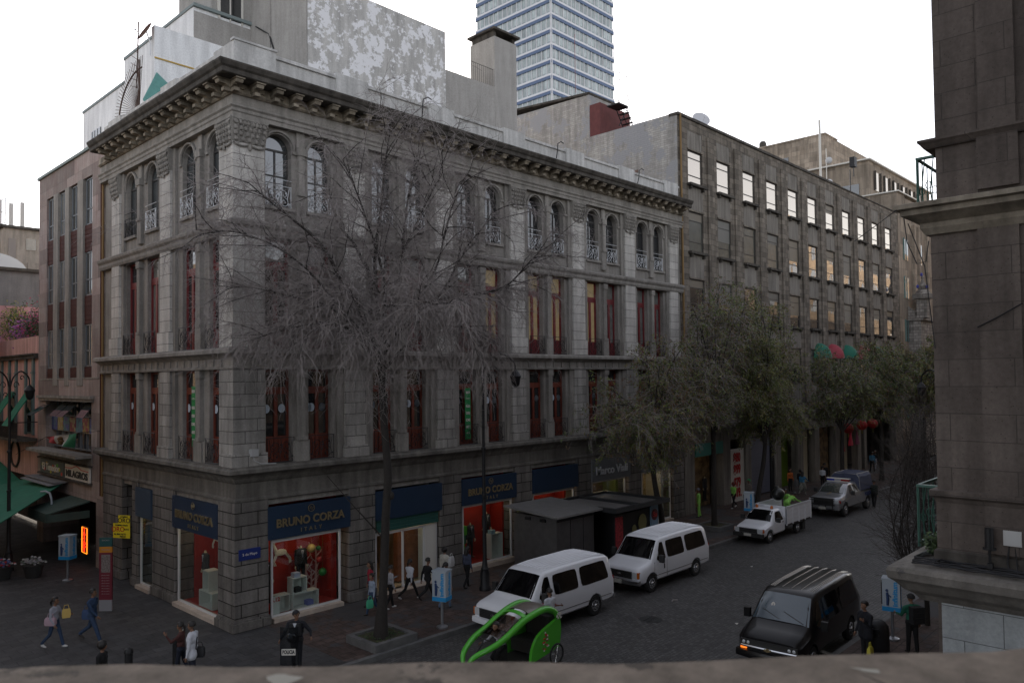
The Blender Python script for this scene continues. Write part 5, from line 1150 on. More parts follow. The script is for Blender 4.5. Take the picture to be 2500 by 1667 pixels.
# ================================================================ trees
M_bark=pm('dark bark',(.028,.024,.021),.9,var=.3,vs=12,bump=.6,bs=25); M_twig=pm('grey twig',(.28,.25,.24),.85,var=.2,vs=20); M_br=pm('dark branch bark',(.038,.033,.03),.9)
HD=Vector((.723,.691,0)); RH=Vector((.691,-.723,0))
def curve_branch(q,rn,p,d,L,r,seg,wig,grav,n=4,m=0,taper=.25):
    pts=[p.copy()]; dirs=[d.copy()]
    for i in range(seg):
        d=(d+Vector((rn.gauss(0,wig),rn.gauss(0,wig),rn.gauss(0,wig)-grav))).normalized(); p=p+d*(L/seg); pts.append(p.copy()); dirs.append(d.copy())
    q.tube(pts,[r*(1-(1-taper)*i/seg) for i in range(seg+1)],n,m,False); return pts,dirs
def spline(pts,n=5):
    P=[Vector(p) for p in pts]; P=[P[0]*2-P[1]]+P+[P[-1]*2-P[-2]]; out=[]
    for i in range(1,len(P)-2):
        for k_ in range(n):
            t=k_/n; a,b,c,d=P[i-1],P[i],P[i+1],P[i+2]
            out.append(.5*((2*b)+(c-a)*t+(2*a-5*b+4*c-d)*t*t+(3*b-a-3*c+d)*t**3))
    out.append(P[-2]); return out
def bare_tree():
    B=Vector((2.6,-4.7,0)); o=thing('bare_street_tree','tall leafless weeping street tree standing in a square planter before the corner building','tree',tuple(B))
    rn=random.Random(21); K=.01355
    def W(tx,ty,dv): return B+RH*((tx-925)*K)+HD*dv+Vector((0,0,8.6-(ty-925)*K))
    q=MB()
    tr=spline([(925,1562,0),(930,1480,0),(936,1380,0),(941,1250,0),(947,1160,0),(942,1080,0),(936,1000,0),(934,930,0),(934,860,0)],4)
    tr=[W(p.x,p.y,0) for p in tr]; tr[0].z=-.05
    q.tube(tr,[.27-.12*min(1,i/6)-.05*i/len(tr) if i<8 else .155-.05*i/len(tr) for i in range(len(tr))],12)
    q.ell(W(955,1205,0),(.1,.1,.14),7,5); q.tube([W(930,1300,-.1),W(895,1255,-.3),W(870,1225,-.4),W(810,1150,-.6)],[.03,.025,.018,.01],5)
    q.build('trunk',M_bark,o,smooth=60)
    limbs=[([(934,870),(898,789),(875,728),(850,700),(828,650),(796,596),(740,545),(690,505),(640,460)],-1.2,.1),
     ([(934,900),(900,800),(880,740),(845,690),(810,684),(770,690),(720,705)],.8,.07),
     ([(905,800),(905,675),(880,620),(858,580),(828,546),(805,500),(790,440)],1.0,.08),
     ([(936,860),(925,760),(918,640),(925,570),(935,480),(945,380),(955,310)],.2,.09),
     ([(938,880),(957,778),(968,732),(986,660),(996,607),(1020,560),(1050,500),(1090,430)],-.6,.085),
     ([(986,660),(985,600),(990,520),(1000,430),(1010,360)],.9,.06),
     ([(940,890),(957,775),(990,736),(1030,735),(1057,738),(1090,705),(1121,650),(1150,600),(1185,560),(1210,520)],-.5,.08),
     ([(1057,738),(1118,718),(1160,714),(1186,710),(1243,690),(1300,630),(1330,600)],.9,.07),
     ([(925,880),(890,840),(860,800),(810,790),(740,800),(680,820)],-1.5,.06),
     ([(930,900),(880,810),(860,790),(800,740),(720,720),(640,700),(575,690)],-.2,.06),
     ([(940,900),(980,850),(1040,800),(1100,790),(1160,800),(1210,830)],1.6,.055),
     ([(936,880),(940,800),(950,700),(930,600),(900,500),(870,420)],-1.8,.07),
     ([(936,880),(950,820),(1000,760),(1070,680),(1100,600),(1130,500)],-2.2,.065),
     ([(934,880),(900,820),(850,760),(790,680),(720,620),(640,590),(560,590)],-2.6,.06),
     ([(936,890),(960,840),(1010,800),(1060,760),(1130,760)],-2.8,.05),
     ([(930,890),(900,840),(870,780),(820,700),(760,640)],2.6,.06)]
    q=MB(); t=MB(); lines=[]
    for pts,dv,r in limbs:
        sp=spline([(x,y,0) for x,y in pts],5); n=len(sp); P=[W(p.x,p.y,dv*(i/(n-1))**1.1) for i,p in enumerate(sp)]
        q.tube(P,[r*(1-.82*i/(n-1)) for i in range(n)],7,0,False); lines.append(P)
    cen=W(925,760,0)
    l2=[]
    for P in lines:
        n=len(P); acc=0
        for i in range(int(n*.28),n):
            if i==0: continue
            acc+=(P[i]-P[i-1]).length
            while acc>.27:
                acc-=.27; out=(P[i]-P[i-1]).normalized(); side=Vector((rn.gauss(0,1),rn.gauss(0,1),rn.gauss(.25,.8))).normalized()
                d=(out*.8+side).normalized(); rad=(P[i]-cen); rad.z*=.4; d=(d+rad.normalized()*.35).normalized()
                pts,ds=curve_branch(q,rn,P[i],d,rn.uniform(1.0,2.4),.02,8,.14,.035+.03*max(0,(9.5-P[i].z)/4),4,0,.3); l2.append((pts,ds))
        l2.append((P[-6:],[(P[-1]-P[-3]).normalized()]*6))
    q.build('branches',M_br,o,smooth=60)
    n3=0
    for pts,ds in l2:
        for i in range(1,len(pts)):
            for _ in range(3 if pts[i].z<12 else 2):
                p=pts[i].lerp(pts[i-1],rn.random()); side=Vector((rn.gauss(0,1),rn.gauss(0,1),rn.gauss(-.1,.8))).normalized(); d=(ds[i]*.7+side*.9).normalized()
                low=max(0,min(1,(11.5-p.z)/4)); L=rn.uniform(.5,1.2)+low*rn.uniform(.2,1.2)
                a,b=curve_branch(t,rn,p,d,L,.0085,6,.16,.1+.22*low,3,0,.4)
                for k_ in (2,3,4,5):
                    if rn.random()<.75:
                        s2=Vector((rn.gauss(0,1),rn.gauss(0,1),rn.gauss(0,.8))).normalized()
                        curve_branch(t,rn,a[k_],(b[k_]*.7+s2*.7).normalized(),rn.uniform(.25,.65)*(1+low*.6),.0055,4,.15,.12+.25*low,3,0,.5); n3+=1
    # long weeping shoots from the lower limbs
    for P in lines:
        n=len(P)
        for i in range(int(n*.2),n):
            if P[i].z>13.2: continue
            for _ in range(2):
                if rn.random()<(.25 if P[i].z<11 else .55): continue
                side=Vector((rn.gauss(0,1),rn.gauss(0,1),rn.gauss(.1,.6))).normalized(); p0=P[i].lerp(P[i-1],rn.random())
                a,b=curve_branch(t,rn,p0,side,rn.uniform(1.5,4.0),.009,11,.18,.145,3,0,.3)
                for j in range(2,len(a)):
                    for _2 in range(2): curve_branch(t,rn,a[j].lerp(a[j-1],rn.random()),(b[j]*.6+Vector((rn.gauss(0,.8),rn.gauss(0,.8),rn.gauss(0,.6)))).normalized(),rn.uniform(.4,1.0),.005,5,.2,.13,3,0,.5)
    t.build('twigs',M_twig,o)
    # square stone planter kerb
    pl=thing('tree_planter','low square stone planter around the foot of the bare tree','planter',(2.7,-4.6,0),0,'stone tree planters'); q=MB()
    for a in ((-.85,.85,-.8,-.62),(-.85,.85,.62,.8),(-.85,-.67,-.62,.62),(.67,.85,-.62,.62)): q.box(2.75+a[0],2.75+a[1],-4.6+a[2],-4.6+a[3],0,.26)
    q.build('rim',KERB,pl); q=MB(); q.box(2.1,3.4,-5.2,-4.0,0,.2); q.build('soil',pm('planter soil',(.05,.05,.025),.95,var=.5,vs=10),pl)
    g=leafblob('g','',(2.75,-4.6,.22),(.6,.6,.08),300,[LD,LG],sz=.05,seed=5); w_=g.build('weeds',[LD,LG],pl); w_['kind']='stuff'
bare_tree()
LV=[pm('olive leaf',(.17,.21,.055),.6,var=.3,vs=6),pm('dark olive leaf',(.09,.125,.04),.65,var=.3),pm('yellowing leaf',(.22,.2,.06),.65),pm('dry brown leaf',(.17,.11,.06),.8)]
def leafy_tree(name,label,base,crown,trunk,nleaf=9000,mix=(6,6,2,1),seed=1,bare=.3,planter=False,group='leafy street trees along the far pavement',droop=.25,szl=.085):
    """crown: list of ellipsoids (cx,cy,cz,rx,ry,rz) in world coordinates; trunk: list of points"""
    o=thing(name,label,'tree',base,0,group); rn=random.Random(seed); q=MB(); n=len(trunk)
    tp=spline(trunk,4); q.tube(tp,[.17-.07*i/len(tp)+(.07 if i==0 else 0) for i in range(len(tp))],9); q.build('trunk',M_bark,o,smooth=60)
    q=MB(); t=MB(); lf=MB(); top=Vector(trunk[-1]); ends=[]
    tot=sum(c[3]*c[4]*c[5] for c in crown)
    for c in crown:
        C=Vector(c[:3]); R=Vector(c[3:]); k_=max(4,int(16*(R.x*R.y*R.z/tot)**.7*1.6))
        for i in range(k_):
            v=Vector((rn.gauss(0,1),rn.gauss(0,1),rn.gauss(.1,.9))).normalized(); e=C+Vector((v.x*R.x,v.y*R.y,v.z*R.z))*rn.uniform(.6,.95)
            st=tp[rn.randrange(int(len(tp)*.6),len(tp))]; mid=st.lerp(e,.5)+Vector((rn.gauss(0,.3),rn.gauss(0,.3),.5)); sp=spline([st,mid,e],5)
            q.tube(sp,[.06*(1-.8*j/len(sp)) for j in range(len(sp))],5,0,False)
            for j in range(3,len(sp)):
                for _ in range(4):
                    d=((e-st).normalized()*.5+Vector((rn.gauss(0,1),rn.gauss(0,1),rn.gauss(0,.8))).normalized()).normalized()
                    pts,ds=curve_branch(t,rn,sp[j],d,rn.uniform(.6,1.5),.012,5,.15,.08+droop*.4,3,0,.4); ends.append(pts)
                    for k2 in (2,3,4):
                        a,b=curve_branch(t,rn,pts[k2],(ds[k2]+Vector((rn.gauss(0,.7),rn.gauss(0,.7),rn.gauss(0,.6)))).normalized(),rn.uniform(.3,.8),.007,4,.15,.08+droop,3,0,.5); ends.append(a)
    q.build('limbs',M_br,o); t.build('twigs',M_twig,o)
    wts=[]; [wts.extend([i]*w_) for i,w_ in enumerate(mix)]
    # leaf clumps hang on a subset of the twigs: uneven density
    per=max(2,int(nleaf/max(1,len(ends)*(1-bare))))
    for pts in ends:
        if rn.random()<bare: continue
        mi=wts[rn.randrange(len(wts))]
        for _ in range(per):
            i=rn.randrange(1,len(pts)); p=pts[i].lerp(pts[i-1],rn.random())+Vector((rn.gauss(0,.07),rn.gauss(0,.07),rn.gauss(-.04,.08)))
            a=Vector((rn.gauss(0,.6),rn.gauss(0,.6),rn.gauss(-.5,.5))).normalized()*szl*rn.uniform(.7,1.3); b=a.cross(Vector((rn.gauss(0,1),rn.gauss(0,1),rn.gauss(0,1)))).normalized()*szl*.33
            lf.add([p-a,p+b,p+a,p-b],[(0,1,2,3)],mi if rn.random()<.75 else wts[rn.randrange(len(wts))])
    lf.build('foliage',LV,o)
    if planter:
        pl=thing('tree_planter',planter,'planter',(base[0],base[1],0),0,'stone tree planters'); q=MB()
        for a in ((-.85,.85,-.8,-.62),(-.85,.85,.62,.8),(-.85,-.67,-.62,.62),(.67,.85,-.62,.62)): q.box(base[0]+a[0],base[0]+a[1],base[1]+a[2],base[1]+a[3],0,.26)
        q.build('rim',KERB,pl); q=MB(); q.box(base[0]-.66,base[0]+.66,base[1]-.6,base[1]+.6,0,.2); q.build('soil',MATS['planter soil'],pl)
leafy_tree('street_tree','sparse drooping street tree with brownish leaves before the Viali shop',(21.2,-3.6,0),
  [(19.3,-3.8,7.6,2.7,2.4,2.4),(21.8,-3.8,8.8,2.6,2.4,2.2),(17.0,-3.9,6.4,2.0,1.8,2.0),(23.2,-3.6,6.6,2.2,2.0,2.2),(20.3,-3.8,5.4,2.4,2.0,1.5)],[(21.2,-3.6,0),(21.1,-3.6,1.5),(20.6,-3.6,3),(20.2,-3.7,4.6),(20.6,-3.7,6.2)],20000,(5,4,2,6),3,.35)
leafy_tree('street_tree','straight-trunked street tree with thin wispy crown beside the pickup truck',(26.75,-3.46,0),
  [(26,-3.5,8.5,2.6,2.3,2.5),(27.4,-3.5,11.4,2.2,1.8,2.2),(25.0,-3.6,6.6,1.6,1.6,1.6),(28.3,-3.5,7.2,1.7,1.8,1.9),(29.2,-3.4,12.6,2.3,1.8,2.2)],[(26.75,-3.46,0),(26.7,-3.46,2),(26.8,-3.46,4),(26.7,-3.5,6),(26.9,-3.5,8.5)],17000,(5,5,2,5),5,.4,planter='stone planter around the straight-trunked tree beside the pickup truck')
leafy_tree('street_tree','leaning street tree with the greenest and densest crown',(33.4,-2.7,0),
  [(33.2,-3.1,11.6,3.0,2.5,2.6),(36.4,-3.2,8.0,2.6,2.2,2.6),(35.0,-3.2,9.0,2.7,2.4,2.6),(32,-3.1,8.2,2.3,2.2,2.2),(34.8,-3.2,6.2,2.5,2.1,1.9),(31.6,-3.1,12.6,1.2,1.2,1.4),(37.0,-3.2,6.0,1.4,1.6,1.8)],[(33.4,-2.7,0),(33.8,-2.75,1.5),(34.4,-2.8,3.2),(34.5,-2.9,5),(34.2,-3,7.5)],42000,(8,4,5,2),7,.15)
leafy_tree('street_tree','dark green street tree beyond the police pickup',(45.5,-3.6,0),
  [(45.5,-3.8,8.6,3.0,2.6,2.6),(47.5,-3.8,6.8,2.2,2.2,1.8),(44,-3.6,6.5,2.0,2.0,1.6)],[(45.5,-3.6,0),(45.5,-3.6,2.5),(45.7,-3.6,5),(45.5,-3.7,8)],20000,(4,8,2,3),11,.3,szl=.1)
leafy_tree('street_tree','dark street tree in front of the far dark entrance',(53,-3.9,0),
  [(53,-4,8.0,3.0,2.6,3.2),(55.5,-4,6.4,2.6,2.4,2.0),(51.5,-4,10.2,1.6,1.6,1.6),(56,-4.2,9.4,2.2,2.0,2.0)],[(53,-3.9,0),(53.1,-3.9,3),(53,-4,6),(53,-4,9)],24000,(4,8,2,4),13,.25,szl=.11)
leafy_tree('street_tree','farthest street tree with yellowing leaves touching the pillar',(62,-4.6,0),
  [(62,-4.8,8.5,3.2,2.8,3.6),(64,-5,5.5,2.6,2.4,2.0),(66,-5.2,9.5,2.6,2.2,2.6)],[(62,-4.6,0),(62.1,-4.6,3),(62,-4.7,6),(62,-4.8,9)],24000,(3,6,4,5),17,.25,szl=.12)
def sapling():
    B=Vector((16.3,-17.3,0)); o=thing('bare_sapling','leafless many-stemmed young tree rising behind the worn ledge of the pillar','tree',tuple(B)); rn=random.Random(3); q=MB(); t=MB(); K=.0142
    q.tube([B,B+Vector((0,0,.9))],[.09,.08],8); q.build('trunk',M_bark,o,smooth=60); q=MB()
    for i in range(22):
        a=rn.uniform(-1.0,.45) if i<18 else rn.uniform(.2,.8); sp_=rn.uniform(.5,1.6)
        P=spline([B+Vector((0,0,.8)),B+RH*(a*sp_*.55)+HD*rn.uniform(-.3,.3)+Vector((0,0,1.5)),B+RH*(a*sp_)+HD*rn.uniform(-.6,.6)+Vector((0,0,2.9)),B+RH*(a*sp_*.95)+HD*rn.uniform(-.8,.8)+Vector((0,0,4.5)),B+RH*(a*sp_*.7+rn.uniform(-.3,.3))+HD*rn.uniform(-1,1)+Vector((0,0,rn.uniform(5.6,7.6)))],5)
        q.tube(P,[.035*(1-.8*j/len(P)) for j in range(len(P))],5,0,False)
        for j in range(6,len(P)):
            for _ in range(3):
                d=Vector((rn.gauss(0,1),rn.gauss(0,1),rn.gauss(.9,.6))).normalized(); pts,ds=curve_branch(t,rn,P[j],d,rn.uniform(.5,1.5),.009,5,.12,-.03,3,0,.4)
                for k_ in (2,3,4): curve_branch(t,rn,pts[k_],(ds[k_]+Vector((rn.gauss(0,.6),rn.gauss(0,.6),rn.gauss(.2,.5)))).normalized(),rn.uniform(.2,.6),.006,3,.15,0,3,0,.5)
    q.build('stems',M_br,o); t.build('twigs',pm('dark sapling twig',(.075,.065,.06),.85),o)
sapling()
# ================================================================ vehicles
P_white=pm('white vehicle paint',(.78,.8,.84),.28,coat=.6); P_black=pm('black vehicle paint',(.005,.005,.006),.3,coat=.2,spec=.3); P_silver=pm('silver vehicle paint',(.32,.33,.35),.28,.6,coat=.7)
M_tyre=pm('tyre rubber',(.015,.015,.015),.85); M_chr=pm('chrome',(.65,.66,.68),.18,1.0); M_win=glassmat('tinted vehicle glass',(.004,.004,.005),-.02,.04); M_plas=pm('black plastic trim',(.02,.02,.02),.6)
M_hl=pm('headlight lens',(.55,.58,.6),.1,coat=1); M_org=pm('orange lens',(.5,.12,.01),.25,coat=.6); M_rl=pm('red lens',(.35,.01,.01),.25,coat=.6); M_orgl=pm('lit orange indicator',(.5,.1,.01),.3,emit=(1,.2,.02),es=.6)
GZ=-.156
class Body:
    def __init__(s,st): s.st=st      # x, zb, w, zs, wt, zt
    def at(s,x):
        S=s.st
        if x<=S[0][0]: return S[0][1:]
        for a,b in zip(S,S[1:]):
            if x<=b[0]: t=(x-a[0])/(b[0]-a[0]); return tuple(a[i]+(b[i]-a[i])*t for i in range(1,6))
        return S[-1][1:]
    def ring(s,x):
        zb,w,zs,wt,zt=s.at(x); h=[(w*.86,zb),(w*.985,zb+.1),(w,(zb+zs)/2),(w,zs),(wt+.01,zt-.12 if zt-.12>zs else zt-.03),(wt-.03,zt-.055),(wt-.13,zt-.015),(wt*.5,zt-.002),(0,zt)]
        L=[(x,-y,z) for y,z in h]; R=[(x,y,z) for y,z in h[::-1][1:]]; return L+R
    def y(s,x,z):
        zb,w,zs,wt,zt=s.at(x); zu=zt-.12
        if z<=zs or zu<=zs: return w
        return w+(wt+.01-w)*min(1,(z-zs)/(zu-zs))
    def z(s,x,y):
        zb,w,zs,wt,zt=s.at(x); a=abs(y); b=wt-.13
        return zt-.015*min(1,a/b) if a<b else zt-.015-.04*(a-b)/.1
    def build(s,paint,root,wheels,wr,xs=None):
        q=MB(); X=[a[0] for a in s.st]; XS=sorted(set(X+(xs or []))); q.loft([s.ring(x) for x in XS])
        o=q.build('body',paint,root,False)
        cu=MB(); 
        for wx in wheels:
            for sy in (1,-1):
                w=s.at(wx)[1]; cu.cyl((wx,sy*(w+.1),wr-.0),(wx,sy*(w-.3),wr),wr+.07,wr+.07,24)
        c=cu.build('cut',paint,root,False); md=o.modifiers.new('b','BOOLEAN'); md.object=c; md.solver='EXACT'; md.operation='DIFFERENCE'
        dg=bpy.context.evaluated_depsgraph_get(); me=bpy.data.meshes.new_from_object(o.evaluated_get(dg)); o.modifiers.clear(); o.data=me; bpy.data.objects.remove(c)
        me.polygons.foreach_set('use_smooth',[True]*len(me.polygons)); me.set_sharp_from_angle(angle=radians(38)); return o
    def side(s,root,poly,sy,name,mat,off=.006,n=3):
        if len(poly)==4:
            a,b,c,d=[Vector(p) for p in poly]; nx,nz=10,7; V=[]
            for i in range(nx+1):
                for j in range(nz+1):
                    u,v=i/nx,j/nz; e=.035*(abs(2*u-1)**8); v2=v*(1-2*e)+e; f_=.03*(abs(2*v-1)**8); u2=u*(1-2*f_)+f_
                    p=a.lerp(b,u2).lerp(d.lerp(c,u2),v2); V.append((p.x,sy*(s.y(p.x,p.y)+off+.006),p.y))
            F=[(i*(nz+1)+j,i*(nz+1)+j+1,(i+1)*(nz+1)+j+1,(i+1)*(nz+1)+j) for i in range(nx) for j in range(nz)]; n0=len(V)
            V+=[(x,y-sy*.03,z) for x,y,z in V]; F+=[tuple(n0+q_ for q_ in f[::-1]) for f in F]
            q=MB(); q.add(V,F); return q.build(name,mat,root,False,smooth=50)
        P=[]
        for i in range(len(poly)):
            a=Vector(poly[i-1]);b=Vector(poly[i]);c=Vector(poly[(i+1)%len(poly)]); r=.07
            for t in (0,.5,1): p=(b+(a-b).normalized()*r).lerp(b,t).lerp(b.lerp(b+(c-b).normalized()*r,t),t); P.append(p)
        q=MB(); o1=[(p.x,sy*(s.y(p.x,p.y)+off),p.y) for p in P]; o0=[(p.x,sy*(s.y(p.x,p.y)-.01),p.y) for p in P]; k_=len(P)
        q.add(o0+o1,[tuple(range(k_)),tuple(range(2*k_-1,k_-1,-1))]+[(i,(i+1)%k_,k_+(i+1)%k_,k_+i) for i in range(k_)]); return q.build(name,mat,root,False)
    def top(s,root,x0,x1,yw0,yw1,name,mat,off=.008,nx=6,ny=8):
        V=[];F=[]
        for i in range(nx+1):
            x=x0+(x1-x0)*i/nx; yw=yw0+(yw1-yw0)*i/nx
            for j in range(ny+1): y=-yw+2*yw*j/ny; bow=.05*(1-(2*j/ny-1)**2); V.append((x-bow*.6-off*.7,y,s.z(x,y)+off*.7))
        F=[(i*(ny+1)+j,i*(ny+1)+j+1,(i+1)*(ny+1)+j+1,(i+1)*(ny+1)+j) for i in range(nx) for j in range(ny)]
        n0=len(V); V+=[(x+.03,y,z-.03) for x,y,z in V]; F+=[tuple(n0+i for i in f[::-1]) for f in F]
        q=MB(); q.add(V,F); return q.build(name,mat,root,False,smooth=50)
def wheel(root,x,y,r,sy,wd=.2,rimm=None):
    q=MB(); pr=[(r*.62,-wd/2),(r*.94,-wd/2),(r,-wd/2+.03),(r,wd/2-.03),(r*.94,wd/2),(r*.62,wd/2)]; n=24; vs=[]
    for a,b in pr:
        for j in range(n): t=2*pi*j/n; vs.append((x+a*cos(t),y+b,r+a*sin(t)))
    q.add(vs,[(i*n+j,i*n+(j+1)%n,(i+1)*n+(j+1)%n,(i+1)*n+j) for i in range(5) for j in range(n)]+[tuple(range(n)),tuple(range(6*n-1,5*n-1,-1))])
    w=q.build('wheel',M_tyre,root,False,smooth=40)
    q=MB(); yo=y+sy*(wd/2+.005); q.cyl((x,yo-sy*.03,r),(x,yo,r),r*.6,r*.57,20)
    for j in range(8): t=2*pi*j/8; q.ell((x+r*.38*cos(t),yo+sy*.004,r+r*.38*sin(t)),(r*.09,.012,r*.09),7,4,1)
    q.ell((x,yo,r),(r*.17,.04,r*.17),10,6); q.build('rim',[rimm or M_chr,M_plas],w,False,smooth=40)
def mirrors(B,root,x,z,mat,sc_=1):
    for sy in (1,-1):
        y=B.y(x,z); q=MB(); q.tube([(x,sy*(y-.02),z),(x-.02,sy*(y+.12),z+.02)],.025,5); q.box(x-.1,x+.03,min(sy*(y+.1),sy*(y+.3)),max(sy*(y+.1),sy*(y+.3)),z-.04,z+.26*sc_); q.build('mirror',mat,root,False,smooth=30)
def van(label,loc,rz,paint,kind):
    o=thing('passenger_van',label,'van',(loc[0],loc[1],GZ),rz,'passenger vans on the street' if kind=='e' else None)
    if kind=='e':
        st=[(.10,.42,.90,.80,.84,.98),(.16,.40,.96,.85,.90,1.06),(.32,.38,.99,.95,.93,1.12),(.7,.38,1.0,1.0,.95,1.19),(1.02,.38,1.01,1.1,.93,1.28),(1.35,.38,1.01,1.16,.86,1.66),(1.66,.38,1.01,1.18,.82,2.0),(1.85,.38,1.01,1.18,.82,2.06),(2.6,.38,1.01,1.18,.83,2.11),(4.6,.38,1.01,1.18,.83,2.12),(5.3,.38,1.01,1.18,.82,2.07),(5.48,.4,1.0,1.18,.80,1.98),(5.6,.45,.96,1.1,.76,1.75)]
        B=Body(st); wh=(.95,4.42); wr=.37; B.build(paint,o,wh,wr)
        ws=B.top(o,1.05,1.64,.86,.74,'windshield',M_win)
        for sy in (1,-1):
            B.side(o,[(1.3,1.22),(1.98,1.22),(1.92,1.88),(1.72,1.88)],sy,'side_window',M_win)
            B.side(o,[(2.12,1.22),(3.45,1.22),(3.42,1.9),(2.12,1.9)],sy,'side_window',M_win); B.side(o,[(3.62,1.22),(5.25,1.24),(5.12,1.9),(3.6,1.9)],sy,'side_window',M_win)
            q=MB(); yy=sy*1.012
            for x in (1.12,2.05): q.box(x,x+.012,min(yy,yy-.01*sy),max(yy,yy-.01*sy)+.0,.5,1.18)
            q.box(.9,5.4,min(yy,yy-.01*sy),max(yy,yy-.01*sy),.62,.635); q.build('door_seam',M_plas,o,False)
            q=MB(); q.box(1.82,1.87,min(sy*1.0,sy*1.03),max(sy*1.0,sy*1.03),.82,1.02); q.build('door_handle',M_plas,o,False)
        q=MB(); q.box(.05,.12,-.6,.6,.66,.92)
        for i in range(5): q.box(.03,.06,-.6,.6,.68+i*.05,.7+i*.05)
        g=q.build('grille',M_plas,o,False); q=MB(); q.box(.04,.06,-.63,-.59,.64,.94); q.box(.04,.06,.59,.63,.64,.94); q.box(.035,.06,-.6,.6,.64,.66); q.ell((.03,0,.79),(.01,.09,.04),8,5); q.build('grille_trim',M_chr,g,False)
        for sy in (1,-1):
            q=MB(); q.box(.04,.14,min(sy*.64,sy*.86),max(sy*.64,sy*.86),.68,.92); q.build('headlight',M_hl,o,False,smooth=30); q=MB(); q.box(.06,.2,min(sy*.86,sy*.94),max(sy*.86,sy*.94),.68,.92); q.build('indicator',M_org,o,False)
            q=MB(); q.box(5.52,5.62,min(sy*.8,sy*.95),max(sy*.8,sy*.95),.9,1.25); q.build('tail_light',M_rl,o,False)
        q=MB(); q.loft([[(-.02+.06*abs(y)**3,y,.42),(-.04+.06*abs(y)**3,y,.5),(-.02+.06*abs(y)**3,y,.6),(.14,y,.6),(.14,y,.42)] for y in np.linspace(-.98,.98,9)]); bp=q.build('bumper',M_chr if 'chrome' in label else paint,o,False,smooth=40)
        q=MB(); q.box(-.06,-.035,-.17,.17,.42,.58); q.build('number_plate',pm('plate',(.5,.5,.45),.5) if 'plate' not in MATS else MATS['plate'],bp,False)
        q=MB(); q.box(5.55,5.68,-.98,.98,.42,.58); q.build('bumper',M_chr,o,False)
        for i in range(9): y=-.62+i*.155; q=MB(); q.box(2.0,5.2,y-.014,y+.014,B.z(2.0,y)-.02,B.z(3.5,y)+.014) if 0 else q.tube([(x,y,B.z(x,y)+.004) for x in (1.95,2.4,3.2,4.6,5.2)],.022,4); q.build('roof_rib',paint,o,False)
        mirrors(B,o,1.42,1.2,M_plas)
    else:
        st=[(.10,.45,.88,.80,.80,.92),(.2,.4,.96,.88,.86,1.02),(.55,.38,1.0,.98,.92,1.13),(.98,.38,1.01,1.08,.92,1.27),(1.4,.38,1.01,1.14,.85,1.72),(1.68,.38,1.01,1.18,.80,1.98),(1.9,.38,1.01,1.18,.80,2.06),(2.8,.38,1.01,1.18,.81,2.1),(4.8,.38,1.01,1.18,.81,2.1),(5.35,.38,1.0,1.18,.80,2.04),(5.6,.42,.99,1.18,.74,1.86),(5.7,.48,.95,1.1,.7,1.6)]
        B=Body(st); wh=(.95,4.5); wr=.37; B.build(paint,o,wh,wr)
        B.top(o,1.0,1.66,.87,.72,'windshield',glassmat('sky tinted windshield',(.05,.075,.095),.2,.08))
        for sy in (1,-1):
            B.side(o,[(1.28,1.2),(1.98,1.2),(1.92,1.86),(1.72,1.86)],sy,'side_window',M_win)
            B.side(o,[(2.12,1.2),(3.5,1.2),(3.47,1.88),(2.12,1.88)],sy,'side_window',M_win); B.side(o,[(3.65,1.2),(5.3,1.22),(5.15,1.88),(3.63,1.88)],sy,'side_window',M_win)
            q=MB(); q.box(.05,.16,min(sy*.56,sy*.86),max(sy*.56,sy*.86),.66,.86); h=q.build('headlight',M_plas,o,False)
            for dy in (.62,.76): q=MB(); q.ell((.05,sy*dy,.77),(.02,.05,.05),8,5); q.build('lamp_bulb',M_hl,h,False)
            q=MB(); q.box(.05,.16,min(sy*.68,sy*.86),max(sy*.68,sy*.86),.57,.63); q.build('indicator',M_orgl if sy>0 else M_org,o,False)
        q=MB(); q.box(.06,.12,-.56,.56,.66,.86); q.build('grille',M_plas,o,False)
        q=MB(); q.loft([[(.0+.05*abs(y)**2,y,.63),(-.015+.05*abs(y)**2,y,.67),(0+.05*abs(y)**2,y,.7),(.1,y,.7),(.1,y,.63)] for y in np.linspace(-.84,.84,9)]); c=q.build('chrome_bar',M_chr,o,False,smooth=40); q=MB(); q.box(-.05,.0,-.1,.1,.64,.69); q.box(-.05,.0,-.035,.035,.62,.71); q.build('cross_badge',M_gold,c,False)
        q=MB(); q.loft([[(-.08+.1*abs(y)**3,y,.35),(-.1+.1*abs(y)**3,y,.45),(-.06+.1*abs(y)**3,y,.55),(.16,y,.55),(.16,y,.35)] for y in np.linspace(-1,1,9)]); q.build('bumper',paint,o,False,smooth=40)
        for i,y in enumerate((-.68,-.62,-.56,-.3,0,.3,.56,.62,.68)): q=MB(); q.tube([(x,y,B.z(x,y)+.004) for x in (2.0,2.5,3.2,4.8,5.3)],.013,4); q.build('roof_rib',pm('polished rib',(.45,.43,.4),.3,.6) if 'polished rib' not in MATS else MATS['polished rib'],o,False)
        mirrors(B,o,1.42,1.16,P_black,.9)
        for y0,y1 in ((-.7,-.05),(.0,.6)): q=MB(); q.tube([(1.0,y0,B.z(1.0,y0)+.03),(1.18,y1,B.z(1.2,y1)+.03)],.012,4); q.build('wiper',M_plas,o,False)
        t=MB(); put_text(t,'0',.22,(1.3,.33,B.z(1.3,.33)+.04),(0,-1,0),(.45,0,.75),depth=.002,bold=.01); t.build('windshield_number',M_white,o,False)
    for wx in wh:
        for sy in (1,-1): wheel(o,wx,sy*.9,wr,sy)
    return o
van('white passenger van with body-coloured bumper, driver leaning out of its window, nearest the corner',(5.62,-6.84),0,P_white,'e')
van('white passenger van with chrome front bumper parked behind the first white van',(13.05,-6.7),0,P_white,'e')
van('black passenger van with ribbed roof on the near side of the street',(9.0,-15.0),radians(3.2),P_black,'c')
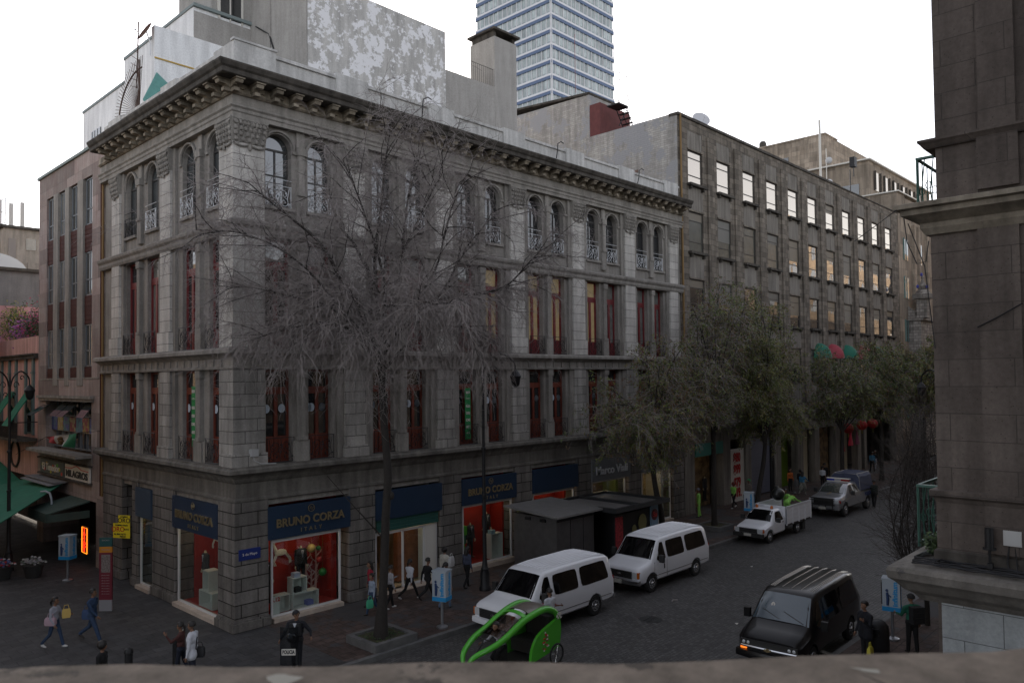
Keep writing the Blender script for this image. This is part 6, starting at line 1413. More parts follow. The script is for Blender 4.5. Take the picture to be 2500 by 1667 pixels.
# small white stake truck
o=thing('pickup_truck','small white pickup truck with a slatted cargo bed and two orange beacons','pickup truck',(25.0,-6.35,GZ))
st=[(.08,.42,.74,.66,.66,.84),(.18,.36,.8,.72,.72,.9),(.6,.34,.83,.82,.76,.97),(1.12,.34,.84,.92,.76,1.06),(1.5,.34,.84,1.0,.68,1.42),(1.78,.34,.84,1.0,.64,1.58),(2.0,.34,.84,1.0,.64,1.62),(2.55,.34,.84,1.0,.63,1.6),(2.62,.36,.83,1.0,.62,1.5)]
B=Body(st); B.build(P_white,o,(.85,),.33); B.top(o,1.15,1.75,.7,.58,'windshield',M_win)
for sy in (1,-1):
    B.side(o,[(1.45,1.03),(2.42,1.03),(2.38,1.48),(1.78,1.48)],sy,'side_window',M_win)
    q=MB(); q.box(.04,.18,min(sy*.5,sy*.78),max(sy*.5,sy*.78),.62,.8); q.build('headlight',M_hl,o,False); q=MB(); q.box(.08,.22,min(sy*.76,sy*.82),max(sy*.76,sy*.82),.62,.8); q.build('indicator',M_org,o,False)
    q=MB(); q.box(2.3,2.42,min(sy*.83,sy*.855),max(sy*.83,sy*.855),.9,.94); q.build('door_handle',M_plas,o,False)
    q=MB(); q.lathe((1.95,sy*.42,1.6),[(.07,0),(.08,.02),(.075,.12),(.04,.17)],12); q.build('beacon',M_org,o,False)
    for wx in (.85,4.3): wheel(o,wx,sy*.74,.33,sy,.18)
q=MB(); q.box(-.04,.16,-.82,.82,.36,.56); q.box(.02,.1,-.5,.5,.58,.8); q.build('bumper',M_plas,o,False); q=MB(); q.box(-.06,-.04,-.2,.2,.42,.56); q.build('number_plate',MATS['plate'],o,False)
q=MB(); q.box(2.7,5.9,-.35,.35,.4,.6); q.box(2.7,5.92,-.86,.86,.59,.72); q.build('chassis',M_plas,o,False)
for a,b,c,d in ((2.7,5.95,-.9,-.86),(2.7,5.95,.86,.9),(2.7,2.74,-.86,.86)):
    q=MB(); q.box(a,b,c,d,.72,1.62); 
    if b-a>1:
        for i in range(5): x=a+i*(b-a-.06)/4; q.box(x,x+.06,c-.02,d+.02,.66,1.66)
        for z in (.95,1.2,1.42): q.box(a,b,c-.012,d+.012,z,z+.03)
    q.box(a-.01,b+.01,c-.02,d+.02,1.6,1.67); q.build('cargo_side',P_white,o,False)
q=MB(); q.hexa([(5.95,.9,.75),(6.9,1.35,.75),(6.94,1.31,.75),(5.95,.86,.75),(5.95,.9,1.6),(6.9,1.35,1.6),(6.94,1.31,1.6),(5.95,.86,1.6)]); q.build('tailgate',P_white,o,False)
q=MB(); q.box(4.9,5.2,-.86,-.5,.12,.62); q.build('mud_flap',M_plas,o,False)
mirrors(B,o,1.5,1.05,M_plas,.7)
# silver police pickup
o=thing('police_pickup','silver crew pickup with a light bar and a blue grey tarpaulin over its bed','pickup truck',(35.0,-6.3,GZ))
st=[(.12,.55,.9,.92,.82,1.12),(.22,.5,.97,.96,.88,1.2),(.7,.48,1.0,1.05,.9,1.26),(1.35,.48,1.01,1.12,.9,1.33),(1.8,.48,1.01,1.22,.82,1.72),(2.1,.48,1.01,1.24,.76,1.88),(2.4,.48,1.01,1.24,.76,1.93),(3.4,.48,1.01,1.24,.76,1.92),(3.75,.48,1.01,1.24,.78,1.7),(3.85,.48,1.01,1.2,.9,1.32),(5.8,.5,1.0,1.18,.92,1.3),(5.9,.52,.98,1.1,.9,1.26)]
B=Body(st); B.build(P_silver,o,(1.05,4.9),.42); B.top(o,1.4,2.08,.86,.7,'windshield',glassmat('pale reflecting windshield',(.05,.06,.06),.5,.03))
for sy in (1,-1):
    B.side(o,[(1.78,1.3),(2.6,1.3),(2.58,1.8),(2.15,1.8)],sy,'side_window',G_sky); B.side(o,[(2.7,1.3),(3.55,1.3),(3.4,1.8),(2.7,1.8)],sy,'side_window',M_win)
    q=MB(); q.box(.1,.3,min(sy*.62,sy*.92),max(sy*.62,sy*.92),.88,1.1); q.build('headlight',M_hl,o,False); q=MB(); q.box(.2,.36,min(sy*.9,sy*.985),max(sy*.9,sy*.985),.88,1.06); q.build('indicator',M_rl,o,False)
    for wx in (1.05,4.9): wheel(o,wx,sy*.88,.42,sy,.26)
    q=MB(); 
    for x in (2.55,3.5): q.box(x,x+.1,min(sy*1.0,sy*1.03),max(sy*1.0,sy*1.03),1.1,1.14)
    q.build('door_handle',M_chr,o,False)
q=MB(); q.box(.04,.14,-.6,.6,.62,1.12)
for y in (-.62,-.2,.2,.62): q.tube([(-.1,y,.45),(-.12,y,1.15)],.03,6)
for z in (.55,.8,1.05,1.18): q.tube([(-.1,-.75,z),(-.12,.75,z)],.03,6)
q.build('push_guard',M_plas,o,False); q=MB(); q.box(-.04,.2,-.98,.98,.5,.72); q.build('bumper',P_silver,o,False,smooth=30); q=MB(); q.box(-.14,-.12,-.22,.22,.52,.66); q.build('number_plate',MATS['plate'],o,False)
q=MB(); q.tube([(1.0,0,1.35),(1.4,0,1.38)],.02,4); q.ell((.9,0,1.335),(.1,.14,.01),10,4); q.build('bonnet_badge',M_gold,o,False)
lb_=None
for y0,y1,mt in ((-.68,-.2,M_rl),(-.2,.2,pm('clear lens',(.5,.5,.55),.2)),(.2,.68,pm('blue lens',(.02,.04,.4),.2))): q=MB(); q.box(2.45,2.72,y0,y1,1.98,2.1); q.build('light_bar',mt,o,False)
q=MB(); q.box(2.4,2.77,-.72,.72,2.1,2.14); q.box(2.45,2.72,-.68,.68,1.92,1.98); q.build('light_bar_cover',M_white,o,False)
cv=MB(); rings=[]
for i,x in enumerate((3.55,4.2,4.9,5.6,5.95)):
    h=2.3+.06*(i%2); d=.0
    rings.append([(x,-.99,1.3),(x+ (.15 if i==0 else 0),-.86,h-.18),(x+(.2 if i==0 else 0),-.7,h),(x+(.2 if i==0 else 0),0,h+.04),(x+(.2 if i==0 else 0),.7,h),(x+(.15 if i==0 else 0),.86,h-.18),(x,.99,1.3)])
cv.loft(rings,closed=False,cap=True); cv.build('tarpaulin',pm('blue grey tarpaulin',(.05,.06,.11),.7,var=.25),o,False)
cv=MB(); cv.tube([(3.6,-.98,1.3),(3.75,-.86,2.14),(3.78,-.7,2.32),(3.78,.7,2.32),(3.75,.86,2.14),(3.6,.98,1.3)],.025,5); cv.tube([(3.78,-.7,2.33),(5.95,-.7,2.33)],.03,5); cv.tube([(3.78,.7,2.33),(5.95,.7,2.33)],.03,5); cv.build('canopy_frame',pm('pale frame tube',(.3,.3,.3),.5),o,False)
mirrors(B,o,1.85,1.3,M_plas,.8)
t=MB(); put_text(t,'POLICIA',.3,(4.9,-1.015,1.0),(1,0,0),(0,0,1),depth=.004,bold=.01); t.build('lettering',pm('navy lettering',(.02,.04,.15),.5),o,False)
# green pedicab
P_grn=pm('lime green shell paint',(.075,.42,.03),.35,coat=.5); M_can=pm('smoky canopy plastic',(.16,.14,.12),.3,coat=.4)
pc=thing('pedicab','lime green three-wheeled pedicab with curved roof arches on the road below the parapet','pedicab',(2.2,-9.2,GZ))
near=[(x,y,z*.92) for x,y,z in [(2.2,-9.3,.5),(2.35,-9.45,.82),(2.95,-9.68,1.05),(3.45,-9.7,1.22),(4.08,-9.7,1.5),(4.6,-9.72,1.64),(5.05,-9.72,1.68),(5.4,-9.72,1.58),(5.62,-9.72,1.38),(5.68,-9.72,1.1),(5.6,-9.72,.6)]]
far=[(x+.05,-18.4-y,z) for x,y,z in near]
for P in (near,far): q=MB(); sp=spline(P,4); q.tube(sp,[.05+.055*sin(pi*min(1,i/(len(sp)-1)))**.6 for i in range(len(sp))],10); q.build('roof_arch',P_grn,pc,smooth=60)
def band(i0,i1,name,mat,yin=.05,z=.02):
    q=MB(); A=spline(near,4)[i0:i1]; n=len(A); g=[]
    for p in A:
        for j in range(7): t=j/6; y=-9.2+(p.y+9.2+yin)*(1-2*t); g.append((p.x,y,p.z+z+.1*(1-(2*t-1)**2)))
    V=g+[(x,y,z_-.02) for x,y,z_ in g]; F=[(i*7+j,i*7+j+1,(i+1)*7+j+1,(i+1)*7+j) for i in range(n-1) for j in range(6)]; F+=[tuple(7*n+k_ for k_ in f[::-1]) for f in F]; q.add(V,F); q.build(name,mat,pc,smooth=60)
band(10,17,'windscreen',clearglass('brown tinted plastic',(.42,.34,.3),.1)); band(17,19,'front_roof_rim',P_grn,.05,.03); band(19,29,'roof_canopy',M_can); band(31,37,'back_panel',P_grn)
for y0,y1 in ((-9.8,-9.7),(-8.7,-8.6)):
    q=MB(); sp=spline([(4.45,.15),(4.5,.55),(4.75,.9),(5.2,1.08),(5.62,1.2),(5.75,.9),(5.7,.35),(5.6,.12)],4); q.prism([(p[0],p[1]) for p in [(v.x,v.y) for v in spline([(a,b,0) for a,b in [(4.35,.1),(4.42,.5),(4.7,.85),(5.2,1.05),(5.66,1.15),(5.74,.8),(5.66,.3)]],4)]],y0,y1,'y'); q.build('side_panel',P_grn,pc,smooth=40)
q=MB(); q.box(4.6,5.55,-9.68,-8.72,.25,.6); q.box(5.3,5.6,-9.68,-8.72,.6,1.25); q.build('passenger_seat',M_plas,pc)
q=MB(); q.box(2.5,5.5,-9.6,-8.8,.12,.2); q.box(3.5,3.8,-9.35,-9.05,.2,.72); q.build('floor',M_plas,pc); q=MB(); q.tube([(2.45,-9.2,.5),(2.9,-9.2,.95),(2.95,-9.2,1.05)],.03,6); q.tube([(3.0,-9.45,1.05),(2.95,-9.2,1.06),(3.0,-8.95,1.05)],.02,6); q.build('handlebar',M_plas,pc)
def bwheel(x,y,r):
    q=MB(); q.tube([(x+r*cos(t),y,GZ+r+r*sin(t)) for t in np.linspace(0,2*pi,25)],.03,6)
    w=q.build('wheel',M_tyre,pc); q=MB()
    for i in range(12): t=pi*i/12; q.tube([(x+r*cos(t),y,GZ+r+r*sin(t)),(x-r*cos(t),y,GZ+r-r*sin(t))],.006,3)
    q.build('spokes',M_chr,w)
bwheel(5.42,-9.88,.3); bwheel(5.42,-8.52,.3); bwheel(2.5,-9.2,.27)
q=MB()
for i in range(4):
    for j in range(3):
        if (i+j)%2: q.box(5.5+.06*i,5.56+.06*i,-9.83,-9.815,1.16+.06*j,1.22+.06*j)
q.build('checker_mark',M_white,pc)
q=MB(); rn=random.Random(4)
for i in range(16): q.ell((5.0+rn.uniform(-.13,.13),-9.805,.35+.035*i),(rn.uniform(.03,.08),.01,.03),6,4,i%3)
q.build('decal',[M_white,rdl,pm('decal brown',(.2,.1,.05),.6)],pc)
# ================================================================ people
c_=cloth
rn=random.Random(77)
A0=((0,.12,.2),(0,.12,.2)); AW=((.45,.1,.4),(-.4,.1,.3)); AWR=((-.4,.1,.3),(.45,.1,.4)); R=radians
NAVY=c_('navy cloth',(.012,.016,.03)); JEAN=c_('blue jeans',(.03,.055,.11)); BLK=c_('black cloth',(.008,.008,.009)); WHT=c_('white cotton',(.55,.57,.62)); LGREY=c_('light grey hoodie',(.3,.31,.36)); BLU=c_('blue jacket',(.02,.045,.1)); BROWN=c_('dark brown cloth',(.07,.025,.022)); HIV=c_('lime work uniform',(.28,.62,.12)); RED=c_('red cloth',(.25,.012,.03)); ORG=c_('orange sweater',(.4,.1,.02)); BLUT=c_('sky blue top',(.05,.2,.35)); BEI=c_('beige jacket cloth',(.2,.17,.15)); FOR=c_('dark green jacket',(.01,.1,.06)); POL=c_('police uniform',(.012,.013,.018)); STRP=c_('striped shirt',(.3,.3,.32)); CREAM=c_('cream jacket',(.5,.48,.42)); SLATE=c_('slate blue top',(.05,.06,.1))
person('woman in a pale grey hoodie and jeans walking with a yellow envelope',(-4.77,2.97),R(-50),1.63,LGREY,JEAN,WSHOE,legs=WALK(.32),arms=((.5,.1,1.1),(.1,.25,.6)),hair='tail',headturn=.2)
person('man in a blue jacket and jeans walking beside the totem on the dark plaza',(-3.7,2.77),R(-48),1.74,BLU,JEAN,legs=WALKR(.42),arms=AWR,build=1.12,headturn=.3)
person('woman in dark brown cut by the parapet beside a man in a white jacket',(-3.05,-2.7),R(134),1.58,BROWN,NAVY,legs=WALK(.2),arms=((.9,.1,1.6),(.1,.1,.3)),hair='tail')
o=person('man in a white jacket with a black shoulder strap, cut by the parapet',(-3.0,-3.35),R(134),1.72,WHT,NAVY,legs=WALKR(.2),arms=A0,build=1.2,coat=.2)
q=MB(); q.tube([(.1,.1,1.1),(.13,-.02,1.3),(.02,-.12,1.5),(-.14,.02,1.3),(-.16,.15,1.0)],.018,5); q.build('strap',BLK,o,False)
person('person of whom only the black hair shows above the parapet at the left',(-5.3,-3.0),R(-46),1.66,BLK,BLK,hair='big')
o=person('police officer in black body armour standing with a clear riot shield',(-.46,-4.71),R(-136),1.72,POL,POL,legs=((.05,.02),(-.05,.03)),arms=((.1,.75,.9),(.35,.4,.7)),build=1.2,headturn=.7,cap=pm('police cap',(.012,.012,.016),.7))
q=MB(); q.box(.1,.19,-.17,.17,1.08,1.42); q.box(-.19,-.11,-.17,.17,1.05,1.42); q.box(.09,.13,-.2,.2,.9,1.0); q.build('armour_vest',pm('armour black',(.015,.015,.017),.6),o,False,smooth=30)
q=MB(); q.prism([(-.06,1.44),(.06,1.44),(0,1.3)],.195,.2,'x'); q.build('white_collar',WHT,o,False)
sh=thing('riot_shield','clear plastic riot shield with a white POLICIA label leaning before the officer','shield',(-.95,-5.1,0),R(-136)); q=MB(); q.loft([[(-.07*(2*t-1)**2,-.27+.54*t,z) for t in np.linspace(0,1,7)]+[(-.07*(2*t-1)**2-.006,-.27+.54*t,z) for t in np.linspace(1,0,7)] for z in (.35,1.45)]); q.build('shield_panel',clearglass('shield plastic',(.55,.58,.6),.06),sh,False,smooth=60)
q=MB(); q.box(.004,.012,-.2,.2,.66,.84); q.build('label_plate',M_white,sh,False); t=MB(); put_text(t,'POLICIA',.15,(.016,0,.75),(0,1,0),(0,0,1),depth=.002,bold=.006,fit=.36); t.build('lettering',bkl,sh,False)
q=MB(); q.ell((0,0,0),(.15,.14,.16),14,9); tag(q.build('riot_helmet',pm('helmet black',(.01,.01,.012),.12,coat=1),smooth=60),'glossy black riot helmet hanging at the front of the officer','helmet').location=(-.72,-4.86,1.05)
G_='pedestrians by the shop entrance'
person('person in a red top half hidden behind the bare tree trunk',(4.9,-1.0),R(160),1.66,RED,NAVY,legs=WALK(.2),hair='long',group=G_)
person('person in pale blue holding a green bag left of the bare tree trunk',(4.25,-2.0),R(170),1.5,c_('pale blue cardigan',(.25,.3,.38)),JEAN,legs=WALKR(.25),group=G_)
person('person in a black and white striped shirt right of the bare tree trunk',(5.2,-1.85),R(-10),1.6,STRP,BLK,WSHOE,legs=WALK(.2),arms=((.6,.1,1.2),(0,.1,.3)),group=G_)
person('woman in a white top and black trousers striding past the shop entrance',(6.45,-1.45),R(5),1.6,WHT,BLK,WSHOE,legs=WALKR(.5),arms=AW,hair='tail',group=G_)
person('man in black walking beside the woman in the white top',(6.9,-2.0),R(0),1.66,BLK,BLK,legs=WALK(.5),arms=AWR,group=G_)
person('woman in a long cream jacket carrying a silver bag beside the rusticated pier',(8.35,-1.35),R(10),1.68,CREAM,BLK,legs=WALK(.15),hair='big',coat=.25,group=G_)
person('woman in a slate blue top and black trousers ahead of the backpacker',(9.1,-1.9),R(0),1.66,SLATE,BLK,legs=WALK(.2),hair='long',group=G_)
o=person('young man in a white tee with a dark backpack behind the phone booth',(6.6,-3.4),R(15),1.68,WHT,c_('faded jeans',(.12,.17,.25)),legs=WALKR(.2),long_sleeve=False,group=G_)
q=MB(); q.box(-.3,-.12,-.15,.15,1.05,1.45); q.build('backpack',NAVY,o,False,smooth=30); q=MB(); 
for y in (-.11,.11): q.tube([(-.12,y,1.4),(0,y,1.47),(.11,y,1.38),(.12,y,1.15)],.02,5)
q.build('strap',NAVY,o,False)
person('man in a white tee standing in the road at the driver window of the van',(6.95,-8.3),R(80),1.66,WHT,BLK,legs=((0,0),(0,0)),arms=((.2,.1,.4),(.2,.1,.4)),long_sleeve=False,z=GZ)
person('driver in a red shirt leaning out of the window of the nearest white van',(7.35,-7.62),R(-100),1.68,RED,BLK,sit=True,legs=((1.4,1.4),(1.4,1.4)),lean=.5,arms=((.9,.2,.9),(1.0,.1,.9)),long_sleeve=False,z=.12)
person('pedicab driver in a white shirt sitting on the saddle',(3.72,-9.2),R(180),1.66,WHT,BLK,sit=True,legs=((1.1,1.3),(.9,1.5)),lean=.35,arms=((.9,.15,.5),(.9,.15,.5)),z=.2)
G2='people on the far pavement'
GRYC=pm('grey cap',(.12,.12,.15),.8)
person('street sweeper in a lime green uniform and grey cap before the lit shop',(29.35,-.97),R(120),1.72,HIV,HIV,legs=((.05,.05),(-.05,.1)),cap=GRYC,z=0)
person('person in a lime shirt walking before the red price poster',(33.7,-1.0),R(170),1.68,HIV,BLK,WSHOE,legs=WALK(.35),arms=AW,hair='big',hairm=pm('reddish hair',(.12,.02,.015),.6),group=G2)
person('person in a beige jacket and a bright green cap beside the leaning tree',(35.5,-1.2),R(150),1.7,BEI,c_('brown trousers',(.06,.05,.045)),legs=WALKR(.3),cap=pm('green cap',(.02,.35,.1),.7),group=G2)
person('man in an orange sweater standing before the green door',(42.9,-.75),R(-120),1.68,ORG,BLK,legs=((0,0),(0,0)),group=G2)
person('woman in a black dress walking between the orange sweater and the blue top',(43.4,-1.3),R(10),1.62,BLK,BLK,legs=WALK(.2),hair='big',skirt=.7,group=G2)
person('woman in a sky blue top and a patterned skirt pointing along the street',(41.8,-2.15),R(0),1.66,BLUT,c_('patterned skirt',(.2,.2,.17),.5),legs=WALKR(.35),hair='long',skirt=.9,arms=((0,.1,.2),(.9,.2,.1)),group=G2)
person('person in a white tee beside the police pickup mirror',(46.3,-1.8),R(0),1.6,WHT,BLK,legs=((0,0),(0,0)),long_sleeve=False,group=G2)
person('man in black standing behind the person in the white tee',(47.2,-1.6),R(20),1.75,BLK,BLK,group=G2)
person('man in dark clothes walking on the cobbles beside the police pickup',(40.6,-7.45),R(5),1.78,c_('dark uniform',(.012,.02,.018)),BLK,legs=WALK(.25),arms=AW,z=GZ,build=1.1)
person('person in black and pale trousers by the dark side entrance',(60.5,-.9),R(180),1.7,BLK,LGREY,legs=WALK(.2),group=G2)
person('person in black with sky blue sleeves farthest away on the pavement',(58.6,-1.3),R(0),1.75,BLUT,BLK,legs=WALKR(.2),group=G2)
person('worker in lime green bending over with a black bag inside the truck bed',(29.5,-6.5),R(-20),1.7,HIV,HIV,legs=((.3,.4),(.3,.4)),lean=.95,arms=((.9,.1,.3),(.9,.1,.3)),z=.57)
person('worker in lime green standing in the truck bed with arms raised to a bag',(30.3,-6.1),R(190),1.7,HIV,HIV,lean=.35,arms=((1.2,.1,.5),(1.0,.2,.6)),z=.42)
q=MB(); q.ell((0,0,0),(.42,.36,.36),12,8); q.ell((.1,.1,.3),(.12,.1,.15),8,5); tag(q.build('rubbish_bag',pm('black plastic bag',(.012,.013,.012),.35),smooth=60),'black rubbish bag on the shoulders of a worker in the truck','bag').location=(29.0,-6.2,1.95)
o=person('man in a dark green jacket with a black backpack beside the tiled wall',(13.12,-17.75),R(50),1.76,FOR,BLK,legs=((.08,.02),(-.05,.05)),arms=((.5,.1,1.0),(.1,.2,.2)),build=1.15,cap=pm('dark beanie',(.015,.015,.015),.9))
q=MB(); q.box(-.36,-.14,-.19,.19,.98,1.48); q.box(-.38,-.36,-.15,.15,1.15,1.17); q.box(-.38,-.36,-.15,.15,1.3,1.32); q.build('backpack',BLK,o,False,smooth=30)
person('man in a black suit holding a phone to his ear behind the black van',(11.3,-17.0),R(150),1.8,c_('black suit jacket',(.008,.009,.014)),BLK,arms=((.3,.2,2.0),(.1,.1,.3)),build=1.12,coat=.3)
def bag(lab,loc,dim,col,rz=0):
    q=MB(); w_,d_,h_=dim; q.loft([[(-w_/2*k1,-d_/2*k2,z),(w_/2*k1,-d_/2*k2,z),(w_/2*k1,d_/2*k2,z),(-w_/2*k1,d_/2*k2,z)] for z,k1,k2 in ((0,.85,.9),(h_*.3,1,1),(h_*.8,.95,.8),(h_,.8,.35))]); q.tube([(-w_*.3,0,h_),(-w_*.2,0,h_+.12),(w_*.2,0,h_+.12),(w_*.3,0,h_)],.012,4)
    o=tag(q.build('bag',pm('bag '+lab[:14],col,.7),smooth=30),lab,'bag'); o.location=loc; o.rotation_euler=(0,0,rz)
bag('pink handbag on the arm of the woman in the grey hoodie',(-4.93,2.83,.78),(.36,.13,.26),(.4,.28,.33),R(-50)); bag('yellow paper envelope held by the woman in the grey hoodie',(-4.5,2.72,.95),(.26,.04,.3),(.5,.35,.1),R(-20)); bag('blue shoulder bag behind the man in the blue jacket',(-3.87,2.78,.75),(.28,.12,.32),(.03,.06,.14),R(-48))
bag('black shoulder bag behind the man in the white jacket',(-2.83,-3.45,.72),(.28,.13,.3),(.01,.01,.012),R(134)); bag('green and white plastic bag beside the bare tree trunk',(4.0,-2.2,.35),(.25,.12,.3),(.05,.35,.2)); bag('shiny silver bag held by the woman in the cream jacket',(8.45,-1.65,.95),(.32,.15,.4),(.5,.5,.5),.3); bag('yellow plastic bag hanging at the hand of the man in the black suit',(10.9,-17.25,.35),(.25,.12,.3),(.5,.45,.05)); bag('grey bag between the orange sweater and the black dress',(43.05,-1.15,.4),(.4,.2,.5),(.12,.12,.12))
# ================================================================ street furniture
def lamp_post(label,loc,h,face,arms=1,name='street_lamp'):
    o=thing(name,label,'street lamp',loc,face,'black cast-iron street lamps'); q=MB()
    q.lathe((0,0,0),[(.24,0),(.24,.12),(.19,.18),(.19,.7),(.15,.8),(.17,.86),(.12,.95),(.085,1.3),(.075,h*.42),(.1,h*.42+.02),(.1,h*.42+.1),(.07,h*.42+.12),(.065,h*.63),(.1,h*.63+.03),(.1,h*.63+.12),(.06,h*.63+.15),(.055,h),(.09,h+.02),(.05,h+.15),(.015,h+.5)],14); q.build('post',M_blk,o,False,smooth=40)
    for s_ in ((1,-1) if arms==2 else (1,)):
        q=MB(); q.tube(spline([(0,0,h-.2),(s_*.25,0,h+.35),(s_*.75,0,h+.62),(s_*1.25,0,h+.35),(s_*1.35,0,h-.05)],5),.035,6)
        for cx,cz,r in ((.4,h-.05,.22),(.8,h+.3,.16),(.25,h-.5,.16)): q.tube([(s_*(cx+r*(1-.08*i)*cos(i*.55)),0,cz+r*(1-.08*i)*sin(i*.55)) for i in range(12)],.02,5)
        q.build('scroll_arm',M_blk,o,False); q=MB(); q.lathe((s_*1.35,0,h-.75),[(.05,0),(.16,.1),(.2,.35),(.24,.45),(.16,.6),(.05,.72)],12); q.build('lantern',M_blk,o,False,smooth=40)
    return o
lamp_post('tall black street lamp on the pavement between the bare tree and the kiosk',(9.35,-2.7,0),9.0,R(-46))
lamp_post('black street lamp with curled arms at the left edge before the salmon building',(-3.0,16.2,0),8.6,R(-140),2)
q=MB(); q.cyl((0,0,0),(0,0,6.8),.17,.13,12); tag(q.build('utility_pole',M_blk),'plain thick dark pole on the far pavement beyond the leaning tree','pole').location=(39.3,-1.05,0)
lamp_post('black street lamp seen among the foliage beside the pillar',(30.5,-14.3,-.0),8.2,R(60))
M_ph=pm('grey booth metal',(.3,.31,.33),.4,.6); M_cy=pm('cyan blue print',(.01,.25,.55),.5); M_pw=pm('white booth panel',(.36,.41,.46),.4)
def phone(label,loc,rz):
    o=thing('phone_booth',label,'phone booth',loc,rz,'pole-mounted blue and white phone booths'); q=MB(); q.cyl((0,0,.04),(0,0,1.0),.05,.05,12); q.lathe((0,0,0),[(.2,0),(.2,.05),(.07,.1)],14); q.build('pole',M_ph,o,False,smooth=40)
    q=MB(); q.prism([(-.22,-.26),(.22,-.26),(.3,0),(.22,.26),(-.22,.26)],.95,1.95,'z'); q.box(-.24,.24,-.28,.28,1.95,2.0); q.build('hood',M_pw,o,False)
    q=MB(); q.box(-.235,-.22,-.26,.26,.96,1.1); q.box(-.22,.22,-.272,-.26,.96,1.1); q.box(-.22,.22,.26,.272,.96,1.1); q.build('blue_band',M_cy,o,False)
    t=MB(); put_text(t,'infinitum',.2,(0.05,-.268,1.52),(0,0,1),(-1,0,0),depth=.003,bold=.008,fit=.78); t.build('lettering',M_cy,o,False); t=MB(); put_text(t,'infinitum',.2,(-.228,-.12,1.52),(0,0,1),(0,1,0),depth=.003,bold=.008,fit=.78); t.build('lettering',M_cy,o,False)
    q=MB(); q.ell((-.232,.12,1.62),(.006,.045,.05),7,5); q.tube([(-.232,.12,1.56),(-.232,.1,1.35),(-.232,.11,1.15)],[.04,.05,.04],5); q.tube([(-.232,.1,1.5),(-.232,-.0,1.42)],.02,4); q.build('printed_figure',[pm('printed figure navy',(.02,.05,.14),.6) if 'printed figure navy' not in MATS else MATS['printed figure navy']],o,False)
    q=MB(); q.box(-.15,.2,.24,.3,1.15,1.85); q.build('handset_side',M_plas,o,False)
phone('phone booth with blue infinitum lettering on the pavement before the shop entrance',(5.03,-5.0,0),R(20)); phone('phone booth on the dark plaza beside the glowing neon sign',(-1.73,12.1,0),R(35)); phone('phone booth on the near pavement beside the man in the green jacket',(14.0,-16.9,0),R(12)); phone('far phone booth leaning low behind the small white pickup',(28.4,-4.75,0),R(20))
# totem
o=thing('information_totem','narrow information totem with a green head, orange band and dark red panel','information totem',(-2.18,6.05,0),R(-136)); 
for z0,z1,mt in ((0,.42,pm('totem grey foot',(.25,.25,.27),.6)),(.42,2.2,pm('totem dark red',(.14,.012,.025),.5)),(2.2,2.42,pm('totem orange',(.5,.2,.01),.5)),(2.42,2.75,pm('totem green',(.01,.07,.07),.5))): q=MB(); q.box(-.04,.04,-.24,.24,z0,z1); q.build('panel',mt,o,False)
q=MB(); q.box(.042,.046,-.16,.18,1.45,2.12); q.build('map_sheet',pm('totem map',(.2,.17,.16),.6,var=.6,vs=20),o,False); t=MB(); put_text(t,'Metrobus',.08,(.045,0,2.31),(0,1,0),(0,0,1),depth=.002); put_text(t,'ZOCALO',.07,(.045,0,2.66),(0,1,0),(0,0,1),depth=.002)
for i in range(8): put_text(t,'calle via centro',.05,(.045,0,1.35-i*.1),(0,1,0),(0,0,1),depth=.002)
t.build('lettering',pm('totem lettering',(.35,.3,.3),.6),o,False)
# bollards, bin
for lab,x,y in (('black bollard rising above the parapet near the left corner',-4.2,-1.85),('black bollard beside the woman in dark brown',-2.85,-1.9)):
    q=MB(); q.lathe((0,0,0),[(.11,0),(.11,.8),(.13,.82),(.13,.86),(.1,.94),(.02,.97)],14); tag(q.build('bollard',M_blk,smooth=40),lab,'bollard','black bollards').location=(x,y,0)
q=MB(); q.lathe((0,0,0),[(.3,0),(.33,.1),(.33,.85),(.3,1.0),(.2,1.12),(.03,1.16)],16); q.box(-.36,-.3,-.15,.15,.75,.95); tag(q.build('litter_bin',M_blk,smooth=40),'domed black litter bin beside the man in the black suit','litter bin').location=(12.0,-17.1,0)
# kiosks
M_kio=pm('brown grey kiosk steel',(.13,.125,.125),.4,.4,var=.2); M_kr=pm('kiosk roof sheet',(.2,.195,.19),.6,.1,var=.15)
k1=thing('closed_kiosk','closed grey steel kiosk with an overhanging flat roof behind the first white van','kiosk',(14.2,-2.2,0))
q=MB(); q.box(12.95,15.6,-3.5,-.95,0,2.45); q.box(12.93,15.62,-3.52,-.93,0,.12); q.build('body',M_kio,k1)
q=MB(); q.hexa([(12.6,-3.85,2.52),(15.95,-3.85,2.52),(15.95,-.6,2.72),(12.6,-.6,2.72),(12.6,-3.85,2.6),(15.95,-3.85,2.6),(15.95,-.6,2.8),(12.6,-.6,2.8)]); q.build('roof',M_kr,k1)
q=MB(); q.box(13.0,15.55,-3.53,-3.5,2.3,2.44); q.build('roof_gap',M_blk,k1)
for x in (13.9,14.8): q=MB(); q.box(x,x+.015,-3.515,-3.5,.1,2.3); q.build('panel_seam',M_blk,k1)
for y in (-2.9,-2.0): q=MB(); q.box(12.86,12.95,y,y+.3,2.25,2.38); q.build('vent',M_blk,k1)
k2=thing('newsstand','open dark newsstand with a framed roof and advert panels behind the second white van','kiosk',(18,-2.6,0))
q=MB(); q.box(16.1,19.9,-1.0,-.9,0,2.4); q.box(16.4,19.9,-4.1,-4.02,0,2.2) ; q.box(19.85,19.95,-4.1,-.9,0,2.4); q.box(17.0,19.85,-4.0,-1.0,0,2.2); q.build('body',M_blk,k2)
q=MB(); q.box(15.9,20.3,-4.5,-.7,2.45,2.5); q.build('roof',M_kr,k2)
q=MB()
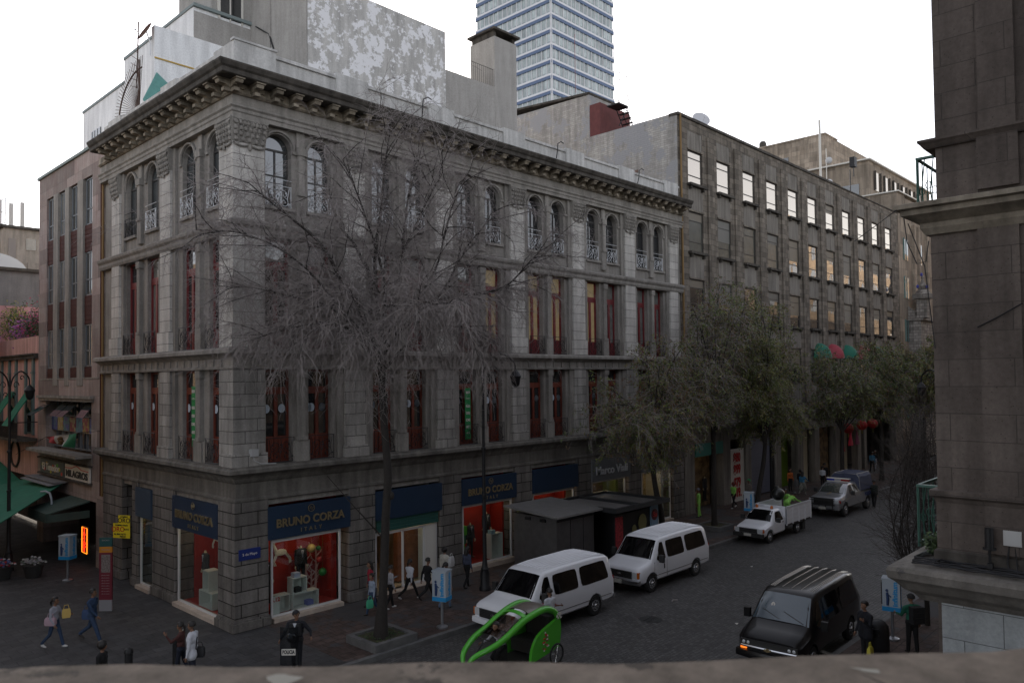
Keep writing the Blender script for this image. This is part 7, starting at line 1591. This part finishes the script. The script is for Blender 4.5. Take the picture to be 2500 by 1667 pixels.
for a in ((15.85,20.35,-4.6,-4.4),(15.85,20.35,-.8,-.6),(15.85,16.05,-4.4,-.8),(20.15,20.35,-4.4,-.8),(17.9,18.1,-4.4,-.8)): q.box(a[0],a[1],a[2],a[3],2.42,2.62)
q.build('roof_frame',pm('dark kiosk frame',(.04,.042,.045),.5,.4),k2)
q=MB(); q.box(16.45,17.0,-4.13,-4.1,.6,2.1); q.build('red_white_poster',pm('red white poster',(.35,.03,.04),.6,var=.8,vs=9),k2)
q=MB(); q.ell((18.6,-4.14,1.6),(.35,.012,.42),14,8); q.ell((17.9,-4.14,1.3),(.2,.012,.3),10,6); q.build('figure_poster',pm('poster yellow figure',(.14,.13,.05),.6),k2)
q=MB(); q.box(19.3,19.95,-4.16,-4.1,.4,2.35); q.build('blue_poster',pm('poster pale blue',(.14,.22,.3),.6),k2); q=MB(); q.ell((19.62,-4.17,1.85),(.3,.012,.28),16,8); q.build('dark_disc',pm('poster dark red disc',(.08,.01,.015),.6),k2); t=MB(); put_text(t,'5a',.35,(19.62,-4.19,1.85),*XR,depth=.004); t.build('lettering',rdl,k2)
# magazine rack on the pier
mrk=thing('magazine_rack','wall rack of magazines and leaflets on the pier between the window and the kiosk','magazine rack',(14.3,-.2,.3))
rn=random.Random(12)
for r_ in range(6):
    for c2 in range(3):
        x=13.95+c2*.36; z=.35+r_*.36; q=MB(); q.box(x,x+.3,-.24,-.2,z,z+.3); q.build('magazine',pm('magazine %d %d'%(r_,c2),tuple(rn.choice(((.4,.4,.42),(.35,.05,.05),(.05,.1,.25),(.2,.2,.2),(.3,.3,.1)))),.6,var=.5,vs=12),mrk)
# green banners in first floor windows
for tf,u,z0,lab,nm_ in ((FL,3.45,6.15,'tall green vertical banner with white print in a short side window','a'),(FR,1.15+4.68*2+.42,5.9,'tall green vertical banner with white print in a long side window','b')):
    o=thing('window_banner',lab,'banner',(u,0,z0) if tf is FR else (0,u,z0),0,'green window banners'); q=MB(tf); q.box(u,u+.34,.1,.12,z0,z0+2.3); q.build('cloth',pm('banner green '+nm_,(.01,.22,.06),.6),o)
    t=MB(); X=XR if tf is FR else XL
    for i,tx in enumerate(('SHOW','*','PLAZA','CENTRO','DE','ARTE','*')): put_text(t,tx,.15,(u+.17,.09,z0+2.1-i*.31) if tf is FR else (.09,u+.17,z0+2.1-i*.31),*X,depth=.004,bold=.006,fit=.26)
    t.build('lettering',M_white,o)
# litter
q=MB(); q.tube([(10.9,-9.6,GZ+.02),(11.05,-9.55,GZ+.03),(11.2,-9.65,GZ+.02)],.03,5); tag(q.build('litter',pm('paper litter',(.3,.28,.27),.9)),'small scrap of litter on the cobbles behind the first van','litter').location=(2.5,.6,0)
for i,(x,y,z) in enumerate(((-1.3,1.5,.003),(20.5,-8.8,GZ+.005),(12.5,-12.2,GZ+.005),(3.9,-3.2,.003),(16.9,-5.0,.003))):
    q=MB(); q.poly([(x,y,z),(x+.16,y+.03,z+.015),(x+.13,y+.12,z),(x+.02,y+.1,z+.02)]); q.poly([(x,y,z-.002),(x+.02,y+.1,z+.018),(x+.13,y+.12,z-.002),(x+.16,y+.03,z+.013)]); tag(q.build('paper_scrap',M_white),['pale paper scrap on the dark plaza near the corner','paper scrap on the cobbles beside the second van','paper scrap in the middle of the street','paper scrap on the pavement before the tree','paper scrap near the kiosk'][i],'litter','paper scraps')
# garlands: white pipe and wall lantern bracket details
q=MB(); q.tube([(-1.4,17.3,3.35),(-1.3,17.0,3.4),(-1.15,16.8,3.3),(-1.1,16.7,3.0),(-1.1,16.7,2.7)],.05,6); tag(q.build('white_drain_elbow',M_pw),'white plastic drain elbow under the corner of the green tent awning','drain pipe')
